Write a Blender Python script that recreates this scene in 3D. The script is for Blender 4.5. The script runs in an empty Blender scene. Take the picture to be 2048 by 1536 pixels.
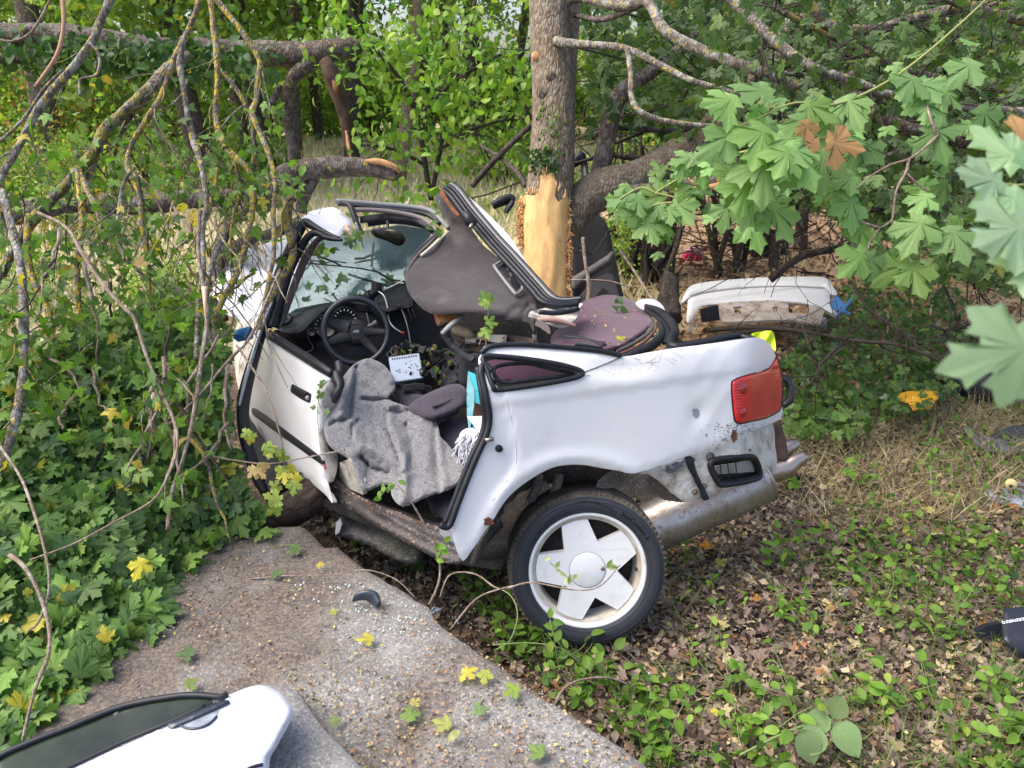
import bpy, bmesh, math, random
import numpy as np
from mathutils import Vector, Matrix
from mathutils.geometry import delaunay_2d_cdt, tessellate_polygon
random.seed(7); RNG = np.random.default_rng(7)
R = math.radians
SC = bpy.context.scene
COL = SC.collection

# ------------------------------------------------------------------ camera
PITCH = R(21.0); FPX = 1547.0; CAM = np.array([0.0, 0.0, 2.1])
cd = bpy.data.cameras.new("camera"); cam = bpy.data.objects.new("camera", cd); COL.objects.link(cam)
cam.location = CAM; cam.rotation_euler = (R(90) - PITCH, 0, 0)
cd.sensor_width = 36; cd.lens = 36 * FPX / 2048; cd.clip_start = .05; cd.clip_end = 500
cd.dof.use_dof = True; cd.dof.focus_distance = 3.2; cd.dof.aperture_fstop = 5.6
SC.camera = cam
# ------------------------------------------------------------------ world, sun, exposure
SUN_EL, SUN_AZ = 56.0, 262.0      # low soft sun behind the woodland, ahead and to the left; the car is lit by the open sky
w = bpy.data.worlds.new("World"); SC.world = w; w.use_nodes = True
nt = w.node_tree; nt.nodes.clear()
sky = nt.nodes.new('ShaderNodeTexSky'); sky.sky_type = 'NISHITA'; sky.sun_disc = False
sky.sun_elevation = R(SUN_EL); sky.sun_rotation = R(SUN_AZ); sky.dust_density = 4.5; sky.ozone_density = 0.6; sky.air_density = 0.9
bg = nt.nodes.new('ShaderNodeBackground'); bg.inputs[1].default_value = 0.15
wo = nt.nodes.new('ShaderNodeOutputWorld'); nt.links.new(sky.outputs[0], bg.inputs[0]); nt.links.new(bg.outputs[0], wo.inputs[0])
sd = bpy.data.lights.new("sun", 'SUN'); sd.energy = 1.25; sd.angle = R(60); sd.color = (1.0, .95, .86)
so = bpy.data.objects.new("sun", sd); COL.objects.link(so)
_az = R(SUN_AZ); _el = R(SUN_EL)
sdir = Vector((math.sin(_az) * math.cos(_el), math.cos(_az) * math.cos(_el), math.sin(_el)))   # direction towards the sun
so.rotation_euler = sdir.to_track_quat('Z', 'Y').to_euler(); so.location = (0, 0, 12)
vs = SC.view_settings; vs.view_transform = 'Standard'; vs.look = 'None'; vs.exposure = 1.28; vs.gamma = 1.0; vs.use_curve_mapping = False

# ------------------------------------------------------------------ pixel rays <-> the place
FW = np.array([0, math.cos(PITCH), -math.sin(PITCH)]); UP = np.array([0, math.sin(PITCH), math.cos(PITCH)]); RT = np.array([1.0, 0, 0])
def ray(px, py):
    px = np.asarray(px, float); py = np.asarray(py, float)
    return FW + RT * ((px - 1024) / FPX)[..., None] + UP * ((768 - py) / FPX)[..., None]
def P(px, py, d):
    return CAM + ray(px, py) * np.asarray(d, float)[..., None]
def PP(pts): a = np.array(pts, float); return P(a[:, 0], a[:, 1], a[:, 2])
def mm(d): return d / FPX            # metres per pixel at depth d
class Plane:
    def __init__(s, o, n): s.o = np.array(o, float); s.n = np.array(n, float) / np.linalg.norm(n)
    def d(s, px, py): return ((s.o - CAM) @ s.n) / (ray(px, py) @ s.n)
    def p(s, px, py): return P(px, py, s.d(px, py))
def pl3(a, b, c):
    a, b, c = PP([a, b, c]); return Plane(a, np.cross(b - a, c - a))
def zpl(z): return Plane((0, 0, z), (0, 0, 1))
def tps(ctrl):                         # smooth depth field through (px,py,d) control points
    c = np.array(ctrl, float); X = c[:, :2] / 500; n = len(c); m0 = X.mean(0); Xc = X - m0
    if n <= 3 or np.linalg.matrix_rank(Xc, tol=1e-3) < 2:
        g_ = np.linalg.lstsq(Xc, c[:, 2] - c[:, 2].mean(), rcond=1e-6)[0]
        def fa(px, py):
            px, py = np.broadcast_arrays(np.asarray(px, float), np.asarray(py, float)); return (np.stack([px, py], -1) / 500 - m0) @ g_ + c[:, 2].mean()
        return fa
    def U(r): return np.where(r > 1e-9, r * r * np.log(r + 1e-12), 0)
    K = U(np.linalg.norm(X[:, None] - X[None], axis=2)) + np.eye(n) * 1e-4
    Pm = np.hstack([np.ones((n, 1)), X]); A = np.vstack([np.hstack([K, Pm]), np.hstack([Pm.T, np.zeros((3, 3))])])
    s = np.linalg.solve(A, np.concatenate([c[:, 2], np.zeros(3)]))
    def f(px, py):
        px, py = np.broadcast_arrays(np.asarray(px, float), np.asarray(py, float)); Q = np.stack([px, py], -1) / 500
        r = np.linalg.norm(Q[..., None, :] - X, axis=-1)
        return U(r) @ s[:n] + s[n] + Q @ s[n + 1:]
    return f
def smooth01(t): t = np.clip(t, 0, 1); return t * t * (3 - 2 * t)
_ph = np.random.default_rng(3).uniform(0, 6.28, (8, 3, 4))
def noise3(p, s=1.0, o=4):            # cheap smooth noise, about -1..1
    p = np.asarray(p, float) * s; v = 0; a = 1
    for k in range(o):
        f = 1.9 ** k; q = p * f
        v = v + a * (np.sin(q[..., 0] * 1.3 + q[..., 1] * .7 + _ph[k, 0, 0] + 1.7 * np.sin(q[..., 2] * .9 + _ph[k, 1, 0])) * np.cos(q[..., 1] * 1.1 - q[..., 2] * .6 + _ph[k, 2, 0] + 1.3 * np.sin(q[..., 0] * .8 + _ph[k, 0, 1])))
        a *= .55
    return v / 1.6
def ground_h(x, y):
    x = np.asarray(x, float); y = np.asarray(y, float)
    h = .92 * smooth01((y - 6.2) / 9.5) + .018 * np.maximum(y - 15, 0)
    h = h + .03 * noise3(np.stack([x, y, 0 * x], -1), 1.6) * smooth01((y - .5) / 2)
    h = h - .10 * np.exp(-((x + .35) ** 2 + (y - 2.75) ** 2) / .5)          # hollow below the sill
    return h
def G(px, py):                        # where the pixel's ray meets the ground (point)
    px = np.asarray(px, float); py = np.asarray(py, float); r = ray(px, py); d = np.full(px.shape, 2.0)
    for _ in range(60):
        q = CAM + r * d[..., None]; e = q[..., 2] - ground_h(q[..., 0], q[..., 1])
        d = np.clip(d + e / np.maximum(-r[..., 2], .12) * .7, .5, 150)
    return CAM + r * d[..., None]

# ------------------------------------------------------------------ materials
MATS = {}
def _nodes(name):
    m = bpy.data.materials.new(name); m.use_nodes = True; nt = m.node_tree; b = nt.nodes['Principled BSDF']; return m, nt, b
def N(nt, t, **kw):
    n = nt.nodes.new(t)
    for k, v in kw.items():
        if k in n.inputs: n.inputs[k].default_value = v
        else: setattr(n, k, v)
    return n
def ramp(nt, fac, stops):
    r = nt.nodes.new('ShaderNodeValToRGB'); nt.links.new(fac, r.inputs[0]); e = r.color_ramp.elements
    while len(e) < len(stops): e.new(.5)
    for i, (p, c) in enumerate(stops): e[i].position = p; e[i].color = (*c, 1) if len(c) == 3 else c
    return r.outputs[0]
def mixc(nt, fac, a, b):
    m = nt.nodes.new('ShaderNodeMix'); m.data_type = 'RGBA'
    for s, v in ((m.inputs[0], fac), (m.inputs[6], a), (m.inputs[7], b)):
        if hasattr(v, 'is_linked'): nt.links.new(v, s)
        elif isinstance(v, (int, float)): s.default_value = v
        else: s.default_value = (*v, 1)
    return m.outputs[2]
def mathn(nt, op, a, b=0.0, clamp=False):
    m = nt.nodes.new('ShaderNodeMath'); m.operation = op; m.use_clamp = clamp
    for s, v in ((m.inputs[0], a), (m.inputs[1], b)):
        if hasattr(v, 'is_linked'): nt.links.new(v, s)
        else: s.default_value = v
    return m.outputs[0]
def coord(nt, scale=(1, 1, 1)):
    c = nt.nodes.new('ShaderNodeTexCoord'); m = nt.nodes.new('ShaderNodeMapping'); m.inputs['Scale'].default_value = scale
    nt.links.new(c.outputs['Object'], m.inputs[0]); return m.outputs[0]
def noi(nt, vec, scale, detail=6, rough=.6):
    n = N(nt, 'ShaderNodeTexNoise', Scale=scale, Detail=detail, Roughness=rough); nt.links.new(vec, n.inputs['Vector']); return n.outputs['Fac']
def vor(nt, vec, scale, feature='F1', out='Distance', rnd=1.0):
    n = N(nt, 'ShaderNodeTexVoronoi', Scale=scale, Randomness=rnd); n.feature = feature; nt.links.new(vec, n.inputs['Vector']); return n.outputs[out]
def bump(nt, b, h, strength, dist=.01):
    n = N(nt, 'ShaderNodeBump', Strength=strength, Distance=dist); nt.links.new(h, n.inputs['Height']); nt.links.new(n.outputs[0], b.inputs['Normal']); return n
def mat(name, col, rough=.6, metal=0., c2=None, ns=12, amt=(.4, .65), dirt=None, dscale=6, damt=(.55, .75), bs=0, bump_s=60, coat=0, spec=.5, stretch=(1, 1, 1), fine=None, sheen=0, trans=0):
    if name in MATS: return MATS[name]
    m, nt, b = _nodes(name); v = coord(nt, stretch); c = None
    if c2 is not None: c = mixc(nt, ramp(nt, noi(nt, v, ns), [(amt[0], (0, 0, 0)), (amt[1], (1, 1, 1))]), col, c2)
    if fine is not None:
        f = ramp(nt, noi(nt, v, fine[1], 3), [(fine[2], (0, 0, 0)), (fine[3], (1, 1, 1))]); c = mixc(nt, f, c if c is not None else col, fine[0])
    if dirt is not None:
        f = ramp(nt, noi(nt, v, dscale, 9, .68), [(damt[0], (0, 0, 0)), (damt[1], (1, 1, 1))]); c = mixc(nt, f, c if c is not None else col, dirt)
        rr = N(nt, 'ShaderNodeMapRange'); nt.links.new(f, rr.inputs[0]); rr.inputs[3].default_value = rough; rr.inputs[4].default_value = min(.95, rough + .4); nt.links.new(rr.outputs[0], b.inputs['Roughness'])
    else: b.inputs['Roughness'].default_value = rough
    if c is not None: nt.links.new(c, b.inputs['Base Color'])
    else: b.inputs['Base Color'].default_value = (*col, 1)
    b.inputs['Metallic'].default_value = metal; b.inputs['Coat Weight'].default_value = coat; b.inputs['Coat Roughness'].default_value = .08; b.inputs['Specular IOR Level'].default_value = spec
    if sheen: b.inputs['Sheen Weight'].default_value = sheen
    if trans: b.inputs['Transmission Weight'].default_value = trans
    if bs: bump(nt, b, noi(nt, v, bump_s, 5), bs, .01)
    MATS[name] = m; return m

def leaf_material(name='leaf', veins=False):
    m, nt, b = _nodes(name); nt.nodes.remove(b); out = nt.nodes['Material Output']
    a = N(nt, 'ShaderNodeAttribute'); a.attribute_name = 'tint'
    v = coord(nt); n = noi(nt, v, 40, 3); c = mixc(nt, mathn(nt, 'MULTIPLY', n, .35), a.outputs['Color'], (.03, .06, .015))
    ge = nt.nodes.new('ShaderNodeNewGeometry')
    c = mixc(nt, mathn(nt, 'MULTIPLY', ge.outputs['Backfacing'], .14), c, (.26, .34, .16))
    hgt = None
    if veins:                         # ribs of the leaf itself, drawn in its own outline space (luv = x, y, kind)
        u = N(nt, 'ShaderNodeAttribute'); u.attribute_name = 'luv'; s_ = nt.nodes.new('ShaderNodeSeparateXYZ'); nt.links.new(u.outputs['Vector'], s_.inputs[0]); X, Y, K = s_.outputs
        yc = mathn(nt, 'SUBTRACT', Y, .05); best = None
        for a in (-118, -58, 0, 58, 118):
            dx, dy = math.sin(R(a)), math.cos(R(a)); al = mathn(nt, 'ADD', mathn(nt, 'MULTIPLY', X, dx), mathn(nt, 'MULTIPLY', yc, dy)); pe = mathn(nt, 'ABSOLUTE', mathn(nt, 'SUBTRACT', mathn(nt, 'MULTIPLY', X, dy), mathn(nt, 'MULTIPLY', yc, dx)))
            sv = mathn(nt, 'ABSOLUTE', mathn(nt, 'SUBTRACT', mathn(nt, 'FRACT', mathn(nt, 'MULTIPLY', mathn(nt, 'SUBTRACT', al, mathn(nt, 'MULTIPLY', pe, .8)), 8.0)), .5)); sv = mathn(nt, 'MULTIPLY', mathn(nt, 'SUBTRACT', .5, sv), .10)
            d1 = mathn(nt, 'ADD', mathn(nt, 'MINIMUM', pe, mathn(nt, 'ADD', sv, mathn(nt, 'MULTIPLY', pe, .12))), mathn(nt, 'MULTIPLY', mathn(nt, 'LESS_THAN', al, 0.0), 1.0)); best = d1 if best is None else mathn(nt, 'MINIMUM', best, d1)
        ax = mathn(nt, 'ABSOLUTE', X); so_ = mathn(nt, 'ABSOLUTE', mathn(nt, 'SUBTRACT', mathn(nt, 'FRACT', mathn(nt, 'MULTIPLY', mathn(nt, 'SUBTRACT', Y, mathn(nt, 'MULTIPLY', ax, 1.1)), 6.5)), .5)); so_ = mathn(nt, 'ADD', mathn(nt, 'MULTIPLY', mathn(nt, 'SUBTRACT', .5, so_), .12), .004)
        ov = mathn(nt, 'MINIMUM', ax, so_); mxv = N(nt, 'ShaderNodeMix'); mxv.data_type = 'FLOAT'; nt.links.new(K, mxv.inputs[0]); nt.links.new(best, mxv.inputs[2]); nt.links.new(ov, mxv.inputs[3])
        vn = ramp(nt, mxv.outputs[0], [(0.0, (1, 1, 1)), (.022, (0, 0, 0))]); lt = N(nt, 'ShaderNodeMix'); lt.data_type = 'RGBA'; lt.blend_type = 'ADD'; lt.inputs[0].default_value = 1; nt.links.new(c, lt.inputs[6]); lt.inputs[7].default_value = (.10, .12, .04, 1)
        c = mixc(nt, mathn(nt, 'MULTIPLY', vn, .45), c, lt.outputs[2]); hgt = vn
        c = mixc(nt, ramp(nt, noi(nt, v, 5.5, 6, .7), [(.66, (0, 0, 0)), (.70, (1, 1, 1))]), c, (.34, .24, .07))
    d = N(nt, 'ShaderNodeBsdfPrincipled', Roughness=.5); d.inputs['Specular IOR Level'].default_value = .28
    t = nt.nodes.new('ShaderNodeBsdfTranslucent')
    tc = N(nt, 'ShaderNodeMix'); tc.data_type = 'RGBA'; tc.blend_type = 'MULTIPLY'; tc.inputs[0].default_value = 1.0; tc.inputs[7].default_value = (1.7, 1.9, .75, 1); nt.links.new(c, tc.inputs[6])
    mx = nt.nodes.new('ShaderNodeMixShader'); mx.inputs[0].default_value = .33
    if hgt is not None: bump(nt, d, hgt, -.3, .002)
    nt.links.new(c, d.inputs['Base Color']); nt.links.new(tc.outputs[2], t.inputs['Color'])
    nt.links.new(d.outputs[0], mx.inputs[1]); nt.links.new(t.outputs[0], mx.inputs[2]); nt.links.new(mx.outputs[0], out.inputs[0])
    return m
LEAF = leaf_material(); LEAFV = leaf_material('veined_leaf', True)
def dry_material():
    m, nt, b = _nodes('dry_leaf'); a = N(nt, 'ShaderNodeAttribute'); a.attribute_name = 'tint'; v = coord(nt)
    nt.links.new(mixc(nt, mathn(nt, 'MULTIPLY', noi(nt, v, 60, 3), .35), a.outputs['Color'], (.06, .04, .03)), b.inputs['Base Color']); b.inputs['Roughness'].default_value = .75; b.inputs['Specular IOR Level'].default_value = .25; return m
DRY = dry_material()

def bark_material(name, base, dark, lichen=None, lam=(.52, .58), grey=None, scale=1.0, stretch=(26, 26, 5), bs=.9, lscale=16):
    m, nt, b = _nodes(name); v = coord(nt); vs_ = coord(nt, tuple(s * scale for s in stretch))
    f = vor(nt, vs_, 1.6, 'DISTANCE_TO_EDGE'); n = noi(nt, vs_, 2.2, 8, .7)
    h = mathn(nt, 'ADD', mathn(nt, 'MULTIPLY', mathn(nt, 'MINIMUM', f, .35), 1.6), mathn(nt, 'MULTIPLY', n, .6))
    c = mixc(nt, ramp(nt, h, [(.15, (0, 0, 0)), (.75, (1, 1, 1))]), dark, base)
    if grey is not None: c = mixc(nt, ramp(nt, noi(nt, v, 22, 6), [(.48, (0, 0, 0)), (.62, (1, 1, 1))]), c, grey)
    if lichen is not None: c = mixc(nt, ramp(nt, noi(nt, v, lscale, 8, .62), [(lam[0], (0, 0, 0)), (lam[1], (1, 1, 1))]), c, lichen)
    nt.links.new(c, b.inputs['Base Color']); b.inputs['Roughness'].default_value = .88; b.inputs['Specular IOR Level'].default_value = .25
    bump(nt, b, h, bs, .012); return m

# ------------------------------------------------------------------ mesh building
def tag(o, label=None, cat=None, group=None, kind=None):
    if label: o['label'] = label
    if cat: o['category'] = cat
    if group: o['group'] = group
    if kind: o['kind'] = kind
    return o
def thing(name, loc, label, cat, group=None):
    o = bpy.data.objects.new(name, None); o.location = [float(v) for v in loc]; o.empty_display_size = .1; COL.objects.link(o)
    return tag(o, label, cat, group)
def origin(parent):
    o = np.zeros(3)
    while parent is not None: o = o + np.array(parent.location); parent = parent.parent
    return o
def raw_mesh(name, V, F, m, smooth=True, tint=None):
    me = bpy.data.meshes.new(name)
    if isinstance(F, np.ndarray):
        V = np.ascontiguousarray(V, dtype=np.float32); n = len(F); k = F.shape[1]
        me.vertices.add(len(V)); me.vertices.foreach_set('co', V.ravel()); me.loops.add(n * k); me.loops.foreach_set('vertex_index', F.astype(np.int32).ravel())
        me.polygons.add(n); me.polygons.foreach_set('loop_start', np.arange(0, n * k, k, dtype=np.int32)); me.update(calc_edges=True)
    else:
        me.from_pydata([tuple(map(float, v)) for v in V], [], [tuple(int(i) for i in f) for f in F]); me.update()
    me.polygons.foreach_set('use_smooth', np.full(len(me.polygons), smooth)); 
    if tint is not None:
        a = me.attributes.new('tint', 'FLOAT_COLOR', 'POINT'); t = np.ones((len(V), 4), np.float32); t[:, :3] = tint; a.data.foreach_set('color', t.ravel())
    if m is not None: me.materials.append(m)
    return me
def link(name, me, parent=None, loc=None):
    o = bpy.data.objects.new(name, me); COL.objects.link(o)
    if parent is not None: o.parent = parent
    if loc is not None: o.location = [float(v) for v in loc]
    return o
def put(name, V, F, m, parent=None, smooth=True, tint=None, top=False):
    """V in world space; a child's mesh is kept relative to its thing's base."""
    V = np.asarray(V, float)
    if parent is None and not top:
        return link(name, raw_mesh(name, V, F, m, smooth, tint))
    if parent is None:
        c = V.mean(0); c[2] = V[:, 2].min(); o = link(name, raw_mesh(name, V - c, F, m, smooth, tint), None, c); return o
    return link(name, raw_mesh(name, V - origin(parent), F, m, smooth, tint), parent)

class MB:
    def __init__(s): s.V = []; s.F = []; s.n = 0
    def add(s, V, F):
        V = np.asarray(V, float); s.V.append(V); s.F += [tuple(i + s.n for i in f) for f in F]; s.n += len(V); return s
    def put(s, name, m, parent=None, smooth=True, top=False): return put(name, np.vstack(s.V), s.F, m, parent, smooth, top=top)

def crom(pts, n=6, closed=False):
    p = np.array(pts, float); k = len(p)
    if k < 3 and not closed: 
        t = np.linspace(0, 1, n + 1)[:, None]; return p[0] * (1 - t) + p[-1] * t
    out = []; rng = range(k if closed else k - 1)
    for i in rng:
        if closed: a, b, c, d = p[(i - 1) % k], p[i], p[(i + 1) % k], p[(i + 2) % k]
        else: a, b, c, d = p[max(i - 1, 0)], p[i], p[i + 1], p[min(i + 2, k - 1)]
        for j in range(n):
            t = j / n; out.append(.5 * ((2 * b) + (-a + c) * t + (2 * a - 5 * b + 4 * c - d) * t * t + (-a + 3 * b - 3 * c + d) * t ** 3))
    if not closed: out.append(p[-1])
    return np.array(out)
def tube_raw(pts, r, sides=8, noise=0., nscale=8, closed=False, cap=True, flat=1.0, upv=None, twist=0):
    p = np.asarray(pts, float); n = len(p); r = np.broadcast_to(np.asarray(r, float), (n,)).copy()
    if closed: T = np.roll(p, -1, 0) - np.roll(p, 1, 0)
    else: T = np.gradient(p, axis=0)
    T /= np.linalg.norm(T, axis=1)[:, None] + 1e-12
    u = np.array(upv if upv is not None else (0, 0, 1.), float)
    if abs(T[0] @ u) > .95 and upv is None: u = np.array((1., 0, 0))
    A = np.zeros((n, 3)); u = u - T[0] * (T[0] @ u); u /= np.linalg.norm(u)
    for i in range(n):
        u = u - T[i] * (T[i] @ u); u /= np.linalg.norm(u) + 1e-12; A[i] = u
    B = np.cross(T, A); th = np.linspace(0, 2 * math.pi, sides, endpoint=False) + twist
    ring = (np.cos(th)[None, :, None] * A[:, None] + np.sin(th)[None, :, None] * B[:, None] * flat)
    rr = r[:, None, None] * np.ones((n, sides, 1))
    if noise: rr = rr * (1 + noise * noise3(p[:, None] + ring * r[:, None, None] * 2.5, nscale)[..., None])
    V = (p[:, None] + ring * rr).reshape(-1, 3); F = []
    m = n if closed else n - 1
    for i in range(m):
        a = i * sides; b = ((i + 1) % n) * sides
        F += [(a + j, a + (j + 1) % sides, b + (j + 1) % sides, b + j) for j in range(sides)]
    if not closed and cap: F += [tuple(range(sides - 1, -1, -1)), tuple(range((n - 1) * sides, n * sides))]
    return V, F
def tube(name, pts, r, m, parent=None, sides=8, sm=5, noise=0., nscale=8, closed=False, flat=1.0, upv=None, top=False, world=False):
    """pts: (px,py,d) control points unless world"""
    a = np.array(pts, float); rr = np.broadcast_to(np.asarray(r, float), (len(a),)).astype(float)
    w_ = a[:, :3] if world else PP(a)
    q = crom(np.hstack([w_, rr[:, None]]), sm, closed)
    V, F = tube_raw(q[:, :3], np.maximum(q[:, 3], 1e-4), sides, noise, nscale, closed, True, flat, upv)
    return put(name, V, F, m, parent, top=top)

def inpoly(x, y, poly):
    inside = np.zeros(x.shape, bool); n = len(poly); j = n - 1
    for i in range(n):
        xi, yi = poly[i]; xj, yj = poly[j]
        c = ((yi > y) != (yj > y)) & (x < (xj - xi) * (y - yi) / (yj - yi + 1e-12) + xi); inside ^= c; j = i
    return inside
def seg_dist(x, y, line, closed=False):
    L = list(line) + ([line[0]] if closed else []); best = np.full(np.shape(x), 1e9)
    for (ax, ay), (bx, by) in zip(L[:-1], L[1:]):
        dx, dy = bx - ax, by - ay; t = np.clip(((x - ax) * dx + (y - ay) * dy) / (dx * dx + dy * dy + 1e-9), 0, 1)
        best = np.minimum(best, np.hypot(x - ax - t * dx, y - ay - t * dy))
    return best
def resamp(poly, sp):
    out = []; n = len(poly)
    for i in range(n):
        a = np.array(poly[i], float); b = np.array(poly[(i + 1) % n], float); k = max(1, int(np.linalg.norm(b - a) / sp))
        for j in range(k): out.append(a + (b - a) * j / k)
    return out
def sheet_raw(outline, dfn, sp=14, thick=.004, holes=(), sm=3, rnd=None, jit=0.0):
    """A panel of real thickness whose front skin follows the outline and a depth field."""
    o = [tuple(p[:2]) for p in outline]
    if sm > 1: o = [tuple(p) for p in crom(o, sm, True)]
    if callable(dfn): df = dfn
    elif isinstance(dfn, Plane): df = dfn.d
    elif isinstance(dfn, (int, float)): df = lambda x, y: np.full(np.shape(x), float(dfn))
    else: df = tps(dfn)
    loops = [resamp(o, sp)] + [resamp([tuple(p) for p in crom(h, sm, True)] if sm > 1 else h, sp) for h in holes]
    pts = []; edges = []
    for L in loops:
        b = len(pts); pts += [tuple(q) for q in L]; edges += [(b + i, b + (i + 1) % len(L)) for i in range(len(L))]
    A = np.array(o); gx, gy = np.meshgrid(np.arange(A[:, 0].min(), A[:, 0].max(), sp), np.arange(A[:, 1].min(), A[:, 1].max(), sp)); gx = gx.ravel().astype(float); gy = gy.ravel().astype(float)
    gx[(np.arange(len(gx)) % 2) == 0] += 1e-3
    ok = inpoly(gx, gy, o) & (seg_dist(gx, gy, [tuple(q) for q in loops[0]], True) > sp * .55)
    for h in loops[1:]:
        hp = [tuple(q) for q in h]; ok &= ~inpoly(gx, gy, hp) & (seg_dist(gx, gy, hp, True) > sp * .55)
    pts += list(zip(gx[ok], gy[ok]))
    v2, e2, f2, *_ = delaunay_2d_cdt([Vector(p) for p in pts], edges, [], 0, 1e-4)
    X = np.array([tuple(v) for v in v2]); F = np.array([tuple(f) for f in f2]); c = X[F].mean(1)
    keep = inpoly(c[:, 0], c[:, 1], [tuple(q) for q in loops[0]])
    for h in loops[1:]: keep &= ~inpoly(c[:, 0], c[:, 1], [tuple(q) for q in h])
    F = F[keep]; used = np.unique(F); rm = -np.ones(len(X), int); rm[used] = np.arange(len(used)); F = rm[F]; X = X[used]
    d = df(X[:, 0], X[:, 1])
    if rnd is not None:
        e = seg_dist(X[:, 0], X[:, 1], [tuple(q) for q in loops[0]], True); t = np.clip(1 - e / rnd[0], 0, 1); d = d + rnd[1] * (1 - np.sqrt(np.maximum(1 - t * t, 0)))
    V = P(X[:, 0], X[:, 1], d)
    nrm = np.cross(V[F[:, 1]] - V[F[:, 0]], V[F[:, 2]] - V[F[:, 0]]); flip = (nrm * (CAM - V[F[:, 0]])).sum(1) < 0; F[flip] = F[flip][:, ::-1]; nrm[flip] *= -1
    vn = np.zeros_like(V)
    for k in range(3): np.add.at(vn, F[:, k], nrm)
    vn /= np.linalg.norm(vn, axis=1)[:, None] + 1e-12
    W = V - vn * thick; n = len(V)
    faces = [tuple(f) for f in F] + [(f[0] + n, f[2] + n, f[1] + n) for f in F]
    cnt = {}
    for f in F:
        for a, b in ((f[0], f[1]), (f[1], f[2]), (f[2], f[0])): cnt[(a, b)] = 1
    be = [(a, b) for (a, b) in cnt if (b, a) not in cnt]
    VV = [V, W]; k = 2 * n; idx = {}
    rim = sorted(set([a for a, b in be] + [b for a, b in be]))
    for i, v in enumerate(rim): idx[v] = i
    m = len(rim); VV += [V[rim], W[rim]]
    faces += [(k + idx[a], k + m + idx[a], k + m + idx[b], k + idx[b]) for a, b in be]
    return np.vstack(VV), faces
def sheet(name, outline, dfn, m, parent=None, top=False, smooth=True, **kw):
    V, F = sheet_raw(outline, dfn, **kw); return put(name, V, F, m, parent, smooth, top=top)

def frame_of(n, up=(0, 0, 1)):
    z = np.array(n, float); z /= np.linalg.norm(z); x = np.cross(np.array(up, float), z); x /= np.linalg.norm(x); return x, np.cross(z, x), z
def lathe(prof, c, axis, seg=48, m=None, name='', parent=None, top=False, upv=(0, 0, 1), raw=False):
    """prof: list of (radius, along-axis)"""
    x, y, z = frame_of(axis, upv); th = np.linspace(0, 2 * math.pi, seg, endpoint=False); pr = np.array(prof, float); n = len(pr)
    V = np.array(c) + (np.cos(th)[None, :, None] * x + np.sin(th)[None, :, None] * y) * pr[:, 0, None, None] + z * pr[:, 1, None, None]
    V = V.reshape(-1, 3); F = [(i * seg + j, i * seg + (j + 1) % seg, (i + 1) * seg + (j + 1) % seg, (i + 1) * seg + j) for i in range(n - 1) for j in range(seg)]
    if pr[0, 0] < 1e-6 or pr[-1, 0] < 1e-6: pass
    return (V, F) if raw else put(name, V, F, m, parent, top=top)
def box_raw(c, ax, dims):
    c = np.array(c, float); ax = np.array(ax, float); V = [c + ax[0] * sx * dims[0] / 2 + ax[1] * sy * dims[1] / 2 + ax[2] * sz * dims[2] / 2 for sx in (-1, 1) for sy in (-1, 1) for sz in (-1, 1)]
    return np.array(V), [(0, 1, 3, 2), (4, 6, 7, 5), (0, 4, 5, 1), (2, 3, 7, 6), (0, 2, 6, 4), (1, 5, 7, 3)]
def bevel_ob(o, w, seg=2):
    bm = bmesh.new(); bm.from_mesh(o.data); bmesh.ops.bevel(bm, geom=[e for e in bm.edges], offset=w, segments=seg, affect='EDGES', clamp_overlap=True); bm.to_mesh(o.data); bm.free(); return o
def prism(name, poly, c, ax, th, m, parent=None, smooth=False, holes=()):
    """flat outline (u,v metres) in the frame ax at c, thickness th along ax[2]"""
    c = np.array(c, float); ax = np.array(ax, float); L = [Vector((u, v, 0)) for u, v in poly]; loops = [L] + [[Vector((u, v, 0)) for u, v in h] for h in holes]
    tr = tessellate_polygon(loops); pts = [p for l in loops for p in l]; n = len(pts)
    V = [c + ax[0] * p.x + ax[1] * p.y + ax[2] * s for s in (th / 2, -th / 2) for p in pts]; F = [tuple(t) for t in tr] + [(a + n, c_ + n, b + n) for a, b, c_ in tr]; b0 = 0
    for l in loops:
        k = len(l); F += [(b0 + i, b0 + (i + 1) % k, b0 + (i + 1) % k + n, b0 + i + n) for i in range(k)]; b0 += k
    return put(name, V, F, m, parent, smooth)

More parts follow.
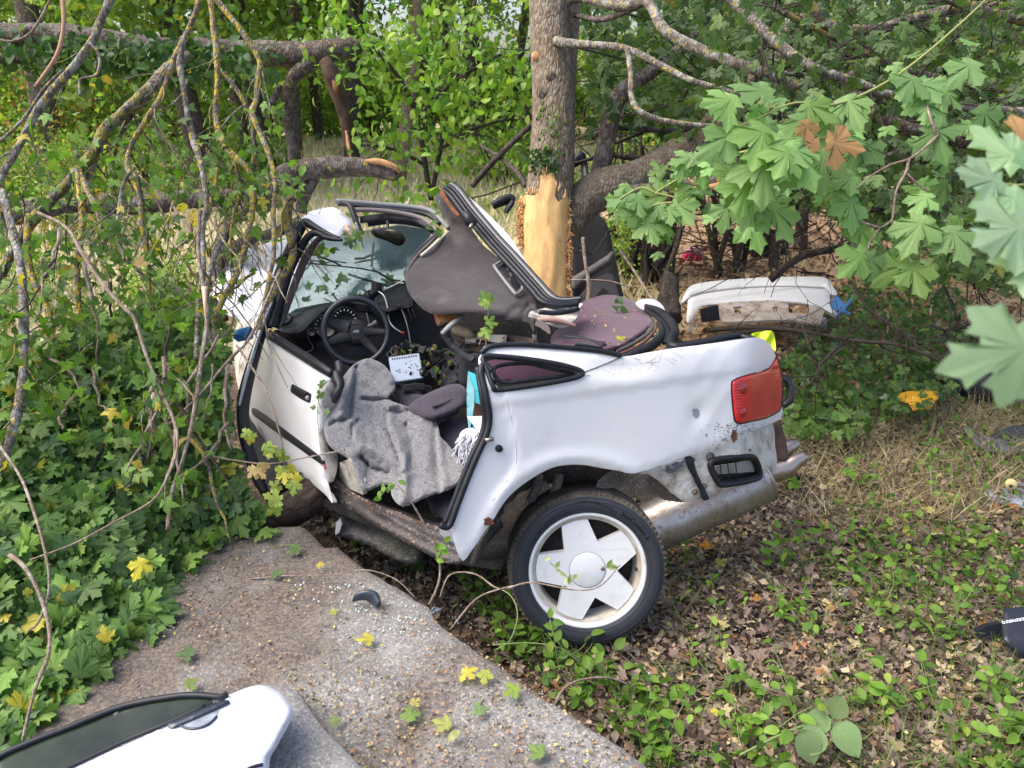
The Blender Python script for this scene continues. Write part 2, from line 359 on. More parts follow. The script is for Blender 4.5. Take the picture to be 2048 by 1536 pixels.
# ------------------------------------------------------------------ leaves
def _fan(outline, lift=.12):
    """outline list of (x,y,z); fan from the leaf base/midrib"""
    V = [(0, .32, lift * .6)] + outline; n = len(outline); return np.array(V, float), np.array([(0, 1 + i, 1 + (i + 1) % n) for i in range(n)])
def maple_outline(k=0, teeth=True):
    rg = np.random.default_rng(k); out = []
    lobes = [(-128, .42), (-62, .80), (0, 1.0), (62, .80), (128, .42)]
    pts = [(0, -.02)]
    for i, (a, l) in enumerate(lobes):
        a = R(a + rg.uniform(-6, 6)); l *= rg.uniform(.9, 1.08); dx, dy = math.sin(a), math.cos(a); px_, py_ = dy, -dx
        wd = (.15 if teeth else .185) * (1 if l > .5 else .8)
        c0 = (0, .22)
        def q(t, s): return (c0[0] * 1 + dx * l * t * .85 + px_ * s, c0[1] + dy * l * t * .85 + py_ * s)
        hs = [(.42, wd * 1.0), (.56, wd * 1.15), (.66, wd * 1.35 + .02), (.73, wd * 1.5 + .035), (.755, wd * .95), (.86, wd * .62), (.95, wd * .22)]
        seq = [(-1, a_, b_) for a_, b_ in hs] + [(0, 1.0, 0)] + [(1, a_, b_) for a_, b_ in hs[::-1]] if teeth and l > .5 else [(-1, .55, wd * .9), (0, 1.0, 0), (1, .55, wd * .9)]
        for s, t, ww in seq: pts.append(q(t, s * ww))
        if i < 4:
            b = R((lobes[i][0] + lobes[i + 1][0]) / 2); pts.append((math.sin(b) * .38, .22 + math.cos(b) * .38))
    return pts
def tmpl_maple(k=0, teeth=True):
    rg = np.random.default_rng(100 + k); o = maple_outline(k, teeth); cx, cy = rg.uniform(.1, .75), rg.uniform(-.2, .9); tw = rg.uniform(-.35, .35)
    def z(x, y): return -cx * x * x - cy * (y - .2) ** 2 * .5 + .045 * math.cos(5 * math.atan2(x, y - .2 + 1e-6)) * math.hypot(x, y - .2) + tw * x * y + rg.uniform(-.03, .03)
    V, F = _fan([(x, y, z(x, y)) for x, y in o]); V[0] = (0, .22, .02); return V, F
def tmpl_ovate(k=0, n=5, wd=.29, pt=.82):
    rg = np.random.default_rng(200 + k); c = rg.uniform(.1, .5); b = rg.uniform(-.1, .3); V = []; F = []
    for i in range(n + 1):
        t = i / n; w_ = wd * math.sin(math.pi * t ** pt) ** .8 if 0 < i < n else 0; y = t; zz = -c * (t - .3) ** 2
        V += [(0, y, zz), (-w_, y, zz + w_ * b + .03), (w_, y, zz + w_ * b + .03)]
    for i in range(n):
        a = 3 * i; F += [(a, a + 3, a + 4), (a, a + 4, a + 1), (a, a + 2, a + 5), (a, a + 5, a + 3)]
    return np.array(V, float), np.array(F)
def tmpl_small(k=0, wd=.36):
    rg = np.random.default_rng(300 + k); b = rg.uniform(0, .3)
    V = np.array([(0, 0, 0), (-wd, .45, b), (0, 1, -.08), (wd, .45, b)]); return V, np.array([(0, 2, 1), (0, 3, 2)])
MAPLES = [tmpl_maple(k) for k in range(6)]; MAPLES_LO = [tmpl_maple(k, False) for k in range(6)]
OVATES = [tmpl_ovate(k) for k in range(5)]; SMALLS = [tmpl_small(k) for k in range(3)]
OV_LO = [tmpl_ovate(k, 2) for k in range(4)]
GREEN = [((.07, .155, .022), 3), ((.11, .21, .03), 4), ((.15, .27, .04), 3), ((.045, .105, .022), 3), ((.20, .30, .05), 1)]
GREEN_Y = GREEN + [((.45, .38, .04), .9), ((.33, .23, .07), .6)]
BRIGHT = [((.15, .28, .035), 3), ((.21, .37, .05), 3), ((.10, .21, .03), 2), ((.28, .40, .06), 1.5)]
MAPLE_C = [((.19, .35, .11), 3), ((.23, .40, .13), 3), ((.15, .29, .10), 2)]
LITTER = [((.21, .16, .125), 5), ((.12, .088, .07), 4), ((.33, .26, .195), 3.5), ((.50, .40, .25), 3), ((.28, .17, .085), 1.5), ((.20, .155, .13), 3.5), ((.50, .45, .18), .5), ((.36, .18, .07), .35)]
TAN = [((.42, .32, .20), 3), ((.30, .22, .13), 3), ((.50, .38, .22), 2), ((.36, .20, .10), 2)]
def pick_cols(pal, n, rg, jit=.18):
    w_ = np.array([p[1] for p in pal], float); i = rg.choice(len(pal), n, p=w_ / w_.sum()); c = np.array([p[0] for p in pal])[i]
    return np.clip(c * (1 + rg.uniform(-jit, jit, (n, 1)) + rg.uniform(-.07, .07, (n, 3))), 0.005, .9)
def rotmats(nrm, roll, rg):
    """leaf frames: z = nrm, y (tip) along roll direction vectors"""
    z = nrm / (np.linalg.norm(nrm, axis=1)[:, None] + 1e-9); y = roll - z * (roll * z).sum(1)[:, None]; y /= np.linalg.norm(y, axis=1)[:, None] + 1e-9; x = np.cross(y, z)
    return np.stack([x, y, z], 2)
def leaf_mesh_data(tm, pos, Rm, sc, cols, rg):
    Vs, Fs, Ts = [], [], []; base = 0; which = rg.integers(0, len(tm), len(pos))
    for k, (tv, tf) in enumerate(tm):
        i = np.where(which == k)[0]
        if not len(i): continue
        V = np.einsum('nij,vj->nvi', Rm[i], tv) * sc[i, None, None] + pos[i, None]; nv = len(tv)
        F = tf[None] + (base + np.arange(len(i)) * nv)[:, None, None]
        Vs.append(V.reshape(-1, 3)); Fs.append(F.reshape(-1, 3)); Ts.append(np.repeat(cols[i], nv, 0)); base += len(i) * nv
    return np.vstack(Vs), np.vstack(Fs), np.vstack(Ts)
_single = {}
def luv(me, tv):
    a = me.attributes.new('luv', 'FLOAT_VECTOR', 'POINT'); q = np.array(tv, np.float32).copy(); q[:, 2] = 0.0 if np.abs(q[:, 0]).max() > .5 else 1.0; a.data.foreach_set('vector', q.ravel()); return me
def single_mesh(key, tm, pal, rg):
    if key not in _single:
        L = []
        for k in range(18):
            tv, tf = tm[k % len(tm)]; c = pick_cols(pal, 1, rg)[0]; t = np.repeat(c[None], len(tv), 0); L.append(luv(raw_mesh('leaf', tv, tf, LEAFV, True, t), tv))
        _single[key] = L
    return _single[key]
def in_view(p):
    r_ = p - CAM; d = r_ @ FW; px = 1024 + FPX * (r_ @ RT) / np.maximum(d, .01); py = 768 - FPX * (r_ @ UP) / np.maximum(d, .01)
    return px, py, d
def leaves(parent, pos, nrm, tip, size, tm, pal, single=0, key='', seed=0, name='foliage', top=False, minpx=22, m=None):
    """leaves of one plant: the largest in view are objects of their own, the rest one mass"""
    rg = np.random.default_rng(seed); pos = np.asarray(pos, float); n = len(pos); Rm = rotmats(nrm, tip, rg); size = np.broadcast_to(size, (n,)).astype(float)
    idx = np.arange(n); done = np.zeros(n, bool)
    if single:
        px, py, d = in_view(pos); app = size / d * FPX; ok = (px > -20) & (px < 2068) & (py > -20) & (py < 1556) & (d > .1); app = np.where(ok, app, 0)
        top_ = np.argsort(-app)[:single]; top_ = top_[app[top_] > minpx]; done[top_] = True; L = single_mesh(key, tm, pal, rg); og = origin(parent)
        for i in top_:
            o = bpy.data.objects.new('leaf', L[rg.integers(len(L))]); o.parent = parent
            o.matrix_local = Matrix.Translation(Vector(pos[i] - og)) @ (Matrix(Rm[i].tolist()).to_4x4()) @ Matrix.Scale(float(size[i]), 4); COL.objects.link(o)
    r_ = idx[~done]
    if len(r_):
        V, F, T = leaf_mesh_data(tm, pos[r_], Rm[r_], size[r_], pick_cols(pal, len(r_), rg), rg)
        o = put(name, V, F, m or LEAF, parent, True, T, top=top); o['kind'] = 'stuff'; return o
def rdir(n, rg, zb=0., zs=1.):
    v = rg.normal(size=(n, 3)); v[:, 2] = v[:, 2] * zs + zb; return v / np.linalg.norm(v, axis=1)[:, None]
# ================================================================== SETTING: terrain, slabs
def ground_material():
    m, nt, b = _nodes('ground'); v = coord(nt)
    sep = nt.nodes.new('ShaderNodeSeparateXYZ'); nt.links.new(v, sep.inputs[0])
    soil = mixc(nt, ramp(nt, noi(nt, v, 9, 8, .7), [(.35, (0, 0, 0)), (.65, (1, 1, 1))]), (.055, .042, .038), (.13, .095, .08))
    col = vor(nt, v, 34, 'F1', 'Color'); sp = nt.nodes.new('ShaderNodeSeparateColor'); nt.links.new(col, sp.inputs[0])
    lit = ramp(nt, sp.outputs[0], [(0, (.06, .045, .035)), (.3, (.15, .10, .075)), (.55, (.24, .17, .12)), (.75, (.11, .09, .08)), (.9, (.36, .28, .17)), (1, (.2, .2, .06))])
    edge = vor(nt, v, 34, 'DISTANCE_TO_EDGE'); near = mixc(nt, ramp(nt, noi(nt, v, 3.1, 6), [(.40, (0, 0, 0)), (.55, (1, 1, 1))]), soil, lit)
    near = mixc(nt, ramp(nt, edge, [(0, (1, 1, 1)), (.08, (0, 0, 0))]), near, (.03, .022, .018))
    straw = mixc(nt, noi(nt, coord(nt, (1, .25, 1)), 30, 6, .7), (.50, .43, .25), (.70, .62, .40)); straw = mixc(nt, ramp(nt, noi(nt, v, .9, 5), [(.45, (0, 0, 0)), (.65, (1, 1, 1))]), straw, (.20, .24, .08))
    leafy = mixc(nt, ramp(nt, sp.outputs[1], [(.2, (0, 0, 0)), (.8, (1, 1, 1))]), (.30, .19, .11), (.46, .33, .22))
    # straw meadow beyond the car, leaf litter under the trees on the right
    nx = mathn(nt, 'ADD', sep.outputs[0], mathn(nt, 'MULTIPLY', noi(nt, v, .6, 4), 3.0))
    fx = N(nt, 'ShaderNodeMapRange'); nt.links.new(nx, fx.inputs[0]); fx.inputs[1].default_value = 2.0; fx.inputs[2].default_value = 3.6
    far = mixc(nt, fx.outputs[0], straw, leafy)
    fy = N(nt, 'ShaderNodeMapRange'); nt.links.new(mathn(nt, 'ADD', sep.outputs[1], mathn(nt, 'MULTIPLY', noi(nt, v, .8, 4), 2.4)), fy.inputs[0]); fy.inputs[1].default_value = 6.6; fy.inputs[2].default_value = 8.4
    c = mixc(nt, fy.outputs[0], near, far); nt.links.new(c, b.inputs['Base Color']); b.inputs['Roughness'].default_value = .95; b.inputs['Specular IOR Level'].default_value = .15
    h = mathn(nt, 'ADD', noi(nt, v, 40, 8, .7), mathn(nt, 'MULTIPLY', sp.outputs[2], .5)); bump(nt, b, h, .8, .02); return m
def make_ground():
    ys = np.concatenate([np.linspace(-6, 1, 15), np.linspace(1.05, 9, 160), np.linspace(9.2, 30, 90), np.geomspace(31, 160, 30)])
    xs = np.concatenate([-np.geomspace(160, 7, 34), np.linspace(-6.8, 6.8, 190), np.geomspace(7, 160, 34)])
    X, Y = np.meshgrid(xs, ys); Z = ground_h(X, Y) + .012 * noise3(np.stack([X, Y, X * 0], -1), 9)
    V = np.stack([X, Y, Z], -1).reshape(-1, 3); nx = len(xs); i = np.arange(len(ys) - 1)[:, None] * nx + np.arange(nx - 1)[None]; i = i.ravel()
    F = np.stack([i, i + 1, i + nx + 1, i + nx], 1); o = put('ground', V, F, ground_material()); o['kind'] = 'structure'
make_ground()

def concrete(name, base, light, dirtc, dlo=.46, dhi=.62):
    m, nt, b = _nodes(name); v = coord(nt)
    c = mixc(nt, ramp(nt, noi(nt, v, 5, 8, .65), [(.35, (0, 0, 0)), (.68, (1, 1, 1))]), base, light)
    g = vor(nt, v, 150, 'F1', 'Color'); s = nt.nodes.new('ShaderNodeSeparateColor'); nt.links.new(g, s.inputs[0])
    c = mixc(nt, ramp(nt, s.outputs[0], [(.66, (0, 0, 0)), (.95, (.55, .55, .55))]), c, (.52, .47, .42)); c = mixc(nt, ramp(nt, s.outputs[1], [(.70, (0, 0, 0)), (.98, (.55, .55, .55))]), c, (.10, .08, .075))
    sx = nt.nodes.new('ShaderNodeSeparateXYZ'); nt.links.new(v, sx.inputs[0]); mr = N(nt, 'ShaderNodeMapRange'); nt.links.new(sx.outputs[0], mr.inputs[0]); mr.inputs[1].default_value = -.45; mr.inputs[2].default_value = -1.15; mr.inputs[4].default_value = .17
    d = ramp(nt, mathn(nt, 'ADD', noi(nt, v, 2.3, 9, .66), mr.outputs[0]), [(dlo, (0, 0, 0)), (dhi, (1, 1, 1))]); dd = mixc(nt, ramp(nt, noi(nt, v, 90, 3), [(.45, (0, 0, 0)), (.6, (1, 1, 1))]), dirtc, (.20, .15, .11))
    c = mixc(nt, mathn(nt, 'MULTIPLY', d, .8), c, dd); nt.links.new(c, b.inputs['Base Color']); b.inputs['Roughness'].default_value = .93; b.inputs['Specular IOR Level'].default_value = .2
    h = mathn(nt, 'ADD', mathn(nt, 'MULTIPLY', noi(nt, v, 110, 4, .7), .7), mathn(nt, 'MULTIPLY', noi(nt, v, 14, 6), 1.5)); bump(nt, b, h, .75, .008); return m
CONC = concrete('weathered_concrete', (.155, .152, .148), (.255, .252, .248), (.08, .066, .06))
CONC2 = concrete('pale_concrete', (.21, .208, .208), (.31, .305, .305), (.11, .095, .085), .56, .7)
def slab(name, outline, z, depth, m, jag=.012, sp=22, kind='structure', parent=None, relief=.006):
    """a cast slab: outline at its top height, irregular broken edges, real sides"""
    o = [tuple(zpl(z).p(*p)[:2]) for p in outline]; dens = resamp(o, .03); dens = [(x + jag * float(noise3(np.array([x, y, 0]), 17)), y + jag * float(noise3(np.array([x, y, 5.]), 17))) for x, y in dens]
    A = np.array(dens); gx, gy = np.meshgrid(np.arange(A[:, 0].min(), A[:, 0].max(), .03), np.arange(A[:, 1].min(), A[:, 1].max(), .03)); gx = gx.ravel(); gy = gy.ravel()
    ok = inpoly(gx, gy, dens) & (seg_dist(gx, gy, dens, True) > .017); pts = dens + list(zip(gx[ok], gy[ok])); n = len(dens)
    v2, _, f2, *_ = delaunay_2d_cdt([Vector(p) for p in pts], [(i, (i + 1) % n) for i in range(n)], [], 0, 1e-5)
    X = np.array([tuple(v) for v in v2]); F = np.array([tuple(f) for f in f2]); c = X[F].mean(1); F = F[inpoly(c[:, 0], c[:, 1], dens)]
    e = seg_dist(X[:, 0], X[:, 1], dens, True); Z = z + relief * noise3(np.stack([X[:, 0], X[:, 1], X[:, 0] * 0], -1), 12) - .02 * np.clip(1 - e / .035, 0, 1) ** 2
    V = np.column_stack([X, Z]); be = {}
    for f in F:
        for a, b in ((f[0], f[1]), (f[1], f[2]), (f[2], f[0])): be[(a, b)] = 1
    rim = [(a, b) for (a, b) in be if (b, a) not in be]; rv = sorted({a for a, b in rim} | {b for a, b in rim}); idx = {v: len(V) + i for i, v in enumerate(rv)}; k = len(rv)
    W = V[rv].copy(); lo = W.copy(); lo[:, 2] = z - depth; lo[:, :2] += .02 * np.stack([noise3(lo, 9), noise3(lo + 7, 9)], -1); mid = W.copy(); mid[:, 2] -= depth * .4; mid[:, :2] += .018 * np.stack([noise3(mid, 15), noise3(mid + 4, 15)], -1)
    VV = np.vstack([V, W, mid, lo]); faces = [tuple(f) for f in F]
    for a, b in rim: faces += [(idx[b], idx[a], idx[a] + k, idx[b] + k), (idx[b] + k, idx[a] + k, idx[a] + 2 * k, idx[b] + 2 * k)]
    ob = put(name, VV, faces, m, parent); 
    if kind: ob['kind'] = kind
    return ob
SLZ = .35
slab('concrete_slab', [(600, 1048), (632, 1068), (650, 1090), (673, 1086), (700, 1106), (747, 1140), (800, 1172), (855, 1208), (866, 1230), (949, 1288), (1054, 1364), (1159, 1434), (1246, 1490), (1300, 1536), (1500, 1690), (-700, 1760), (-420, 1330), (150, 1160), (430, 1085), (520, 1056), (560, 1046)], SLZ, .6, CONC, .010)
slab('concrete_kerb', [(500, 1364), (545, 1353), (590, 1372), (640, 1440), (735, 1545), (860, 1700), (560, 1760), (380, 1440)], SLZ + .10, .16, CONC2, .005, relief=.003)
def rock(name, outline, dfn, m, label, cat, **kw):
    o = sheet(name, outline, dfn, m, None, top=True, **kw); return tag(o, label, cat)
# ================================================================== CAR
WC = P(1175, 1140, 3.07)
e1 = np.array([math.cos(R(20)), math.sin(R(20)), 0]); inward = np.array([-math.sin(R(20)), math.cos(R(20)), 0]); e2 = math.cos(R(14)) * np.array([0, 0, 1.]) + math.sin(R(14)) * inward
qn = np.cross(e1, e2); qn = qn if qn @ (CAM - WC) > 0 else -qn
QP = Plane(WC + qn * .0, qn)
WHITE = mat('car_paint', (.76, .755, .77), .36, 0, dirt=(.60, .56, .50), dscale=5.5, damt=(.56, .86), fine=((.50, .46, .40), 90, .72, .78), coat=.35, c2=(.70, .70, .74), ns=2.5)
WHITE_D = mat('scuffed_paint', (.66, .64, .60), .5, 0, dirt=(.22, .17, .13), dscale=13, damt=(.47, .68), fine=((.30, .26, .22), 120, .62, .68), coat=.1, c2=(.50, .47, .42), ns=9, bs=.15, bump_s=30)
RUBBER = mat('black_rubber', (.010, .012, .017), .46, 0, spec=.35, c2=(.018, .020, .026), ns=25, dirt=(.06, .055, .05), dscale=9, damt=(.62, .9))
PLAST = mat('dark_plastic', (.011, .012, .018), .45, 0, spec=.35, dirt=(.04, .036, .034), dscale=14, damt=(.5, .85), bs=.12, bump_s=300)
PLAST2 = mat('dusty_plastic', (.014, .015, .021), .5, 0, spec=.35, dirt=(.05, .046, .042), dscale=10, damt=(.42, .8), bs=.2, bump_s=260)
UNDER = mat('dusty_underbody', (.14, .12, .105), .9, 0, c2=(.07, .06, .055), ns=10, fine=((.30, .27, .23), 130, .56, .66), dirt=(.22, .15, .10), dscale=7, damt=(.5, .7), bs=.5, bump_s=60)
RUST = mat('rust', (.17, .06, .03), .9, 0, c2=(.08, .04, .03), ns=30, bs=.4)
CLOTH_P = mat('plum_fabric', (.085, .030, .060), .92, 0, c2=(.055, .020, .042), ns=5, dirt=(.13, .08, .085), dscale=18, damt=(.66, .85), bs=.35, bump_s=220, sheen=.3)
CLOTH_N = mat('navy_fabric', (.030, .026, .045), .92, 0, c2=(.020, .018, .030), ns=6, dirt=(.10, .08, .07), dscale=25, damt=(.66, .85), bs=.3, bump_s=240, sheen=.2)
LINER = mat('roof_lining', (.036, .027, .029), .95, 0, c2=(.026, .020, .022), ns=3, dirt=(.11, .09, .085), dscale=5.5, damt=(.55, .85), bs=.45, bump_s=14, sheen=.3)
GREYP = mat('grey_plastic', (.20, .20, .205), .55, 0, dirt=(.10, .09, .08), dscale=20, damt=(.6, .8))
STEEL = mat('bare_steel', (.42, .40, .38), .34, .85, c2=(.34, .29, .25), ns=8, dirt=(.22, .14, .09), dscale=26, damt=(.50, .66))
CAVITY = mat('car_floor_carpet', (.022, .021, .024), .95, 0, c2=(.045, .038, .032), ns=12, fine=((.12, .10, .06), 60, .62, .7))
FOAM = mat('torn_foam', (.50, .40, .27), .95, 0, c2=(.30, .13, .05), ns=14, bs=.5, bump_s=50)

car = thing('wrecked_car', (float(WC[0]), float(WC[1]), 0.0), 'white saloon car wrapped round the debarked tree trunk, roof folded and rear side door missing', 'car')

# ---- rear quarter
def q_d(x, y):
    d = QP.d(x, y)
    # tumblehome above the shoulder, soft crease, tail rolling away at the right end, belly above the arch
    sh = 640 + (x - 960) * -.02
    t = (y - (812 - (x - 1000) * .14)) / 100.0
    d = d + .075 * smooth01(-t / 1.25) ** 1.4 + .006 * smooth01((t + .03) / .06) - .014 + (.0018 + 0) * np.abs(np.sin(x / 31 + y / 23 + 2 * np.sin(x / 57))) * smooth01((x - 1330) / 80)
    d = d + .24 * smooth01((x - 1452) / 125) ** 2.0 + .035 * smooth01((790 - y) / 120) * smooth01((x - 1380) / 160)
    ar = np.hypot(x - 1160, (y - 1120) * .98); d = d - .009 * np.exp(-((ar - 203) / 14) ** 2) * smooth01((y - 900 + (x-1160)*0) / 40 + .6)
    d = d + .004 * np.sin(x / 70 + y / 90) + .012 * np.exp(-(((x - 1395) / 16) ** 2 + ((y - 828) / 22) ** 2))
    d = d + .02 * np.exp(-(((x - 1245) / 60) ** 2 + ((y - 735) / 18) ** 2))
    cl = np.interp(y, [777, 800, 850, 900, 930, 965, 1000], [998, 1010, 1024, 1031, 1030, 1012, 985]); d = d + .009 * smooth01((cl - x) / 5 + .5) * smooth01((y - 772) / 10)
    return d - .05
Q_OUT = [(957, 727), (961, 710), (985, 697), (1040, 694), (1120, 699), (1200, 707), (1240, 714), (1290, 706), (1343, 697), (1400, 690), (1450, 683), (1490, 677), (1517, 675), (1535, 684), (1547, 700), (1556, 730), (1562, 770), (1564, 810), (1562, 838), (1520, 855), (1460, 882), (1394, 904), (1330, 928), (1268, 947),
         (1240, 942), (1210, 937), (1172, 930), (1141, 929), (1111, 933), (1087, 943), (1063, 957), (1039, 974), (1018, 993), (1005, 1010), (994, 1027), (985, 1042), (972, 1058), (958, 1080), (940, 1106), (926, 1122), (913, 1100), (903, 1054), (918, 1005), (936, 958), (960, 905), (974, 862), (977, 820), (970, 775)]
Q_WIN = [(966, 716), (1000, 715), (1060, 721), (1120, 731), (1160, 742), (1140, 756), (1080, 767), (998, 777), (984, 748)]
sheet('quarter_panel', Q_OUT, q_d, WHITE, car, sp=9, thick=.006, holes=[Q_WIN], sm=2, rnd=(4, .007))
def on_q(x, y, off=0.0): x = np.asarray(x, float); return q_d(x, np.asarray(y, float)) - off
def qp(pts, off): a = np.array(pts, float); return np.column_stack([a, on_q(a[:, 0], a[:, 1], off)])
# door opening seal, quarter window seal, roof gutter seal
tube('door_seal', qp([(984, 742), (968, 728), (962, 745), (972, 790), (979, 835), (972, 872), (954, 912), (934, 960), (914, 1012), (898, 1052), (880, 1050)], .005), .012, RUBBER, car, sides=8, sm=6)
tube('door_seal', qp([(955, 735), (964, 790), (970, 836), (963, 872), (944, 912), (924, 960), (906, 1008), (890, 1046)], -.03), .012, RUBBER, car, sides=8, sm=6)
tube('window_seal', qp([(966, 714), (1000, 713), (1060, 719), (1120, 729), (1160, 741), (1163, 750), (1140, 758), (1080, 769), (998, 780), (986, 772), (975, 742)], .006), .010, RUBBER, car, sm=4, closed=True)
tube('window_seal', qp([(990, 735), (1050, 727), (1100, 737), (1145, 746), (1130, 752), (1070, 758), (1005, 765)], -.03), .008, RUBBER, car, sm=4, closed=True)
sheet('window_glass', [(975, 722), (1040, 724), (1120, 736), (1152, 744), (1100, 755), (1000, 766)], lambda x, y: q_d(x, y) + .10, CLOTH_P, car, sp=12)
tube('roof_gutter', qp([(962, 706), (985, 692), (1040, 689), (1120, 694), (1200, 702), (1242, 711)], .0), .010, RUBBER, car, sm=5)
tube('panel_crease', qp([(998, 777), (1010, 800), (1024, 850), (1031, 900), (1030, 930), (1012, 965), (985, 1000)], -.0015), .003, WHITE, car, sm=5)
tube('panel_joint', qp([(1240, 715), (1210, 728), (1180, 740), (1162, 746)], .001), .0022, mat('brown_filler', (.2, .13, .08), .9), car, sm=4)
# striker and bump stop
V, F = box_raw(P(978, 879, float(on_q(978, 879, .02))), np.array([e1, e2, qn]), (.03, .012, .02)); put('striker', V, F, STEEL, car)
lathe([(0, .010), (.012, .010), (.014, 0), (.014, -.01)], P(998, 897, float(on_q(998, 897, .004))), qn, 16, PLAST, 'bump_stop', car)
# scuffs on the skin: bare filler patches with a form of their own
for (x, y, a, b_, mm_) in [(1392, 826, 9, 13, mat('grey_primer', (.30, .33, .37), .6)), (1469, 872, 7, 17, RUST), (978, 1043, 13, 9, RUST)]:
    th = np.linspace(0, 2 * math.pi, 14, endpoint=False); o_ = [(x + a * math.cos(t) * random.uniform(.6, 1.15), y + b_ * math.sin(t) * random.uniform(.6, 1.15)) for t in th]
    sheet('paint_chip', o_, lambda X, Y: q_d(X, Y) - .0015, mm_, car, sp=5, thick=.001, sm=2)
CHIP = mat('scratch_dark', (.24, .23, .24), .8); SCR = mat('scratch_brown', (.40, .32, .24), .8)
rg = np.random.default_rng(5); mbs = MB(); mb2 = MB()
for k in range(500):
    x, y = rg.normal(1490, 38), rg.normal(868, 18)
    if not inpoly(np.array([x]), np.array([y]), Q_OUT)[0] or y < 846 or x < 1400: continue
    s = rg.uniform(.6, 2.8); o_ = [(x + s * math.cos(t) * rg.uniform(.3, 1.3), y + s * .6 * math.sin(t) * rg.uniform(.3, 1.3)) for t in np.linspace(0, 6.28, 7, endpoint=False)]
    V = PP([(a, b, float(on_q(a, b, .0012))) for a, b in o_]); mbs.add(V, [tuple(range(7))])
mbs.put('paint_chips', CHIP, car)['kind'] = 'stuff'
for k in range(30):
    x, y = rg.uniform(1120, 1340), 0; y = 742 - (x - 1160) * .17 + rg.normal(0, 9); l = rg.uniform(8, 34); a = rg.choice([-.35, -2.2, -.2], p=[.4, .35, .25]) + rg.normal(0, .2)
    q = crom([(x, y), (x + l * .5 * math.cos(a) + rg.normal(0, 1.5), y - l * .5 * math.sin(a)), (x + l * math.cos(a), y - l * math.sin(a) * 1)], 3)
    if not inpoly(q[:, 0], q[:, 1], Q_OUT).all() or inpoly(q[:, 0], q[:, 1], Q_WIN).any(): continue
    V, F = tube_raw(P(q[:, 0], q[:, 1], on_q(q[:, 0], q[:, 1], .0001)), .0006, 4); mb2.add(V, F)
mb2.put('scratches', SCR, car)['kind'] = 'stuff'

# ---- lower rear body behind the lost bumper
def lo_d(x, y): return q_d(x, np.minimum(y, 905)) + .035 + .03 * smooth01((y - 900) / 90) + .006 * np.sin(x / 23) * np.cos(y / 19) + .12 * smooth01((x - 1535) / 30) * 0
L_OUT = [(1268, 944), (1330, 924), (1394, 900), (1460, 878), (1530, 850), (1547, 850), (1550, 890), (1552, 942), (1500, 963), (1428, 988), (1400, 999), (1374, 1005), (1352, 992), (1325, 968), (1296, 948)]
VENT = [(1420, 930), (1438, 918), (1498, 913), (1512, 920), (1520, 945), (1512, 958), (1450, 970), (1434, 962)]
sheet('rear_lower_panel', L_OUT, lo_d, WHITE_D, car, sp=8, thick=.006, holes=[VENT], sm=2, rnd=(6, .012))
def lop(pts, off): a = np.array(pts, float); return np.column_stack([a, lo_d(a[:, 0], a[:, 1]) - off])
vg = tube('extractor_vent', lop(VENT, .008), .012, RUBBER, car, sides=10, sm=4, closed=True)
tube('vent_gasket', lop([(1423, 931), (1440, 922), (1497, 917), (1508, 923), (1515, 945), (1508, 954), (1452, 965), (1437, 958)], -.012), .010, PLAST, vg, sides=8, sm=4, closed=True)
for k, x in enumerate((1441, 1456, 1472)): tube('grille_bar', lop([(x - 1, 922 - k), (x, 935), (x + 3, 964 - k)], .004), .0022, PLAST, vg, sides=6)
tube('grille_bar', lop([(1434, 955), (1470, 949), (1508, 944)], .002), .0018, PLAST, vg, sides=6)
sheet('vent_flap', [(1431, 932), (1500, 921), (1508, 925), (1509, 943), (1478, 946), (1432, 949)], lambda x, y: lo_d(x, y) + .03, mat('grey_flap', (.30, .28, .25), .8), vg, sp=12, sm=1)
sheet('vent_cavity', [(1424, 928), (1510, 914), (1519, 955), (1436, 968)], lambda x, y: lo_d(x, y) + .06, mat('black_void', (.006, .006, .007), .9), vg, sp=20, sm=1)
bk = sheet('bumper_bracket', [(1370, 916), (1383, 912), (1388, 922), (1392, 940), (1403, 965), (1417, 992), (1418, 998), (1406, 1001), (1398, 980), (1386, 955), (1376, 936)], lambda x, y: lo_d(x, y) - .022, RUBBER, car, sp=6, thick=.022, sm=2, rnd=(3, .006))
sheet('bracket_arm', [(1325, 937), (1345, 928), (1368, 920), (1382, 918), (1384, 928), (1362, 934), (1350, 944), (1338, 946)], lambda x, y: lo_d(x, y) - .010, mat('chipped_bracket', (.10, .10, .12), .5, dirt=(.4, .39, .38), dscale=40, damt=(.5, .6)), bk, sp=6, thick=.012, sm=2)
for x, y, r_ in ((1386, 920, .010), (1390, 984, .014), (1409, 972, .013), (1421, 914, .020), (1500, 900, .007), (1378, 919, .007)):
    lathe([(0, .006), (r_ * .4, .006), (r_ * .45, .002), (r_ * .8, .003), (r_, 0), (r_, -.01)], P(x, y, float(lo_d(x, y)) - .004), qn, 14, RUST if y in (919, 920) else UNDER, 'body_bolt', car)

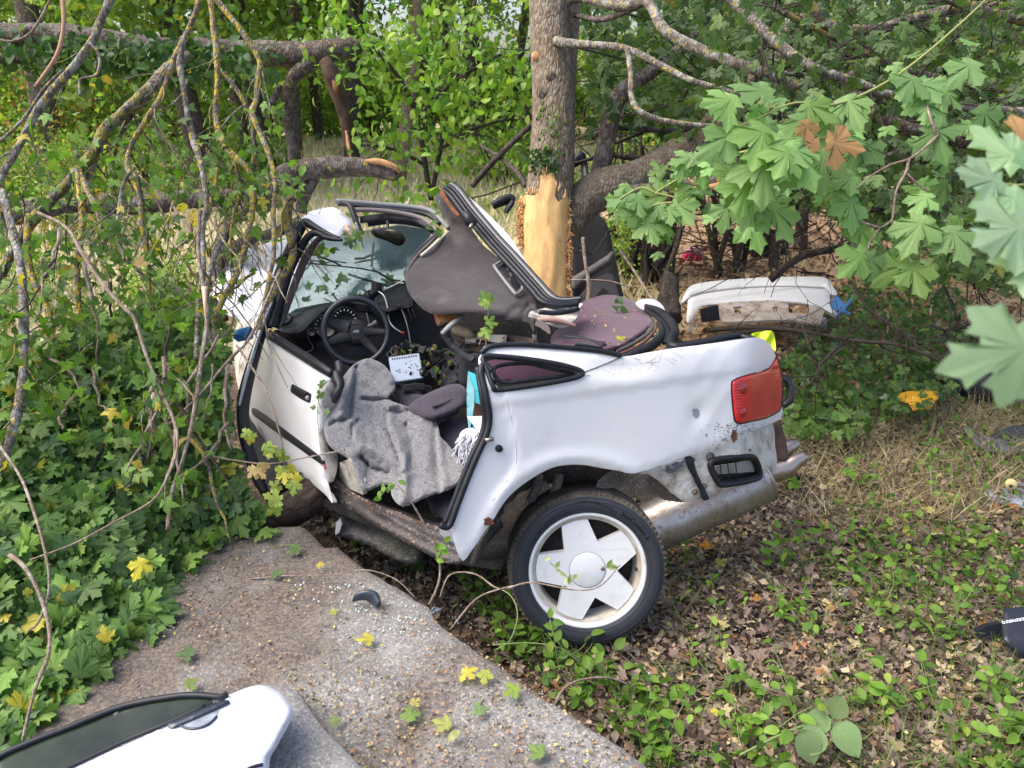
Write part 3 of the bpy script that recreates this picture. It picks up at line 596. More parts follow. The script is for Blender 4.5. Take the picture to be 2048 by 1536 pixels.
# ---- tail light
TL = [(1464, 767), (1470, 760), (1483, 754), (1510, 746), (1538, 737), (1551, 716), (1557, 722), (1562, 740), (1565, 765), (1565, 790), (1563, 806), (1558, 822), (1531, 836), (1505, 842), (1483, 847), (1473, 844), (1469, 836), (1465, 800)]
def red_mat():
    m, nt, b = _nodes('red_lens'); v = coord(nt)
    c = mixc(nt, ramp(nt, noi(nt, v, 6, 3), [(.4, (0, 0, 0)), (.6, (1, 1, 1))]), (.62, .012, .018), (.48, .016, .014)); nt.links.new(c, b.inputs['Base Color'])
    b.inputs['Roughness'].default_value = .18; b.inputs['Coat Weight'].default_value = .7; b.inputs['Subsurface Weight'].default_value = .15; return m
def tl_d(x, y): return q_d(x, y) - .012 + .0016 * np.sin((y + x * .12) * 1.05) * (np.abs(y - 790) < 48)
tl = sheet('tail_light', TL, tl_d, red_mat(), car, sp=2.6, thick=.02, sm=2, rnd=(6, .014))
sheet('tail_light_housing', [(x + (x - 1515) * .035, y + (y - 790) * .035) for x, y in TL], lambda x, y: q_d(x, y) - .002, PLAST, tl, sp=9, thick=.01, sm=2)
for y, r_ in ((778, .028), (826, .024)): lathe([(0, .003), (r_ * .6, .002), (r_, -.003)], P(1484, y, float(q_d(1484., float(y))) - .013), qn, 20, mat('red_dome', (.30, .008, .01), .12, coat=.8), 'lamp_bowl', tl)

# ---- wheel arch
def arch():
    c = np.array([(1290, 948), (1262, 946), (1235, 941), (1205, 937), (1172, 931), (1141, 930), (1111, 934), (1087, 944), (1063, 958), (1039, 975), (1018, 994), (1002, 1014), (990, 1035), (975, 1062), (955, 1092)], float)
    c = crom(c, 4); A = P(c[:, 0], c[:, 1], on_q(c[:, 0], c[:, 1], -.006)); rows = []
    ctr = WC - qn * .05
    for k, (dep, shr) in enumerate([(0, 0), (.02, .01), (.08, .02), (.16, .03), (.24, .10), (.30, .34)]):
        r_ = A - qn * dep; r_ = r_ + (ctr - qn * dep - r_) * shr; r_ = r_ + qn * (.012 * np.sin(np.arange(len(c)) * .7)[:, None]) * (k > 1); rows.append(r_)
    V = np.vstack(rows); n = len(c); F = [(i * n + j, i * n + j + 1, (i + 1) * n + j + 1, (i + 1) * n + j) for i in range(5) for j in range(n - 1)]
    put('wheel_arch_liner', V, F, UNDER, car)
arch()
sheet('inner_wing', [(925, 1060), (1000, 960), (1100, 915), (1270, 930), (1330, 965), (1350, 1000), (1230, 1010), (1270, 990), (1330, 1060), (1200, 1010), (1030, 1080), (1000, 1140), (925, 1130)], lambda x, y: QP.d(x, y) + .36, UNDER, car, sp=14, thick=.004, sm=1)
sheet('inner_wing', [(1250, 946), (1300, 950), (1340, 985), (1372, 1004), (1330, 1000), (1290, 978), (1255, 972), (1190, 978), (1215, 945)], lambda x, y: QP.d(x, y) + .09 + .02 * np.sin(x / 14), UNDER, car, sp=8, thick=.006, sm=2)
for (x0, x1) in ((1078, 1096), (1118, 1150), (1020, 1034)): tube('arch_rib', [(x0, 948, float(QP.d(x0, 948)) + .18), (x0 - 4, 972, float(QP.d(x0, 972)) + .17), (x0 - 16, 1000, float(QP.d(x0, 1000)) + .19)], .02, UNDER, car, sides=10)
for x, y in ((1074, 966), (1090, 969), (1278, 955), (996, 1040)): lathe([(0, .008), (.006, .008), (.007, .0), (.013, .001), (.014, -.004)], P(x, y, float(QP.d(x, y)) + .15), qn, 12, UNDER, 'liner_clip', car)

# ---- wheel
wn = (CAM - WC) / np.linalg.norm(CAM - WC); axw = wn + np.array([.12, 0, 0]) - np.array([0, 0, 1]) * .30 + np.array([0, -.1, 0]); axw /= np.linalg.norm(axw)
RO = .318
TYRE = mat('tyre_rubber', (.030, .033, .044), .6, 0, spec=.35, dirt=(.06, .052, .045), dscale=9, damt=(.55, .85), bs=.1, bump_s=80)
TREAD = mat('tyre_tread', (.05, .046, .043), .85, 0, dirt=(.15, .125, .10), dscale=14, damt=(.4, .7), bs=.3, bump_s=80)
ALLOY = mat('white_alloy', (.78, .78, .79), .36, 0, dirt=(.50, .44, .35), dscale=7, damt=(.52, .84), fine=((.40, .34, .27), 150, .70, .76), coat=.2)
ALLOY_D = mat('dusty_alloy', (.60, .55, .47), .6, 0, dirt=(.33, .25, .18), dscale=8, damt=(.4, .7))
wheel = bpy.data.objects.new('wheel', None); COL.objects.link(wheel); wheel.parent = car; wheel.location = Vector(WC) - car.location; wheel.empty_display_size = .1
wx, wy, wz = frame_of(axw)
side = [(.234, .012), (.242, .022), (.256, .028), (.275, .030), (.290, .025), (.300, .016)]
tread = [(.300, .016), (.308, .006), (.314, -.006)] + [q for k in range(5) for q in ((.3165 + .001 * (2 - abs(k - 2)), -.012 - k * .036), (.3175 + .001 * (2 - abs(k - 2)), -.036 - k * .036), (.309, -.038 - k * .036), (.309, -.044 - k * .036), (.3175, -.046 - k * .036))][:24] + [(.312, -.200), (.300, -.215), (.26, -.225), (.235, -.2)]
lathe(side, WC, axw, 96, TYRE, 'tyre_sidewall', wheel); tr = lathe(tread, WC, axw, 120, TREAD, 'tyre_tread', wheel)
# shoulder sipes and bead ring
mbs = MB()
for k in range(84):
    a = 2 * math.pi * k / 84; rd = math.cos(a) * wx + math.sin(a) * wy; tg = -math.sin(a) * wx + math.cos(a) * wy
    V, F = box_raw(WC + rd * .3085 + wz * (.002), np.array([rd, tg, wz]), (.012, .0035, .018)); mbs.add(V, F)
mbs.put('shoulder_sipes', mat('sipe_grime', (.16, .125, .085), .95), wheel, False)['kind'] = 'stuff'
mbr = MB()
for r_, z_ in ((.246, .0245), (.283, .0285), (.2945, .0215)):
    th = np.linspace(0, 2 * math.pi, 96, endpoint=False); V, F = tube_raw(WC + (np.cos(th)[:, None] * wx + np.sin(th)[:, None] * wy) * r_ + wz * z_, .0016, 5, closed=True); mbr.add(V, F)
mbr.put('sidewall_rib', TYRE, wheel)
rim = lathe([(.236, .006), (.235, .013), (.229, .016), (.222, .012), (.219, .004), (.217, -.004), (.204, -.010), (.201, -.060), (.196, -.13)], WC, axw, 96, ALLOY, 'rim', wheel)
lathe([(.2165, -.004), (.2035, -.0095), (.2005, -.055)], WC + wz * .0008, axw, 96, ALLOY_D, 'rim_well', rim)
star = []
w0 = R(69)
RR = .204
for k in range(5):                    # five broad arms; triangular openings between them
    c_ = w0 + k * R(72)
    star.append((.118 * math.cos(c_), .118 * math.sin(c_)))
    a0, a1 = c_ + R(21), c_ + R(72 - 21)
    star += [(RR * math.cos(a), RR * math.sin(a)) for a in np.linspace(a0, a1, 6)]
sp_ = prism('star_spokes', star, WC + wz * -.020, (wx, wy, wz), .034, ALLOY, rim)
bevel_ob(sp_, .0035, 2)
sp_.data.polygons.foreach_set('use_smooth', [False] * len(sp_.data.polygons))
lathe([(0, .0), (.068, 0), (.0700, -.0012), (.0715, -.0035)], WC + wz * .0005, axw, 64, ALLOY, 'hub_cap', rim)
lathe([(.0718, .0006), (.0735, .0006)], WC + wz * -.0022, axw, 64, mat('cap_gap', (.25, .24, .24), .7), 'cap_groove', rim)
lathe([(0, .004), (.005, .004), (.006, .002), (.008, .001), (.009, 0)], WC + wx * .061 + wy * .004 + wz * .001, axw, 14, STEEL, 'cap_screw', rim)
tube('valve', [tuple(v) for v in (WC + wx * .196 + wy * .0 + wz * -.012, WC + wx * .192 + wz * .010)], .005, PLAST, rim, world=True, sides=8)
lathe([(0, -.07), (.10, -.07), (.103, -.075), (.14, -.078), (.17, -.085), (.20, -.10)], WC, axw, 64, mat('brake_drum', (.022, .018, .017), .85, c2=(.05, .032, .024), ns=20), 'brake_drum', wheel)
def arc_text(s, rad, a_mid, size, m, name, parent, zoff, spread=1.0, thin=.0012):
    cu = bpy.data.curves.new(name, 'FONT'); cu.body = s; cu.size = size; cu.extrude = thin; cu.align_x = 'CENTER'; cu.space_character = 1.05
    t = bpy.data.objects.new(name, cu); COL.objects.link(t); dg = bpy.context.evaluated_depsgraph_get(); me = bpy.data.meshes.new_from_object(t.evaluated_get(dg)); bpy.data.objects.remove(t); bpy.data.curves.remove(cu)
    n = len(me.vertices); V = np.empty(n * 3); me.vertices.foreach_get('co', V); V = V.reshape(-1, 3); a = a_mid - V[:, 0] * spread / rad; rr = rad + V[:, 1] - size * .3
    W = WC + (np.cos(a)[:, None] * wx + np.sin(a)[:, None] * wy) * rr[:, None] + wz * (zoff + V[:, 2:3]); F = [tuple(p.vertices) for p in me.polygons]; bpy.data.meshes.remove(me); return put(name, W, F, m, parent, False)
arc_text('EcoContact 6', .268, R(45), .026, mat('moulded_letters', (.009, .009, .011), .5), 'lettering', wheel, .0312)
# a few tyre-side strokes of the moulded pattern
mbk = MB()
for a0, a1, r0, r1 in ((112, 92, .252, .283), (92, 66, .283, .262), (118, 96, .262, .288), (96, 70, .288, .271), (150, 120, .25, .26)):
    th = np.linspace(R(a0), R(a1), 10); rr = np.linspace(r0, r1, 10)[:, None]; V, F = tube_raw(WC + (np.cos(th)[:, None] * wx + np.sin(th)[:, None] * wy) * rr + wz * .0302, .0012, 4); mbk.add(V, F)
mbk.put('sidewall_pattern', MATS['moulded_letters'], wheel)
# axle and trailing arm seen left of the tyre
tube('trailing_arm', [(930, 1098, 3.25), (980, 1095, 3.3), (1040, 1100, 3.4)], (.045, .05, .05), UNDER, car, sides=10, noise=.1)
tube('trailing_arm', [(945, 1130, 3.12), (965, 1085, 3.15), (1000, 1045, 3.22)], (.025, .03, .03), UNDER, car, sides=8, noise=.15, flat=.5)
tube('axle_beam', [(1010, 1110, 3.45), (1110, 1075, 3.6), (1300, 1040, 3.9)], .04, UNDER, car, sides=10)

# ---- exhaust
ma, mb_ = P(1284, 1062, 3.50), P(1530, 952, 3.52); ax_ = mb_ - ma; L_ = np.linalg.norm(ax_); ax_ /= L_
q0 = [(t, r_) for t, r_ in ((-.004, .06), (0, .112), (.010, .119), (.012, .114), (.03, .115), (L_ * .5, .116), (L_ - .03, .115), (L_ - .012, .114), (L_ - .010, .118), (L_, .117), (L_ + .006, .06))]
mp = np.array([ma + ax_ * t for t, _ in q0]); V, F = tube_raw(mp, [r_ for _, r_ in q0], 40, flat=1.0, upv=(0, .4, 1)); 
# oval can: squeeze across the line of sight
can = put('silencer', V, F, mat('silencer_steel', (.46, .45, .45), .38, .85, c2=(.36, .31, .28), ns=6, dirt=(.20, .14, .10), dscale=26, damt=(.52, .74), fine=((.13, .08, .055), 150, .60, .66)), car)
tube('silencer_seam', [tuple(v) for v in (ma + ax_ * .02 + np.array([0, -.096, -.03]), mb_ + ax_ * -.02 + np.array([0, -.096, -.03]))], .004, STEEL, can, world=True)
TIP = mat('tailpipe_steel', (.46, .38, .33), .30, .85, c2=(.30, .22, .18), ns=9, dirt=(.2, .13, .1), dscale=20, damt=(.55, .7))
tube('tailpipe', [(1535, 945, 3.62), (1570, 938, 3.62), (1588, 925, 3.62), (1612, 912, 3.62)], (.05, .05, .040, .026), TIP, car, sides=18, flat=.9)
tube('tailpipe', [(1550, 905, 3.66), (1566, 900, 3.66), (1582, 892, 3.66), (1596, 886, 3.66)], (.03, .040, .034, .022), TIP, car, sides=18)
tube('rear_frame', [(1548, 845, 3.6), (1556, 880, 3.62), (1566, 920, 3.62)], (.03, .035, .03), mat('brown_frame', (.10, .06, .045), .8, c2=(.05, .03, .025), ns=20), car, sides=8)
tube('rear_hose', [(1560, 755, 3.62), (1576, 762, 3.62), (1581, 780, 3.62), (1578, 800, 3.62), (1566, 812, 3.62)], (.018, .020, .019, .020, .016), mat('black_hose', (.02, .02, .024), .22), car, sides=14)
# tail seen from behind: rear face running away from us to the far corner
tube('rear_face_panel', [(1540, 730, 3.80), (1542, 800, 3.78), (1540, 870, 3.76), (1532, 930, 3.76)], (.05, .05, .05, .05), WHITE_D, car, flat=.5, sides=8)

# ---- boot opening and far rear corner
tube('boot_seal', [(1232, 722, 3.26), (1275, 705, 3.32), (1305, 690, 3.42), (1325, 668, 3.6), (1318, 645, 3.7)], (.012, .02, .022, .018, .012), RUBBER, car, sm=7, sides=10)
tube('boot_seal', [(1292, 612, 4.1), (1318, 622, 3.95), (1340, 642, 3.75), (1350, 664, 3.6), (1340, 682, 3.5), (1350, 694, 3.42), (1400, 688, 3.45), (1450, 676, 3.5), (1480, 672, 3.54), (1500, 678, 3.5)], (.012, .018, .022, .022, .022, .02, .018, .016, .014, .01), RUBBER, car, sm=7, sides=12)
tube('boot_seal', [(1290, 618, 4.1), (1315, 634, 3.95), (1330, 652, 3.75), (1336, 668, 3.6), (1328, 686, 3.5)], (.01, .015, .016, .015, .01), RUBBER, car, sm=7, sides=10)
sheet('boot_gutter', [(1345, 672), (1368, 682), (1400, 677), (1450, 668), (1490, 668), (1512, 678), (1450, 690), (1360, 702), (1335, 700)], [(1340, 690, 3.42), (1400, 690, 3.42), (1500, 676, 3.52), (1368, 680, 3.7), (1450, 668, 3.75)], PLAST, car, sp=8, thick=.01)
sheet('far_wing', [(1272, 604), (1292, 597), (1312, 600), (1326, 612), (1330, 626), (1310, 625), (1290, 618)], [(1272, 604, 4.15), (1300, 597, 4.3), (1330, 626, 4.1)], WHITE, car, sp=6, thick=.01, sm=2, rnd=(4, .02))
# ---- rear seat back and parcel area
def seat_d(x, y):
    d = tps([(1105, 700, 3.55), (1154, 608, 4.2), (1216, 589, 4.45), (1290, 614, 4.3), (1305, 640, 4.0), (1234, 699, 3.45), (1180, 660, 3.78)])(x, y)
    return d - .03 * np.exp(-((x - 1230) ** 2 / 4000 + (y - 645) ** 2 / 900)) + .016 * np.exp(-(seg_dist(x, y, [(1150, 630), (1200, 606), (1222, 600)]) / 3) ** 2) + .012 * np.sin(x / 12 + y / 17) * .3
sheet('rear_seat_back', [(1103, 672), (1130, 645), (1152, 612), (1181, 597), (1216, 589), (1257, 597), (1288, 612), (1304, 634), (1300, 654), (1272, 676), (1236, 698), (1200, 703), (1160, 699), (1108, 697)], seat_d, CLOTH_P, car, sp=5, thick=.05, rnd=(10, .07))
tube('seat_piping', [(1236, 703, 3.45), (1272, 684, 3.6), (1300, 662, 3.85), (1306, 640, 4.05)], .010, CLOTH_N, car)
tube('seat_piping', [(1240, 708, 3.40), (1280, 690, 3.52), (1308, 664, 3.75), (1312, 646, 3.9)], .007, mat('torn_trim_red', (.12, .05, .045), .8), car)
sheet('glass_ledge', [(1235, 712), (1262, 702), (1300, 682), (1322, 655), (1330, 668), (1312, 690), (1280, 704), (1240, 716)], [(1235, 712, 3.32), (1300, 684, 3.5), (1325, 655, 3.7)], mat('speckled_ledge', (.03, .045, .045), .4, fine=((.5, .55, .52), 160, .62, .66)), car, sp=6, thick=.01)
tube('belt_buckle', [(1150, 692, 3.42), (1165, 690, 3.42), (1205, 695, 3.36)], (.012, .018, .006), PLAST, car, flat=.6)
tube('seat_belt', [(1128, 672, 3.5), (1165, 676, 3.45), (1210, 690, 3.36)], .005, PLAST, car, flat=2.2)
# debris of trim in the middle
sheet('broken_trim', [(1062, 622), (1160, 606), (1158, 618), (1150, 640), (1120, 648), (1080, 632)], [(1062, 622, 3.65), (1160, 606, 3.9), (1120, 648, 3.6)], WHITE_D, car, sp=8, thick=.02)
tube('broken_trim', [(1075, 640, 3.58), (1110, 640, 3.58), (1152, 652, 3.6)], (.012, .014, .008), mat('pink_trim', (.35, .22, .18), .8), car)
tube('broken_trim', [(1078, 624, 3.60), (1120, 626, 3.62), (1156, 618, 3.7)], .012, RUBBER, car)
sheet('torn_panel', [(1076, 640), (1096, 650), (1100, 668), (1080, 655), (1070, 650)], 3.5, mat('grey_card', (.18, .15, .14), .9), car, sp=6, thick=.004)
sheet('parcel_shelf_steel', [(930, 668), (955, 668), (1012, 670), (1012, 685), (992, 685), (952, 678), (950, 688), (930, 686)], [(930, 680, 3.9), (1012, 680, 3.75)], mat('cream_steel', (.50, .47, .40), .6, dirt=(.12, .08, .05), dscale=20, damt=(.5, .6)), car, sp=6, thick=.01, sm=1)
sheet('parcel_shelf_steel', [(905, 655), (925, 660), (1060, 675), (1070, 695), (1040, 700), (960, 705), (920, 690), (900, 668)], [(905, 660, 4.0), (1060, 690, 3.7)], mat('dark_brown_trim', (.06, .042, .038), .9, c2=(.12, .08, .06), ns=20), car, sp=10, thick=.01)
sheet('torn_foam', [(904, 655), (920, 648), (935, 655), (952, 672), (940, 676), (920, 672), (906, 668)], 3.85, FOAM, car, sp=5, thick=.02, rnd=(4, .02))
sheet('torn_foam', [(869, 628), (880, 624), (920, 628), (912, 645), (895, 645), (885, 650), (876, 652), (870, 640)], 3.80, mat('orange_fibre', (.30, .10, .03), .9, c2=(.45, .28, .14), ns=22, bs=.4), car, sp=5, thick=.02, rnd=(4, .02))
tube('roof_strut', [(884, 668, 3.7), (900, 652, 3.7), (925, 632, 3.75)], (.012, .014, .012), GREYP, car, flat=1.4)
tube('belt_reel_cord', [(890, 672, 3.72), (940, 685, 3.7), (1000, 690, 3.68), (1030, 680, 3.7)], .0035, PLAST, car)
tube('pull_cord', [(958, 690, 3.6), (966, 670, 3.6), (972, 682, 3.6), (971, 696, 3.6)], .0022, mat('tan_cord', (.35, .22, .13), .9), car)
lathe([(0, .004), (.010, .004), (.013, 0), (.013, -.004)], P(971, 698, 3.58), (0, -1, .3), 16, mat('pale_button', (.55, .53, .48), .5), 'trim_button', car)
sheet('pillar_trim', [(886, 655), (905, 680), (930, 705), (948, 712), (940, 722), (918, 710), (895, 690), (880, 668)], [(886, 655, 3.9), (948, 712, 3.4)], PLAST, car, sp=6, thick=.02, rnd=(4, .02))

# ---- folded roof
HL = [(870, 391), (888, 384), (896, 392), (912, 414), (929, 438), (946, 462), (964, 488), (985, 506), (1005, 523), (1030, 548), (1052, 573), (1066, 594), (1074, 620), (1073, 684), (1066, 668), (1058, 645), (1034, 643), (1000, 636), (964, 629), (911, 628), (864, 628), (835, 608), (815, 580), (810, 545), (830, 520), (859, 496), (884, 474), (901, 458), (893, 440), (879, 422)]
def hl_d(x, y):
    d = tps([(880, 388, 4.25), (929, 438, 4.15), (1005, 523, 4.0), (1060, 590, 3.85), (1072, 680, 3.62), (1000, 636, 3.62), (864, 626, 3.70), (812, 560, 3.95), (859, 496, 4.15), (930, 560, 3.92)])(x, y)
    for ln, w_, a in (([(1040, 645), (1046, 622), (1060, 605)], 5, .03), ([(1056, 645), (1052, 630), (1062, 615)], 3, -.02), ([(1008, 640), (1020, 622), (1040, 610)], 4, .022), ([(905, 400), (925, 450), (950, 480)], 9, .025), ([(885, 400), (905, 440)], 5, -.02), ([(830, 520), (860, 560), (930, 600)], 28, -.03), ([(820, 600), (900, 615), (1000, 625)], 10, -.02), ([(1064, 600), (1068, 640), (1071, 680)], 4, -.03)):
        d = d + a * np.exp(-(seg_dist(x, y, ln) / w_) ** 2)
    return d
roof = sheet('roof_lining', HL, hl_d, LINER, car, sp=6, thick=.012, sm=2, rnd=(8, .02))
gh = [(1003, 522), (992, 530), (991, 537), (1027, 584), (1034, 588), (1044, 580), (1043, 573)]
tube('grab_handle', [(x, y, float(hl_d(np.array(x), np.array(y))) - .03) for x, y in gh], (.006, .010, .012, .012, .010, .010, .006), GREYP, roof, sides=8, sm=5, flat=.7)
sheet('handle_recess', [(1008, 526), (1042, 572), (1032, 580), (998, 534)], lambda x, y: hl_d(x, y) - .003, PLAST, roof, sp=6, thick=.002, sm=1)
line = [(884, 380), (900, 392), (925, 425), (950, 455), (980, 490), (1010, 522), (1040, 555), (1064, 582), (1085, 604), (1120, 611), (1156, 608)]
def roofd(x, y): return tps([(884, 380, 4.22), (950, 455, 4.08), (1010, 522, 3.95), (1064, 582, 3.80), (1085, 604, 3.74), (1150, 608, 3.75)])(x, y)
for k, (ox, oy, r_, m_) in enumerate(((0, 0, .013, RUBBER), (6, -5, .011, RUBBER), (12, -9, .010, RUBBER), (17, -13, .007, GREYP), (21, -14, .010, RUBBER))):
    pts = [(x + ox * (1 if i < 9 else .3), y + oy * (1 if i < 9 else .9), float(roofd(np.array(float(x)), np.array(float(y)))) + .01 * k) for i, (x, y) in enumerate(line)]
    tube('roof_rail_seal', pts, r_, m_, car, sides=10, sm=6)
tube('roof_catch', [(925, 425, 4.02), (940, 440, 4.0), (948, 452, 4.0)], (.012, .03, .016), RUBBER, car, sides=8, noise=.3, nscale=30)
tube('roof_catch', [(944, 448, 3.99), (940, 456, 3.98)], (.012, .008), STEEL, car)
sheet('roof_skin', [(900, 375), (923, 382), (945, 400), (972, 424), (1008, 460), (1032, 490), (1054, 525), (1083, 570), (1098, 592), (1118, 600), (1150, 600), (1154, 606), (1110, 610), (1080, 596), (1050, 560), (1010, 515), (960, 460), (925, 415)], lambda x, y: roofd(x, y) + .05 - .0009 * (x - 900 - (y - 375) * .9), WHITE, car, sp=6, thick=.01, rnd=(6, .03))
sheet('roof_edge_torn', [(884, 378), (892, 392), (905, 412), (918, 428), (912, 430), (898, 414), (886, 396), (880, 384)], 4.12, mat('rust_orange', (.36, .13, .05), .9, c2=(.16, .07, .04), ns=30), car, sp=5, thick=.006)
# windscreen header
HDRB = mat('header_trim', (.10, .088, .085), .8, dirt=(.04, .035, .035), dscale=14, damt=(.45, .6))
for k, (pts, r_, m_) in enumerate([
    ([(672, 402, 4.35), (700, 404, 4.35), (760, 409, 4.38), (820, 414, 4.4), (862, 422, 4.38), (884, 442, 4.32), (898, 456, 4.22)], .015, GREYP),
    ([(676, 408, 4.33), (720, 412, 4.33), (790, 420, 4.36), (850, 428, 4.36), (880, 448, 4.3)], .012, RUBBER),
    ([(704, 420, 4.32), (750, 420, 4.34), (810, 428, 4.36), (850, 440, 4.34), (876, 462, 4.25)], .014, mat('pinkish_trim', (.20, .165, .16), .8)),
    ([(720, 440, 4.36), (770, 434, 4.38), (830, 438, 4.38), (866, 458, 4.3)], .020, HDRB),
    ([(735, 448, 4.40), (790, 442, 4.42), (850, 452, 4.4), (872, 468, 4.3)], .018, RUBBER),
    ([(874, 468, 4.22), (850, 490, 4.2), (828, 515, 4.12), (814, 545, 4.05)], .016, RUBBER),
    ([(882, 466, 4.18), (862, 484, 4.16), (836, 510, 4.1), (818, 536, 4.02), (812, 556, 4.0)], .010, HDRB),
    ([(890, 470, 4.16), (866, 492, 4.12), (842, 512, 4.08)], .009, mat('cream_trim', (.48, .43, .36), .8)),
    ([(682, 404, 4.3), (700, 412, 4.28), (708, 432, 4.26), (716, 452, 4.24), (726, 466, 4.22)], (.012, .016, .018, .014, .008), RUBBER),
    ([(712, 446, 4.2), (716, 460, 4.2), (719, 470, 4.2)], (.008, .009, .004), STEEL)]):
    tube('windscreen_header', pts, r_, m_, car, sides=8, sm=6)
sheet('roof_corner', [(609, 438), (618, 424), (640, 418), (666, 414), (684, 424), (702, 438), (704, 450), (692, 458), (684, 468), (672, 474), (640, 455)], [(609, 438, 4.15), (666, 414, 4.4), (702, 438, 4.35), (672, 474, 4.1)], WHITE, car, sp=6, thick=.01, sm=2, rnd=(5, .02))
tube('torn_tinsel', [(692, 456, 4.15), (700, 464, 4.12), (706, 476, 4.12), (712, 488, 4.15)], (.02, .022, .014, .004), mat('torn_fibre', (.28, .16, .10), .9, c2=(.6, .55, .5), ns=60), car, noise=.6, nscale=60, sides=10)
# A pillar
tube('pillar_seal', [(678, 478, 4.04), (650, 466, 4.08), (625, 452, 4.12), (610, 446, 4.15), (598, 462, 4.15), (580, 500, 4.16), (562, 540, 4.18), (546, 585, 4.2), (536, 625, 4.2), (530, 655, 4.2)], (.012, .016, .020, .026, .028, .028, .028, .030, .034, .036), RUBBER, car, sides=12, sm=6)
tube('pillar_seal', [(684, 480, 4.02), (655, 476, 4.06), (632, 466, 4.1), (616, 474, 4.12), (602, 496, 4.14), (584, 534, 4.15), (568, 578, 4.15), (556, 620, 4.15), (548, 655, 4.15)], (.008, .014, .018, .020, .020, .020, .022, .026, .03), RUBBER, car, sides=12, sm=6)
tube('pillar_skin', [(606, 440, 4.2), (592, 460, 4.21), (572, 502, 4.22), (553, 542, 4.24), (540, 582, 4.25)], (.008, .010, .010, .010, .008), mat('cream_pillar', (.62, .60, .48), .5), car, sides=8)
PT = mat('pillar_trim', (.17, .125, .12), .85, dirt=(.07, .05, .05), dscale=18, damt=(.5, .7))
tube('pillar_lining', [(652, 474, 4.15), (634, 482, 4.2), (612, 515, 4.22), (596, 552, 4.24), (580, 595, 4.22), (566, 635, 4.18), (556, 655, 4.15)], (.008, .018, .022, .022, .02, .018, .012), PT, car, sides=8, sm=6)
# ---- windscreen
def glass_mat(name='cracked_glass', tint=(.88, .97, .95), cracks=True):
    m, nt, b = _nodes(name); nt.nodes.remove(b); out = nt.nodes['Material Output']; v = coord(nt)
    t = nt.nodes.new('ShaderNodeBsdfTransparent'); t.inputs[0].default_value = (*tint, 1); g = N(nt, 'ShaderNodeBsdfGlossy', Roughness=.06); g.inputs[0].default_value = (.9, .97, 1, 1)
    f = N(nt, 'ShaderNodeFresnel', IOR=1.5); mx = nt.nodes.new('ShaderNodeMixShader'); nt.links.new(mathn(nt, 'ADD', f.outputs[0], .10), mx.inputs[0]); nt.links.new(t.outputs[0], mx.inputs[1]); nt.links.new(g.outputs[0], mx.inputs[2]); last = mx.outputs[0]
    if cracks:
        e = vor(nt, v, 13, 'DISTANCE_TO_EDGE'); e2_ = vor(nt, coord(nt, (1, 1, 4)), 16, 'DISTANCE_TO_EDGE'); msk = ramp(nt, noi(nt, v, 2.6, 3), [(.42, (0, 0, 0)), (.60, (1, 1, 1))])
        a = ramp(nt, mathn(nt, 'MINIMUM', e, e2_), [(.0, (1, 1, 1)), (.022, (0, 0, 0))]); k = mathn(nt, 'MULTIPLY', a, msk); k = mathn(nt, 'MAXIMUM', k, ramp(nt, noi(nt, v, 55, 4, .8), [(.60, (0, 0, 0)), (.70, (.6, .6, .6))]))
        k = mathn(nt, 'MAXIMUM', mathn(nt, 'MULTIPLY', k, .75), .16)
        df = N(nt, 'ShaderNodeBsdfDiffuse'); df.inputs[0].default_value = (.72, .84, .84, 1); m2 = nt.nodes.new('ShaderNodeMixShader'); nt.links.new(k, m2.inputs[0]); nt.links.new(last, m2.inputs[1]); nt.links.new(df.outputs[0], m2.inputs[2]); last = m2.outputs[0]
    nt.links.new(last, out.inputs[0]); return m
WSD = [(556, 618, 4.45), (600, 500, 4.35), (640, 468, 4.32), (700, 462, 4.36), (860, 462, 4.4), (815, 560, 4.7), (700, 600, 4.7), (560, 645, 4.5)]
def ws_d(x, y): return tps(WSD)(x, y) + .010 * np.sin(x / 19 + 1.3 * np.sin(y / 23)) * smooth01((y - 500) / 60)
sheet('windscreen', [(552, 648), (566, 600), (590, 545), (618, 490), (640, 466), (700, 458), (730, 462), (800, 450), (866, 462), (850, 490), (818, 540), (812, 572), (760, 590), (700, 606), (620, 625)], ws_d, glass_mat(), car, sp=8, thick=.005, sm=1)
tube('windscreen_seal', [(548, 650, 4.45), (600, 632, 4.55), (680, 606, 4.62), (740, 590, 4.66), (812, 568, 4.66)], .010, RUBBER, car)
_r = np.random.default_rng(15); _n = 70; _x, _y = _r.uniform(590, 830, _n), _r.uniform(470, 610, _n); _k = _y > 560 - (_x - 590) * .12 + _r.normal(0, 50, _n); _x, _y = _x[_k], _y[_k]; _n = len(_x)
leaves(car, P(_x, _y, ws_d(_x, _y) + .05), rdir(_n, _r) * .7 - FW, rdir(_n, _r), _r.uniform(.03, .07, _n), MAPLES_LO, GREEN, name='reflection_leaves', seed=16)  # leaves added behind the glass in place of reflections and leaf shadows
_m = MB()
for _i in range(26): _a = _r.uniform(590, 820), _r.uniform(475, 600); _p = P(_a[0], _a[1], float(ws_d(np.array(_a[0]), np.array(_a[1]))) + .05); _q = P(_a[0] + _r.normal(60, 60), _a[1] + _r.normal(0, 30), float(ws_d(np.array(_a[0]), np.array(_a[1]))) + .12); V, F = tube_raw(_p + (_q - _p) * np.linspace(0, 1, 5)[:, None] + _r.normal(0, .008, (5, 3)), _r.uniform(.003, .009), 5); _m.add(V, F)
_m.put('reflection_twigs', mat('twig_plain', (.10, .085, .06), .9), car)['kind'] = 'stuff'  # twigs added behind the glass to stand in for reflected branches
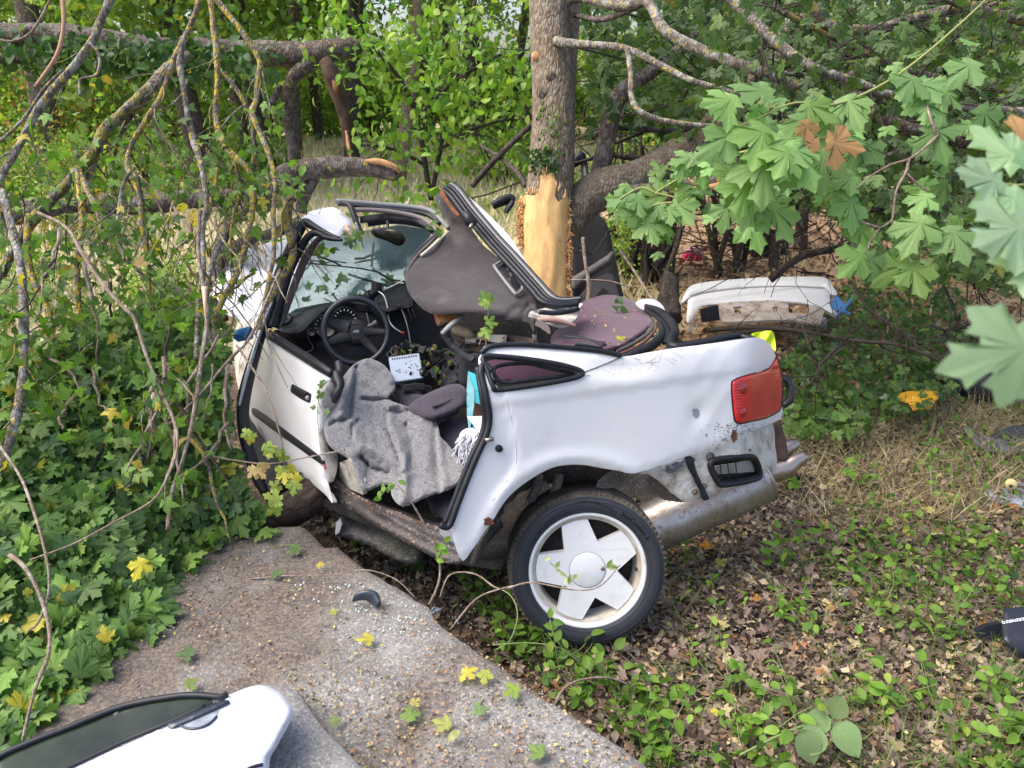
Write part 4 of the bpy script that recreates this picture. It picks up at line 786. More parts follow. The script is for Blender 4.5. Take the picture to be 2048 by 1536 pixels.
mi = tube('rear_view_mirror', [(744, 466, 4.22), (752, 464, 4.2), (775, 470, 4.2), (800, 480, 4.2), (810, 482, 4.22)], (.010, .028, .032, .034, .014), mat('mirror_dark', (.012, .010, .010), .3), car, sides=12, flat=.35)
tube('mirror_glass', [(770, 463, 4.17), (790, 470, 4.16), (808, 476, 4.17)], (.012, .028, .014), mat('mirror_glass', (.05, .045, .03), .12, .5), mi, sides=12, flat=.3)
tube('mirror_stem', [(775, 442, 4.3), (776, 455, 4.25), (778, 468, 4.22)], .008, PLAST, mi)
# ---- bonnet and near front wing
sheet('bonnet', [(425, 600), (436, 550), (462, 505), (500, 482), (560, 476), (640, 472), (740, 476), (830, 490), (850, 520), (820, 575), (700, 600), (560, 640), (480, 640)], lambda x, y: tps([(430, 600, 5.0), (470, 500, 5.6), (640, 470, 6.1), (830, 490, 6.0), (820, 570, 5.2), (560, 635, 4.9), (640, 540, 5.45)])(x, y) + .03 * np.exp(-(seg_dist(x, y, [(520, 480), (505, 560), (500, 640)]) / 9) ** 2) + .02 * np.sin(x / 60), mat('dimmed_bonnet_white', (.52, .54, .58), .45, 0, dirt=(.30, .30, .28), dscale=7, damt=(.5, .8)), car, sp=14, thick=.01, rnd=(8, .03))  # white like the body, colour darkened to tone down the sky light on it
sheet('front_wing', [(466, 690), (480, 640), (510, 645), (508, 700), (494, 790), (478, 780), (470, 740)], [(470, 690, 4.6), (508, 660, 4.45), (490, 780, 4.35)], WHITE_D, car, sp=10, thick=.01)
sheet('front_wing', [(596, 445), (610, 432), (622, 426), (618, 440), (600, 470)], 4.6, WHITE, car, sp=6, thick=.01)

# ---- front door
dpl = pl3((525, 668, 4.15), (660, 752, 3.38), (655, 960, 3.25))
def door_d(x, y):
    d = dpl.d(x, y); d = np.clip(d, 2.9, 4.4); return d - .03 * np.exp(-((x - 590) ** 2 / 5000 + (y - 800) ** 2 / 9000)) + .05 * smooth01((x - 640) / 25) - .0 + .010 * np.exp(-(seg_dist(x, y, [(505, 815), (650, 918)]) / 5) ** 2) + .05 * smooth01((y - 900) / 100)
DOOR = [(521, 669), (545, 684), (580, 705), (620, 730), (663, 757), (652, 763), (642, 778), (636, 800), (634, 830), (637, 870), (641, 905), (644, 922), (652, 950), (660, 978), (665, 1000), (664, 1006), (655, 994), (640, 980), (610, 955), (585, 935), (555, 905), (530, 880), (508, 850), (496, 820), (492, 785), (500, 740), (508, 700)]
door = sheet('front_door', DOOR, door_d, WHITE, car, sp=8, thick=.02, sm=2, rnd=(6, .02))
def dp(pts, off): return [(x, y, float(door_d(np.array(float(x)), np.array(float(y)))) - off) for x, y in pts]
tube('waist_seal', dp([(530, 668), (560, 684), (600, 708), (640, 733), (664, 748)], .0), (.018, .022, .024, .024, .02), RUBBER, door, sides=8, flat=.8)
tube('waist_trim', [(540, 664, 4.2), (580, 690, 3.95), (620, 714, 3.7), (655, 738, 3.48)], .014, HDRB, door, flat=.6)
sheet('rubbing_strip', [(505, 815), (525, 826), (560, 852), (600, 882), (641, 913), (646, 925), (640, 927), (598, 897), (556, 867), (522, 842), (505, 829)], lambda x, y: door_d(x, y) - .018, RUBBER, door, sp=4, thick=.018, sm=2, rnd=(3, .006))
hd = sheet('door_handle', [(583, 770), (587, 769), (606, 779), (621, 787), (622, 793), (620, 804), (616, 805), (600, 797), (583, 785), (581, 780)], lambda x, y: door_d(x, y) - .010, PLAST, door, sp=4, thick=.012, sm=2, rnd=(3, .005))
tube('handle_flap', dp([(590, 776), (600, 782), (612, 789)], .022), .010, RUBBER, hd, flat=.7)
lathe([(0, .003), (.006, .003), (.010, .002), (.011, 0)], P(615, 796, float(door_d(np.array(615.), np.array(796.))) - .018), (CAM - P(615, 796, 3.4)), 16, STEEL, 'lock_barrel', hd)
sheet('handle_dish', [(588, 790), (604, 800), (612, 808), (606, 818), (596, 812), (588, 800)], lambda x, y: door_d(x, y) - .0015, mat('dish_paint', (.84, .85, .87), .2), door, sp=4, thick=.001, sm=2)
sheet('door_edge', [(663, 757), (668, 770), (671, 800), (660, 815), (655, 850), (658, 900), (674, 905), (676, 930), (668, 960), (660, 960), (645, 925), (640, 880), (635, 830), (638, 795), (645, 775)], [(663, 757, 3.42), (671, 800, 3.44), (640, 830, 3.36), (658, 900, 3.36), (676, 930, 3.38), (660, 960, 3.3), (640, 790, 3.38)], WHITE_D, door, sp=6, thick=.02, sm=2, rnd=(4, .01))
sheet('door_reflector', [(648, 928), (652, 926), (653, 938), (649, 940)], 3.30, red_mat(), door, sp=3, thick=.004, sm=1)
tube('door_lock', [(672, 745, 3.42), (676, 760, 3.4), (680, 775, 3.38), (672, 790, 3.38), (668, 806, 3.38)], (.020, .024, .018, .022, .010), RUBBER, door, sides=8, noise=.3, nscale=25)
tube('door_lock', [(676, 724, 3.46), (680, 740, 3.44), (678, 756, 3.42)], (.018, .022, .014), PLAST, door, sides=6)
# window frame dropped outside the door
tube('door_frame_seal', [(549, 602, 4.05), (530, 650, 4.0), (512, 705, 3.92), (496, 760, 3.85), (486, 812, 3.78), (488, 860, 3.7), (500, 910, 3.65), (515, 955, 3.6), (532, 990, 3.55)], (.018, .026, .034, .04, .044, .046, .046, .044, .03), RUBBER, car, sides=12, sm=6, flat=.55)
tube('door_frame_trim', [(545, 603, 3.99), (524, 655, 3.94), (505, 712, 3.86), (489, 765, 3.79), (478, 812, 3.73)], (.008, .012, .013, .013, .009), mat('alloy_strip', (.42, .42, .45), .35, .6), car, sides=6, sm=6, flat=.6)
tube('door_frame_seal', [(538, 612, 4.0), (516, 670, 3.93), (498, 730, 3.85), (486, 790, 3.78)], .006, mat('cream_bead', (.5, .5, .52), .4), car, sides=6)
tube('door_frame_seal', [(532, 1000, 3.5), (552, 982, 3.5), (580, 965, 3.45), (602, 948, 3.42)], (.02, .024, .022, .012), RUBBER, car, sides=8)
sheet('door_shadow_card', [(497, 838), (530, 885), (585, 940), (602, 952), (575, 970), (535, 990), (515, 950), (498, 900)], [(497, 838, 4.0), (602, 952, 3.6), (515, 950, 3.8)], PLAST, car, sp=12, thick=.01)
# ---- sill
def sill_d(x, y): return tps([(663, 960, 3.42), (673, 994, 3.38), (742, 1020, 3.22), (844, 1070, 3.02), (913, 1100, 2.90), (906, 1050, 2.98), (760, 990, 3.28)])(x, y) + .02 * np.exp(-(seg_dist(x, y, [(665, 975), (740, 1012), (840, 1068), (915, 1100)]) / 5) ** 2)
sheet('sill', [(663, 958), (684, 963), (725, 990), (790, 1016), (844, 1036), (880, 1046), (906, 1054), (915, 1080), (930, 1118), (918, 1130), (880, 1122), (844, 1102), (790, 1074), (742, 1046), (705, 1022), (673, 996)], sill_d, mat('scraped_sill', (.030, .028, .036), .5, 0, c2=(.055, .042, .04), ns=14, fine=((.26, .18, .12), 90, .60, .66), dirt=(.075, .052, .042), dscale=12, damt=(.57, .68), bs=.3), car, sp=6, thick=.05, sm=2, rnd=(7, .03))
sheet('sill_seam', [(670, 966), (720, 992), (790, 1022), (850, 1045), (900, 1060), (898, 1066), (846, 1052), (785, 1030), (716, 1000), (668, 974)], lambda x, y: sill_d(x, y) - .012, mat('raw_edge', (.07, .055, .055), .7, c2=(.16, .09, .06), ns=24, fine=((.42, .37, .33), 70, .60, .64)), car, sp=6, thick=.02, rnd=(2, .006))
sheet('pillar_stub', [(680, 925), (698, 918), (712, 950), (724, 965), (726, 990), (700, 978), (679, 962)], [(680, 925, 3.36), (726, 990, 3.2), (700, 950, 3.28)], WHITE_D, car, sp=6, thick=.02, sm=1)
sheet('sill_end', [(905, 1052), (912, 1060), (915, 1090), (906, 1085), (880, 1068), (884, 1052)], 2.93, mat('grey_scrape', (.3, .31, .34), .5, dirt=(.07, .06, .07), dscale=16, damt=(.45, .6)), car, sp=5, thick=.006)
# ---- floor pan (world plane) and bulkheads so the hull is closed
fl = [P(640, 985, 3.42), P(905, 1052, 2.98), P(1290, 690, 4.6), P(1150, 640, 4.9), P(860, 640, 5.1), P(560, 700, 4.8)]; fl = [np.array([p[0], p[1], .40]) for p in fl]
put('floor_pan', np.array(fl + [f - np.array([0, 0, .04]) for f in fl]), [tuple(range(6)), tuple(range(11, 5, -1))] + [(i, (i + 1) % 6, (i + 1) % 6 + 6, i + 6) for i in range(6)], CAVITY, car, False)
sheet('bulkhead', [(560, 640), (700, 600), (880, 590), (1120, 600), (1150, 720), (1000, 760), (860, 820), (600, 790)], [(560, 650, 4.75), (700, 700, 4.85), (900, 600, 4.5), (1120, 640, 4.35), (860, 820, 4.45)], CAVITY, car, sp=25, thick=.01)

# ---- dashboard
DT = [(543, 646), (552, 630), (600, 624), (660, 608), (719, 590), (760, 580), (809, 566), (822, 590), (826, 612), (800, 618), (760, 624), (737, 611), (700, 606), (678, 607), (652, 618), (628, 638), (612, 656), (596, 666), (566, 664)]
dash = sheet('dashboard', DT, lambda x, y: tps([(543, 646, 4.35), (566, 664, 4.2), (600, 625, 4.55), (719, 590, 4.62), (809, 566, 4.6), (822, 612, 4.3), (737, 611, 4.22), (680, 606, 4.18), (628, 638, 4.16), (600, 664, 4.15)])(x, y), PLAST2, car, sp=6, thick=.04, sm=2, rnd=(8, .05))
sheet('dashboard_face', [(548, 660), (600, 664), (625, 640), (660, 614), (740, 612), (770, 624), (830, 608), (880, 620), (900, 680), (870, 740), (780, 780), (700, 770), (640, 740), (600, 715), (560, 690)], [(548, 660, 4.36), (640, 700, 4.36), (740, 650, 4.36), (830, 620, 4.4), (880, 700, 4.45), (740, 770, 4.3)], PLAST, dash, sp=10, thick=.03)
dn = CAM - P(700, 650, 4.3); dn /= np.linalg.norm(dn); dx_, dy_, dz_ = frame_of(dn)
WHT = mat('dial_print', (.62, .62, .60), .5); 
def gauge(px, py, rpx, n, d=4.30, a0=215, a1=-35, big=.0022):
    c = P(px, py, d); r_ = rpx * mm(d); g = lathe([(0, .0), (r_ * .96, 0), (r_, .006), (r_ * 1.05, .004), (r_ * 1.06, -.02)], c, dn, 36, mat('dial_face', (.014, .014, .016), .3), 'gauge', dash); mbx = MB()
    for k in range(n):
        a = R(a0 + (a1 - a0) * k / (n - 1)); rd = math.cos(a) * dx_ + math.sin(a) * dy_; tg = -math.sin(a) * dx_ + math.cos(a) * dy_; V, F = box_raw(c + rd * r_ * .80 + dz_ * .002, np.array([rd, tg, dz_]), (r_ * .16, big, .001)); mbx.add(V, F)
    mbx.put('dial_marks', WHT, g, False); a = R(200); rd = math.cos(a) * dx_ + math.sin(a) * dy_; tg = -math.sin(a) * dx_ + math.cos(a) * dy_; V, F = box_raw(c + rd * r_ * .35 + dz_ * .004, np.array([rd, tg, dz_]), (r_ * .8, .0016, .001)); put('needle', V, F, mat('needle_red', (.5, .05, .03), .5), g, False)
gauge(690, 640, 25, 13, 4.16, big=.0045); gauge(650, 652, 22, 11, 4.15); gauge(717, 647, 10, 5, 4.15); gauge(622, 664, 8, 5, 4.15)
prism('column_shroud', [(-.05, -.05), (.06, -.05), (.05, .02), (-.04, .02)], P(706, 692, 4.16), (dx_, dy_, dz_), .12, PLAST, dash)
vt = sheet('air_vent', [(584, 682), (612, 668), (624, 696), (600, 708)], 4.30, mat('black_void', (.006, .006, .007), .9), dash, sp=8, thick=.01, sm=1)
for k in range(4): tube('vent_vane', [(590 + k * 7, 682 - k * 4, 4.285), (597 + k * 7, 703 - k * 3, 4.285)], .003, PLAST2, vt)
tube('vent_surround', [(613, 667, 4.28), (618, 680, 4.28), (626, 698, 4.28), (600, 708, 4.28)], .003, GREYP, dash)
for k in range(10): tube('vent_slat', [(752 + k * 8, 622 - k * .5, 4.30), (760 + k * 8, 652 - k * 1.5, 4.30)], .0035, PLAST2, dash, sides=4)
tube('console_trim', [(796, 610, 4.27), (806, 625, 4.27), (814, 650, 4.25), (820, 680, 4.24), (821, 706, 4.24), (800, 712, 4.24)], .0035, GREYP, dash)
tube('console_trim', [(733, 626, 4.26), (738, 645, 4.26), (742, 660, 4.26)], .004, GREYP, dash)
V, F = box_raw(P(642, 690, 4.28), np.array([dx_, dy_, dz_]), (.05, .03, .03)); bevel_ob(put('light_switch', V, F, PLAST2, dash, False), .006)
lathe([(.030, .0), (.040, .006), (.052, .003), (.055, -.01)], P(566, 638, 4.33), (0, -.35, .94), 24, PLAST, 'demister_vent', dash)
for k, (pts, r_, c_) in enumerate((([(757, 583, 4.22), (768, 592, 4.2), (775, 615, 4.2), (778, 640, 4.19), (788, 655, 4.18), (802, 664, 4.2)], .0035, (.72, .72, .70)), ([(766, 580, 4.25), (785, 572, 4.3), (806, 560, 4.35), (812, 552, 4.36)], .0035, (.72, .72, .70)))):
    tube('charging_cable', pts, r_, mat('cable_white', c_, .4), dash, sides=6, sm=8)
lathe([(0, .006), (.006, .005), (.008, 0)], P(806, 666, 4.2), dn, 10, mat('red_plug', (.6, .02, .03), .3), 'lighter_plug', dash)
ph = tube('phone_holder', [(732, 588, 4.25), (738, 592, 4.24), (744, 590, 4.24), (752, 580, 4.24), (754, 566, 4.24)], (.020, .034, .022, .026, .028), PLAST, dash, sides=10, noise=.25, nscale=30)
lathe([(0, .012), (.02, .012), (.038, 0), (.04, -.01)], P(735, 596, 4.26), (0, -.35, .94), 20, PLAST, 'suction_cup', ph)
for k in range(9):
    x, y = 782 + random.uniform(0, 22), 690 + random.uniform(0, 12); tube('loose_wire', [(x, y, 4.2), (x + random.uniform(-12, 12), y + 12, 4.15), (x + random.uniform(-14, 14), y + 24, 4.12)], .0022, mat(random.choice(['wire_grey', 'wire_brown']), random.choice([(.25, .24, .25), (.22, .09, .05)]), .5), dash, sides=5)
# steering wheel
SWC = P(712, 662, 4.02); sn = CAM - SWC; sn /= np.linalg.norm(sn); sn = sn + np.array([0.02, 0, .12]); sn /= np.linalg.norm(sn); sx, sy, sz = frame_of(sn, (-.12, 0, 1))
sw = bpy.data.objects.new('steering_wheel', None); COL.objects.link(sw); sw.parent = car; sw.location = Vector(SWC) - car.location; sw.empty_display_size = .1
th = np.linspace(0, 2 * math.pi, 64, endpoint=False); ring = SWC + np.cos(th)[:, None] * sx * .163 + np.sin(th)[:, None] * sy * .170
GL = mat('leather_black', (.016, .019, .026), .30, 0, c2=(.025, .028, .036), ns=8, coat=.15)
V, F = tube_raw(ring, .0155, 12, closed=True); put('wheel_ring', V, F, GL, sw)
hub = lathe([(0, .012), (.018, .013), (.040, .010), (.058, .002), (.068, -.012), (.072, -.04)], SWC - sz * .03 + sx * .0, sz, 40, PLAST2, 'hub_pad', sw)
lathe([(.036, 0), (.039, .003), (.042, 0)], SWC - sz * .019, sz, 40, PLAST2, 'hub_ring', sw)
lathe([(0, .001), (.019, .001), (.021, .002), (.022, 0)], SWC - sz * .0175, sz, 32, mat('badge_black', (.01, .01, .012), .2), 'badge', hub)
th2 = np.linspace(0, 2 * math.pi, 24, endpoint=False); rgs = MB()
for k in range(4):
    c = SWC - sz * .0155 + sx * (-.0099 + .0066 * k); V, F = tube_raw(c + np.cos(th2)[:, None] * sx * .0048 + np.sin(th2)[:, None] * sy * .0048, .0008, 5, closed=True); rgs.add(V, F)
rgs.put('badge_rings', mat('badge_silver', (.75, .75, .78), .2, .9), hub)
for a, w_ in ((-12, .022), (-58, .022), (150, .034), (192, .03)):
    rd = math.cos(R(a)) * sx + math.sin(R(a)) * sy
    tube('spoke', [tuple(SWC - sz * .035 + rd * .04), tuple(SWC - sz * .032 + rd * .09), tuple(SWC - sz * .012 + rd * .162)], (w_ * 1.5, w_, w_ * .62), PLAST2, sw, world=True, sides=10, flat=.5, upv=tuple(np.cross(sz, rd)))
tube('indicator_stalk', [(728, 655, 4.1), (742, 650, 4.08), (752, 644, 4.06)], (.006, .008, .012), GREYP, sw)
# ---- front seats, gear lever
def pillow(name, out, d, m, parent=car, th=.06, rd=(14, .09), ribs=None, **kw):
    base = tps(d) if not isinstance(d, (int, float)) else (lambda x, y: np.full(np.shape(x), float(d)))
    f = base if ribs is None else (lambda x, y: base(x, y) + ribs[0] * np.sin((x * ribs[1] + y * ribs[2])))
    return sheet(name, out, f, m, parent, sp=kw.get('sp', 6), thick=th, rnd=rd)
pillow('seat_cushion', [(782, 778), (800, 772), (850, 790), (905, 830), (940, 860), (936, 930), (915, 990), (890, 1030), (860, 1020), (840, 900), (800, 820)], [(790, 780, 3.9), (900, 830, 3.6), (930, 900, 3.4), (890, 1030, 3.12), (840, 900, 3.5)], CLOTH_N)
pillow('seat_bolster', [(814, 818), (830, 800), (860, 784), (895, 770), (918, 768), (933, 780), (934, 806), (915, 822), (880, 836), (858, 838), (835, 830)], [(814, 818, 3.55), (918, 768, 3.6), (934, 806, 3.5), (858, 838, 3.4)], mat('ribbed_cloth', (.030, .022, .040), .9, c2=(.038, .028, .046), ns=5, bs=.3, bump_s=200, sheen=.2), ribs=(.003, .25, 1.0), rd=(14, .06), sp=3)
pillow('seat_side_panel', [(850, 985), (880, 960), (930, 930), (925, 985), (900, 1040), (880, 1035), (855, 1005)], [(850, 985, 3.2), (930, 930, 3.25), (895, 1040, 3.0)], mat('glossy_vinyl', (.03, .03, .045), .3), rd=(8, .03))
pillow('far_seat_back', [(885, 730), (898, 700), (912, 680), (935, 690), (945, 712), (935, 750), (905, 772), (880, 775)], [(885, 730, 4.1), (940, 700, 4.0), (905, 770, 3.9)], CLOTH_N, rd=(8, .05))
pillow('head_restraint', [(920, 725), (935, 710), (955, 705), (970, 715), (972, 760), (955, 790), (935, 780), (918, 765)], 3.62, mat('black_cloth', (.012, .012, .018), .95), rd=(10, .05))
tube('gear_lever', [(836, 772, 3.95), (842, 755, 3.92), (846, 742, 3.88)], (.010, .010, .020), GL, car, sides=10)
tube('handbrake', [(820, 775, 3.9), (860, 745, 3.95), (890, 720, 4.0)], (.018, .014, .014), PLAST, car)
V, F = box_raw(P(828, 775, 3.85), np.array([dx_, dy_, dz_]), (.12, .035, .05)); bevel_ob(put('switch_box', V, F, PLAST2, car, False), .008)
rg = np.random.default_rng(11); n = 260; pp_ = np.array([P(rg.uniform(790, 960), rg.uniform(690, 790), rg.uniform(3.9, 4.3)) for _ in range(n)])
mbd = MB()
for p in pp_[:130]:
    A = rotmats(rdir(1, rg), rdir(1, rg), rg)[0].T; V, F = box_raw(p, A, rg.uniform(.006, .05, 3) * np.array([1.5, 1, .3])); mbd.add(V, F)
mbd.put('broken_trim_debris', PLAST2, car, False)['kind'] = 'stuff'
leaves(car, pp_[130:], rdir(130, rg, 1), rdir(130, rg), rg.uniform(.02, .05, 130), SMALLS, GREEN + [((.4, .3, .15), 4)], name='interior_leaf_bits')

# ================================================================== things in and on the car
BL = [(725, 719), (740, 717), (755, 722), (768, 730), (779, 742), (788, 756), (791, 770), (788, 784), (776, 798), (800, 808), (816, 814), (812, 821), (845, 825), (866, 836), (876, 850), (880, 872), (892, 884), (906, 902), (920, 922), (931, 942), (921, 964), (898, 980), (870, 988), (850, 996), (824, 1008), (806, 1013), (792, 1005), (783, 990), (779, 972), (762, 970), (742, 980), (725, 984), (716, 968), (710, 950), (704, 934), (697, 918), (680, 908), (664, 897), (653, 882), (648, 864), (648, 846), (652, 826), (658, 806), (668, 786), (680, 764), (692, 746), (706, 730)]
FOLDS = [([(705, 745), (690, 790), (680, 830)], 11, -.055), ([(712, 735), (708, 770), (702, 815), (700, 835)], 5, .06), ([(725, 798), (745, 800), (775, 798)], 4, .05), ([(725, 760), (750, 775), (772, 796)], 9, -.02),
         ([(775, 806), (782, 850), (806, 905), (813, 945), (806, 1000)], 11, -.055), ([(771, 820), (774, 860), (790, 900), (800, 930)], 5, .04), ([(818, 940), (822, 900), (812, 850)], 7, .035), ([(700, 845), (725, 890), (775, 920), (802, 940)], 10, -.05),
         ([(722, 915), (740, 935), (775, 945)], 6, .06), ([(735, 925), (733, 950)], 4, .03), ([(700, 905), (715, 940), (728, 975)], 8, -.03), ([(877, 865), (882, 920), (892, 972)], 8, -.035), ([(870, 850), (872, 920), (878, 980)], 7, .03),
         ([(780, 812), (800, 808), (816, 816)], 6, -.035), ([(780, 822), (805, 826)], 3, .03), ([(660, 850), (672, 842), (690, 840)], 5, .03), ([(840, 845), (850, 920), (840, 985)], 18, -.02), ([(735, 722), (762, 735), (783, 760)], 10, -.03), ([(705, 870), (704, 850), (715, 842)], 5, .03), ([(740, 820), (752, 870), (770, 905)], 9, .02)]
_bl = tps([(740, 722, 3.88), (790, 768, 3.78), (700, 760, 3.65), (655, 850, 3.35), (760, 800, 3.62), (870, 850, 3.45), (925, 945, 3.12), (806, 1008, 2.96), (725, 980, 3.12), (790, 900, 3.30), (700, 900, 3.25), (880, 930, 3.22)])
def bl_d(x, y):
    d = _bl(x, y)
    for ln, w_, a in FOLDS: d = d + a * 1.15 * np.exp(-(seg_dist(x, y, ln) / (w_ * .8)) ** 2)
    return d + .012 * np.abs(noise3(np.stack([x / 26, y / 34, x * 0], -1), 1)) + .004 * noise3(np.stack([x / 9, y / 11, x * 0 + 3], -1), 1)
wool = mat('grey_wool', (.175, .176, .200), .97, 0, c2=(.20, .195, .198), ns=7, fine=((.28, .28, .30), 210, .50, .62), dirt=(.14, .125, .12), dscale=260, damt=(.50, .66), bs=.9, bump_s=230, sheen=.5)
blanket = tag(sheet('blanket', BL, bl_d, wool, None, top=True, sp=4, thick=.012, sm=2, rnd=(6, .03)), 'grey wool blanket draped from the driver seat out over the sill', 'blanket')

_r = np.random.default_rng(77); _x = _r.uniform(645, 932, 16000); _y = _r.uniform(718, 1014, 16000); _k = inpoly(_x, _y, BL) & (seg_dist(_x, _y, BL, True) > 3); _x, _y = _x[_k], _y[_k]; _n = len(_x)
_fz = leaf_mesh_data([(np.array([(-.05, 0, 0), (.05, 0, 0), (.1, 1, .5)]), np.array([(0, 1, 2)]))], P(_x, _y, bl_d(_x, _y) - .001), rotmats(rdir(_n, _r) * .6 - FW, rdir(_n, _r), _r), _r.uniform(.007, .018, _n), pick_cols([((.22, .22, .24), 4), ((.32, .32, .34), 2), ((.11, .11, .13), 2)], _n, _r), _r)
_fo = put('wool_fuzz', _fz[0], _fz[1], DRY, blanket, True, _fz[2]); _fo['kind'] = 'stuff'

cr = thing('car_radio', P(812, 740, 3.9), 'silver metal car radio box torn loose beside the gear lever', 'car radio')
rn = np.array([.12, -.75, .62]); rx, ry, rz = frame_of(rn, (-.08, 0, 1)); c0 = P(812, 738, 3.92)
V, F = box_raw(c0, np.array([rx, ry, rz]), (.155, .135, .045)); bevel_ob(put('case', V, F, mat('zinc_steel', (.40, .47, .55), .45, .35, dirt=(.25, .28, .32), dscale=20, damt=(.5, .8)), cr, False), .003)
mbx = MB()
for k in range(11): V, F = box_raw(c0 + rx * (-.06 + k * .012) + ry * .055 + rz * .0235, np.array([rx, ry, rz]), (.006, .008, .002)); mbx.add(V, F)
for k in range(14): V, F = box_raw(c0 + rx * random.uniform(-.06, .06) + ry * random.uniform(-.05, .03) + rz * .0235, np.array([rx, ry, rz]), (random.uniform(.003, .014), .003, .0016)); mbx.add(V, F)
mbx.put('vent_slots', PLAST, cr, False)
tb = thing('teal_box', P(950, 850, 3.3), 'opened teal cardboard box wedged behind the door pillar', 'box'); TEAL = mat('teal_card', (.03, .30, .38), .5, c2=(.045, .36, .44), ns=4); TEALD = mat('teal_card_worn', (.07, .20, .25), .7, c2=(.12, .30, .34), ns=12)
sheet('flap', [(936, 742), (968, 755), (968, 786), (950, 780)], [(936, 742, 3.42), (968, 755, 3.30), (968, 786, 3.28), (950, 780, 3.34)], TEAL, tb, sp=10, thick=.003, sm=1)
sheet('flap', [(950, 781), (968, 787), (968, 812), (951, 805)], [(950, 781, 3.335), (968, 787, 3.27), (968, 812, 3.29), (951, 805, 3.33)], TEAL, tb, sp=10, thick=.003, sm=1)
sheet('side', [(936, 743), (949, 780), (949, 800), (945, 835), (938, 866), (934, 830), (933, 780)], [(936, 743, 3.43), (949, 790, 3.36), (938, 866, 3.30)], TEALD, tb, sp=8, thick=.003, sm=1)
sheet('side', [(938, 858), (950, 850), (962, 872), (955, 880), (940, 868)], 3.24, TEAL, tb, sp=8, thick=.003, sm=1)
sheet('inside', [(949, 800), (968, 812), (966, 870), (946, 850)], 3.42, mat('brown_inside', (.10, .05, .03), .9), tb, sp=10, thick=.003, sm=1)
pa = thing('paper_sheet', P(955, 845, 3.2), 'printed white paper slip lying against the teal box', 'paper')
PA = [(934, 833), (966, 832), (966, 862), (960, 868)]; pad = pl3((934, 833, 3.24), (966, 832, 3.16), (960, 868, 3.14))
sheet('page', PA, pad, mat('paper', (.66, .68, .74), .8), pa, sp=8, thick=.001, sm=1); mbx = MB()
for k in range(7): V, F = sheet_raw([(942 + k * 2.6, 837 + k * 4), (963, 836 + k * 4.2), (963, 837 + k * 4.2), (943 + k * 2.6, 838 + k * 4)], lambda x, y: pad.d(x, y) - .002, sp=9, thick=.0004, sm=1); mbx.add(V, F)
mbx.put('print_lines', mat('ink', (.12, .13, .18), .8), pa, False)
mp_ = thing('mop_fringe', P(935, 900, 3.1), 'white stringy mop fringe hanging beside the blanket in the door space', 'mop'); rg = np.random.default_rng(4); mbx = MB()
for k in range(150):
    x, y = rg.uniform(922, 956), rg.uniform(866, 885); l = rg.uniform(15, 55); a = rg.normal(0, 7)
    if x + a > 965 - (y - 866) * .2: a = -5
    q = crom([(x, y, 3.13 + rg.normal(0, .02)), (x + a * .5 + rg.normal(0, 2), y + l * .5, 3.08), (x + a - 2 + rg.normal(0, 2), min(y + l, 934), 3.05)], 3); V, F = tube_raw(PP(q), .0024, 4); mbx.add(V, F)
for k in range(60):
    a = rg.uniform(2.4, 4.6); q = crom([(936, 880, 3.1), (936 + 12 * math.cos(a), 880 - 12 * math.sin(a), 3.07), (936 + rg.uniform(18, 26) * math.cos(a), 882 - rg.uniform(16, 22) * math.sin(a) + 6, 3.08)], 3); V, F = tube_raw(PP(q), .0024, 4); mbx.add(V, F)
mbx.put('strands', mat('white_yarn', (.62, .63, .68), .9), mp_)['kind'] = 'stuff'
lathe([(0, .02), (.03, .015), (.045, 0), (.04, -.03)], P(940, 874, 3.15), (0, -.5, .8), 16, mat('white_yarn', (.62, .63, .68), .9), 'mop_head', mp_)
tag(sheet('reflective_vest', [(1503, 668), (1520, 664), (1543, 661), (1549, 672), (1551, 688), (1551, 703), (1540, 692), (1526, 680), (1510, 676)], lambda x, y: 3.66 + .010 * np.sin(x / 5 + y / 9), mat('hi_vis_yellow', (.66, .85, .02), .6, c2=(.50, .68, .02), ns=20), None, top=True, sp=4, thick=.004, sm=2), 'fluorescent yellow safety vest bunched behind the tail corner of the car', 'vest')
tag(sheet('blue_tray', [(470, 660), (500, 652), (508, 660), (506, 678), (476, 684), (466, 676)], lambda x, y: 4.1 + .0015 * (x - 470), mat('blue_plastic', (.02, .16, .42), .35), None, top=True, sp=6, thick=.02, sm=1, rnd=(3, .02)), 'blue plastic tray stuck in the branches beside the front door', 'tray')
# ================================================================== TREES
BARK = bark_material('bark_main', (.27, .205, .145), (.075, .056, .042), grey=(.27, .235, .18), lichen=(.10, .12, .04), lam=(.62, .72), stretch=(34, 34, 6), bs=1.0)
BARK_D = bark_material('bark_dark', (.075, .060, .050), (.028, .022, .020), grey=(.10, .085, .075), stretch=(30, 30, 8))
BARK_G = bark_material('bark_limb', (.135, .105, .088), (.045, .035, .03), grey=(.19, .17, .15), lichen=(.30, .27, .06), lam=(.60, .64), stretch=(30, 30, 9))
LICH = bark_material('bark_lichen', (.20, .175, .155), (.075, .06, .05), grey=(.34, .34, .31), lichen=(.46, .34, .055), lam=(.575, .61), stretch=(40, 40, 12), bs=.7, lscale=45)
LICH_Y = bark_material('bark_yellow_lichen', (.21, .17, .12), (.08, .06, .045), grey=(.30, .29, .24), lichen=(.42, .31, .045), lam=(.50, .54), stretch=(40, 40, 12), bs=.7, lscale=38)
LICH_O = bark_material('bark_old_lichen', (.13, .105, .085), (.05, .04, .034), grey=(.26, .25, .23), lichen=(.24, .20, .06), lam=(.50, .55), stretch=(36, 36, 10), bs=.8, lscale=13)
TWIG = bark_material('twig_bark', (.27, .20, .155), (.13, .09, .07), grey=(.34, .29, .25), stretch=(60, 60, 20), bs=.4)
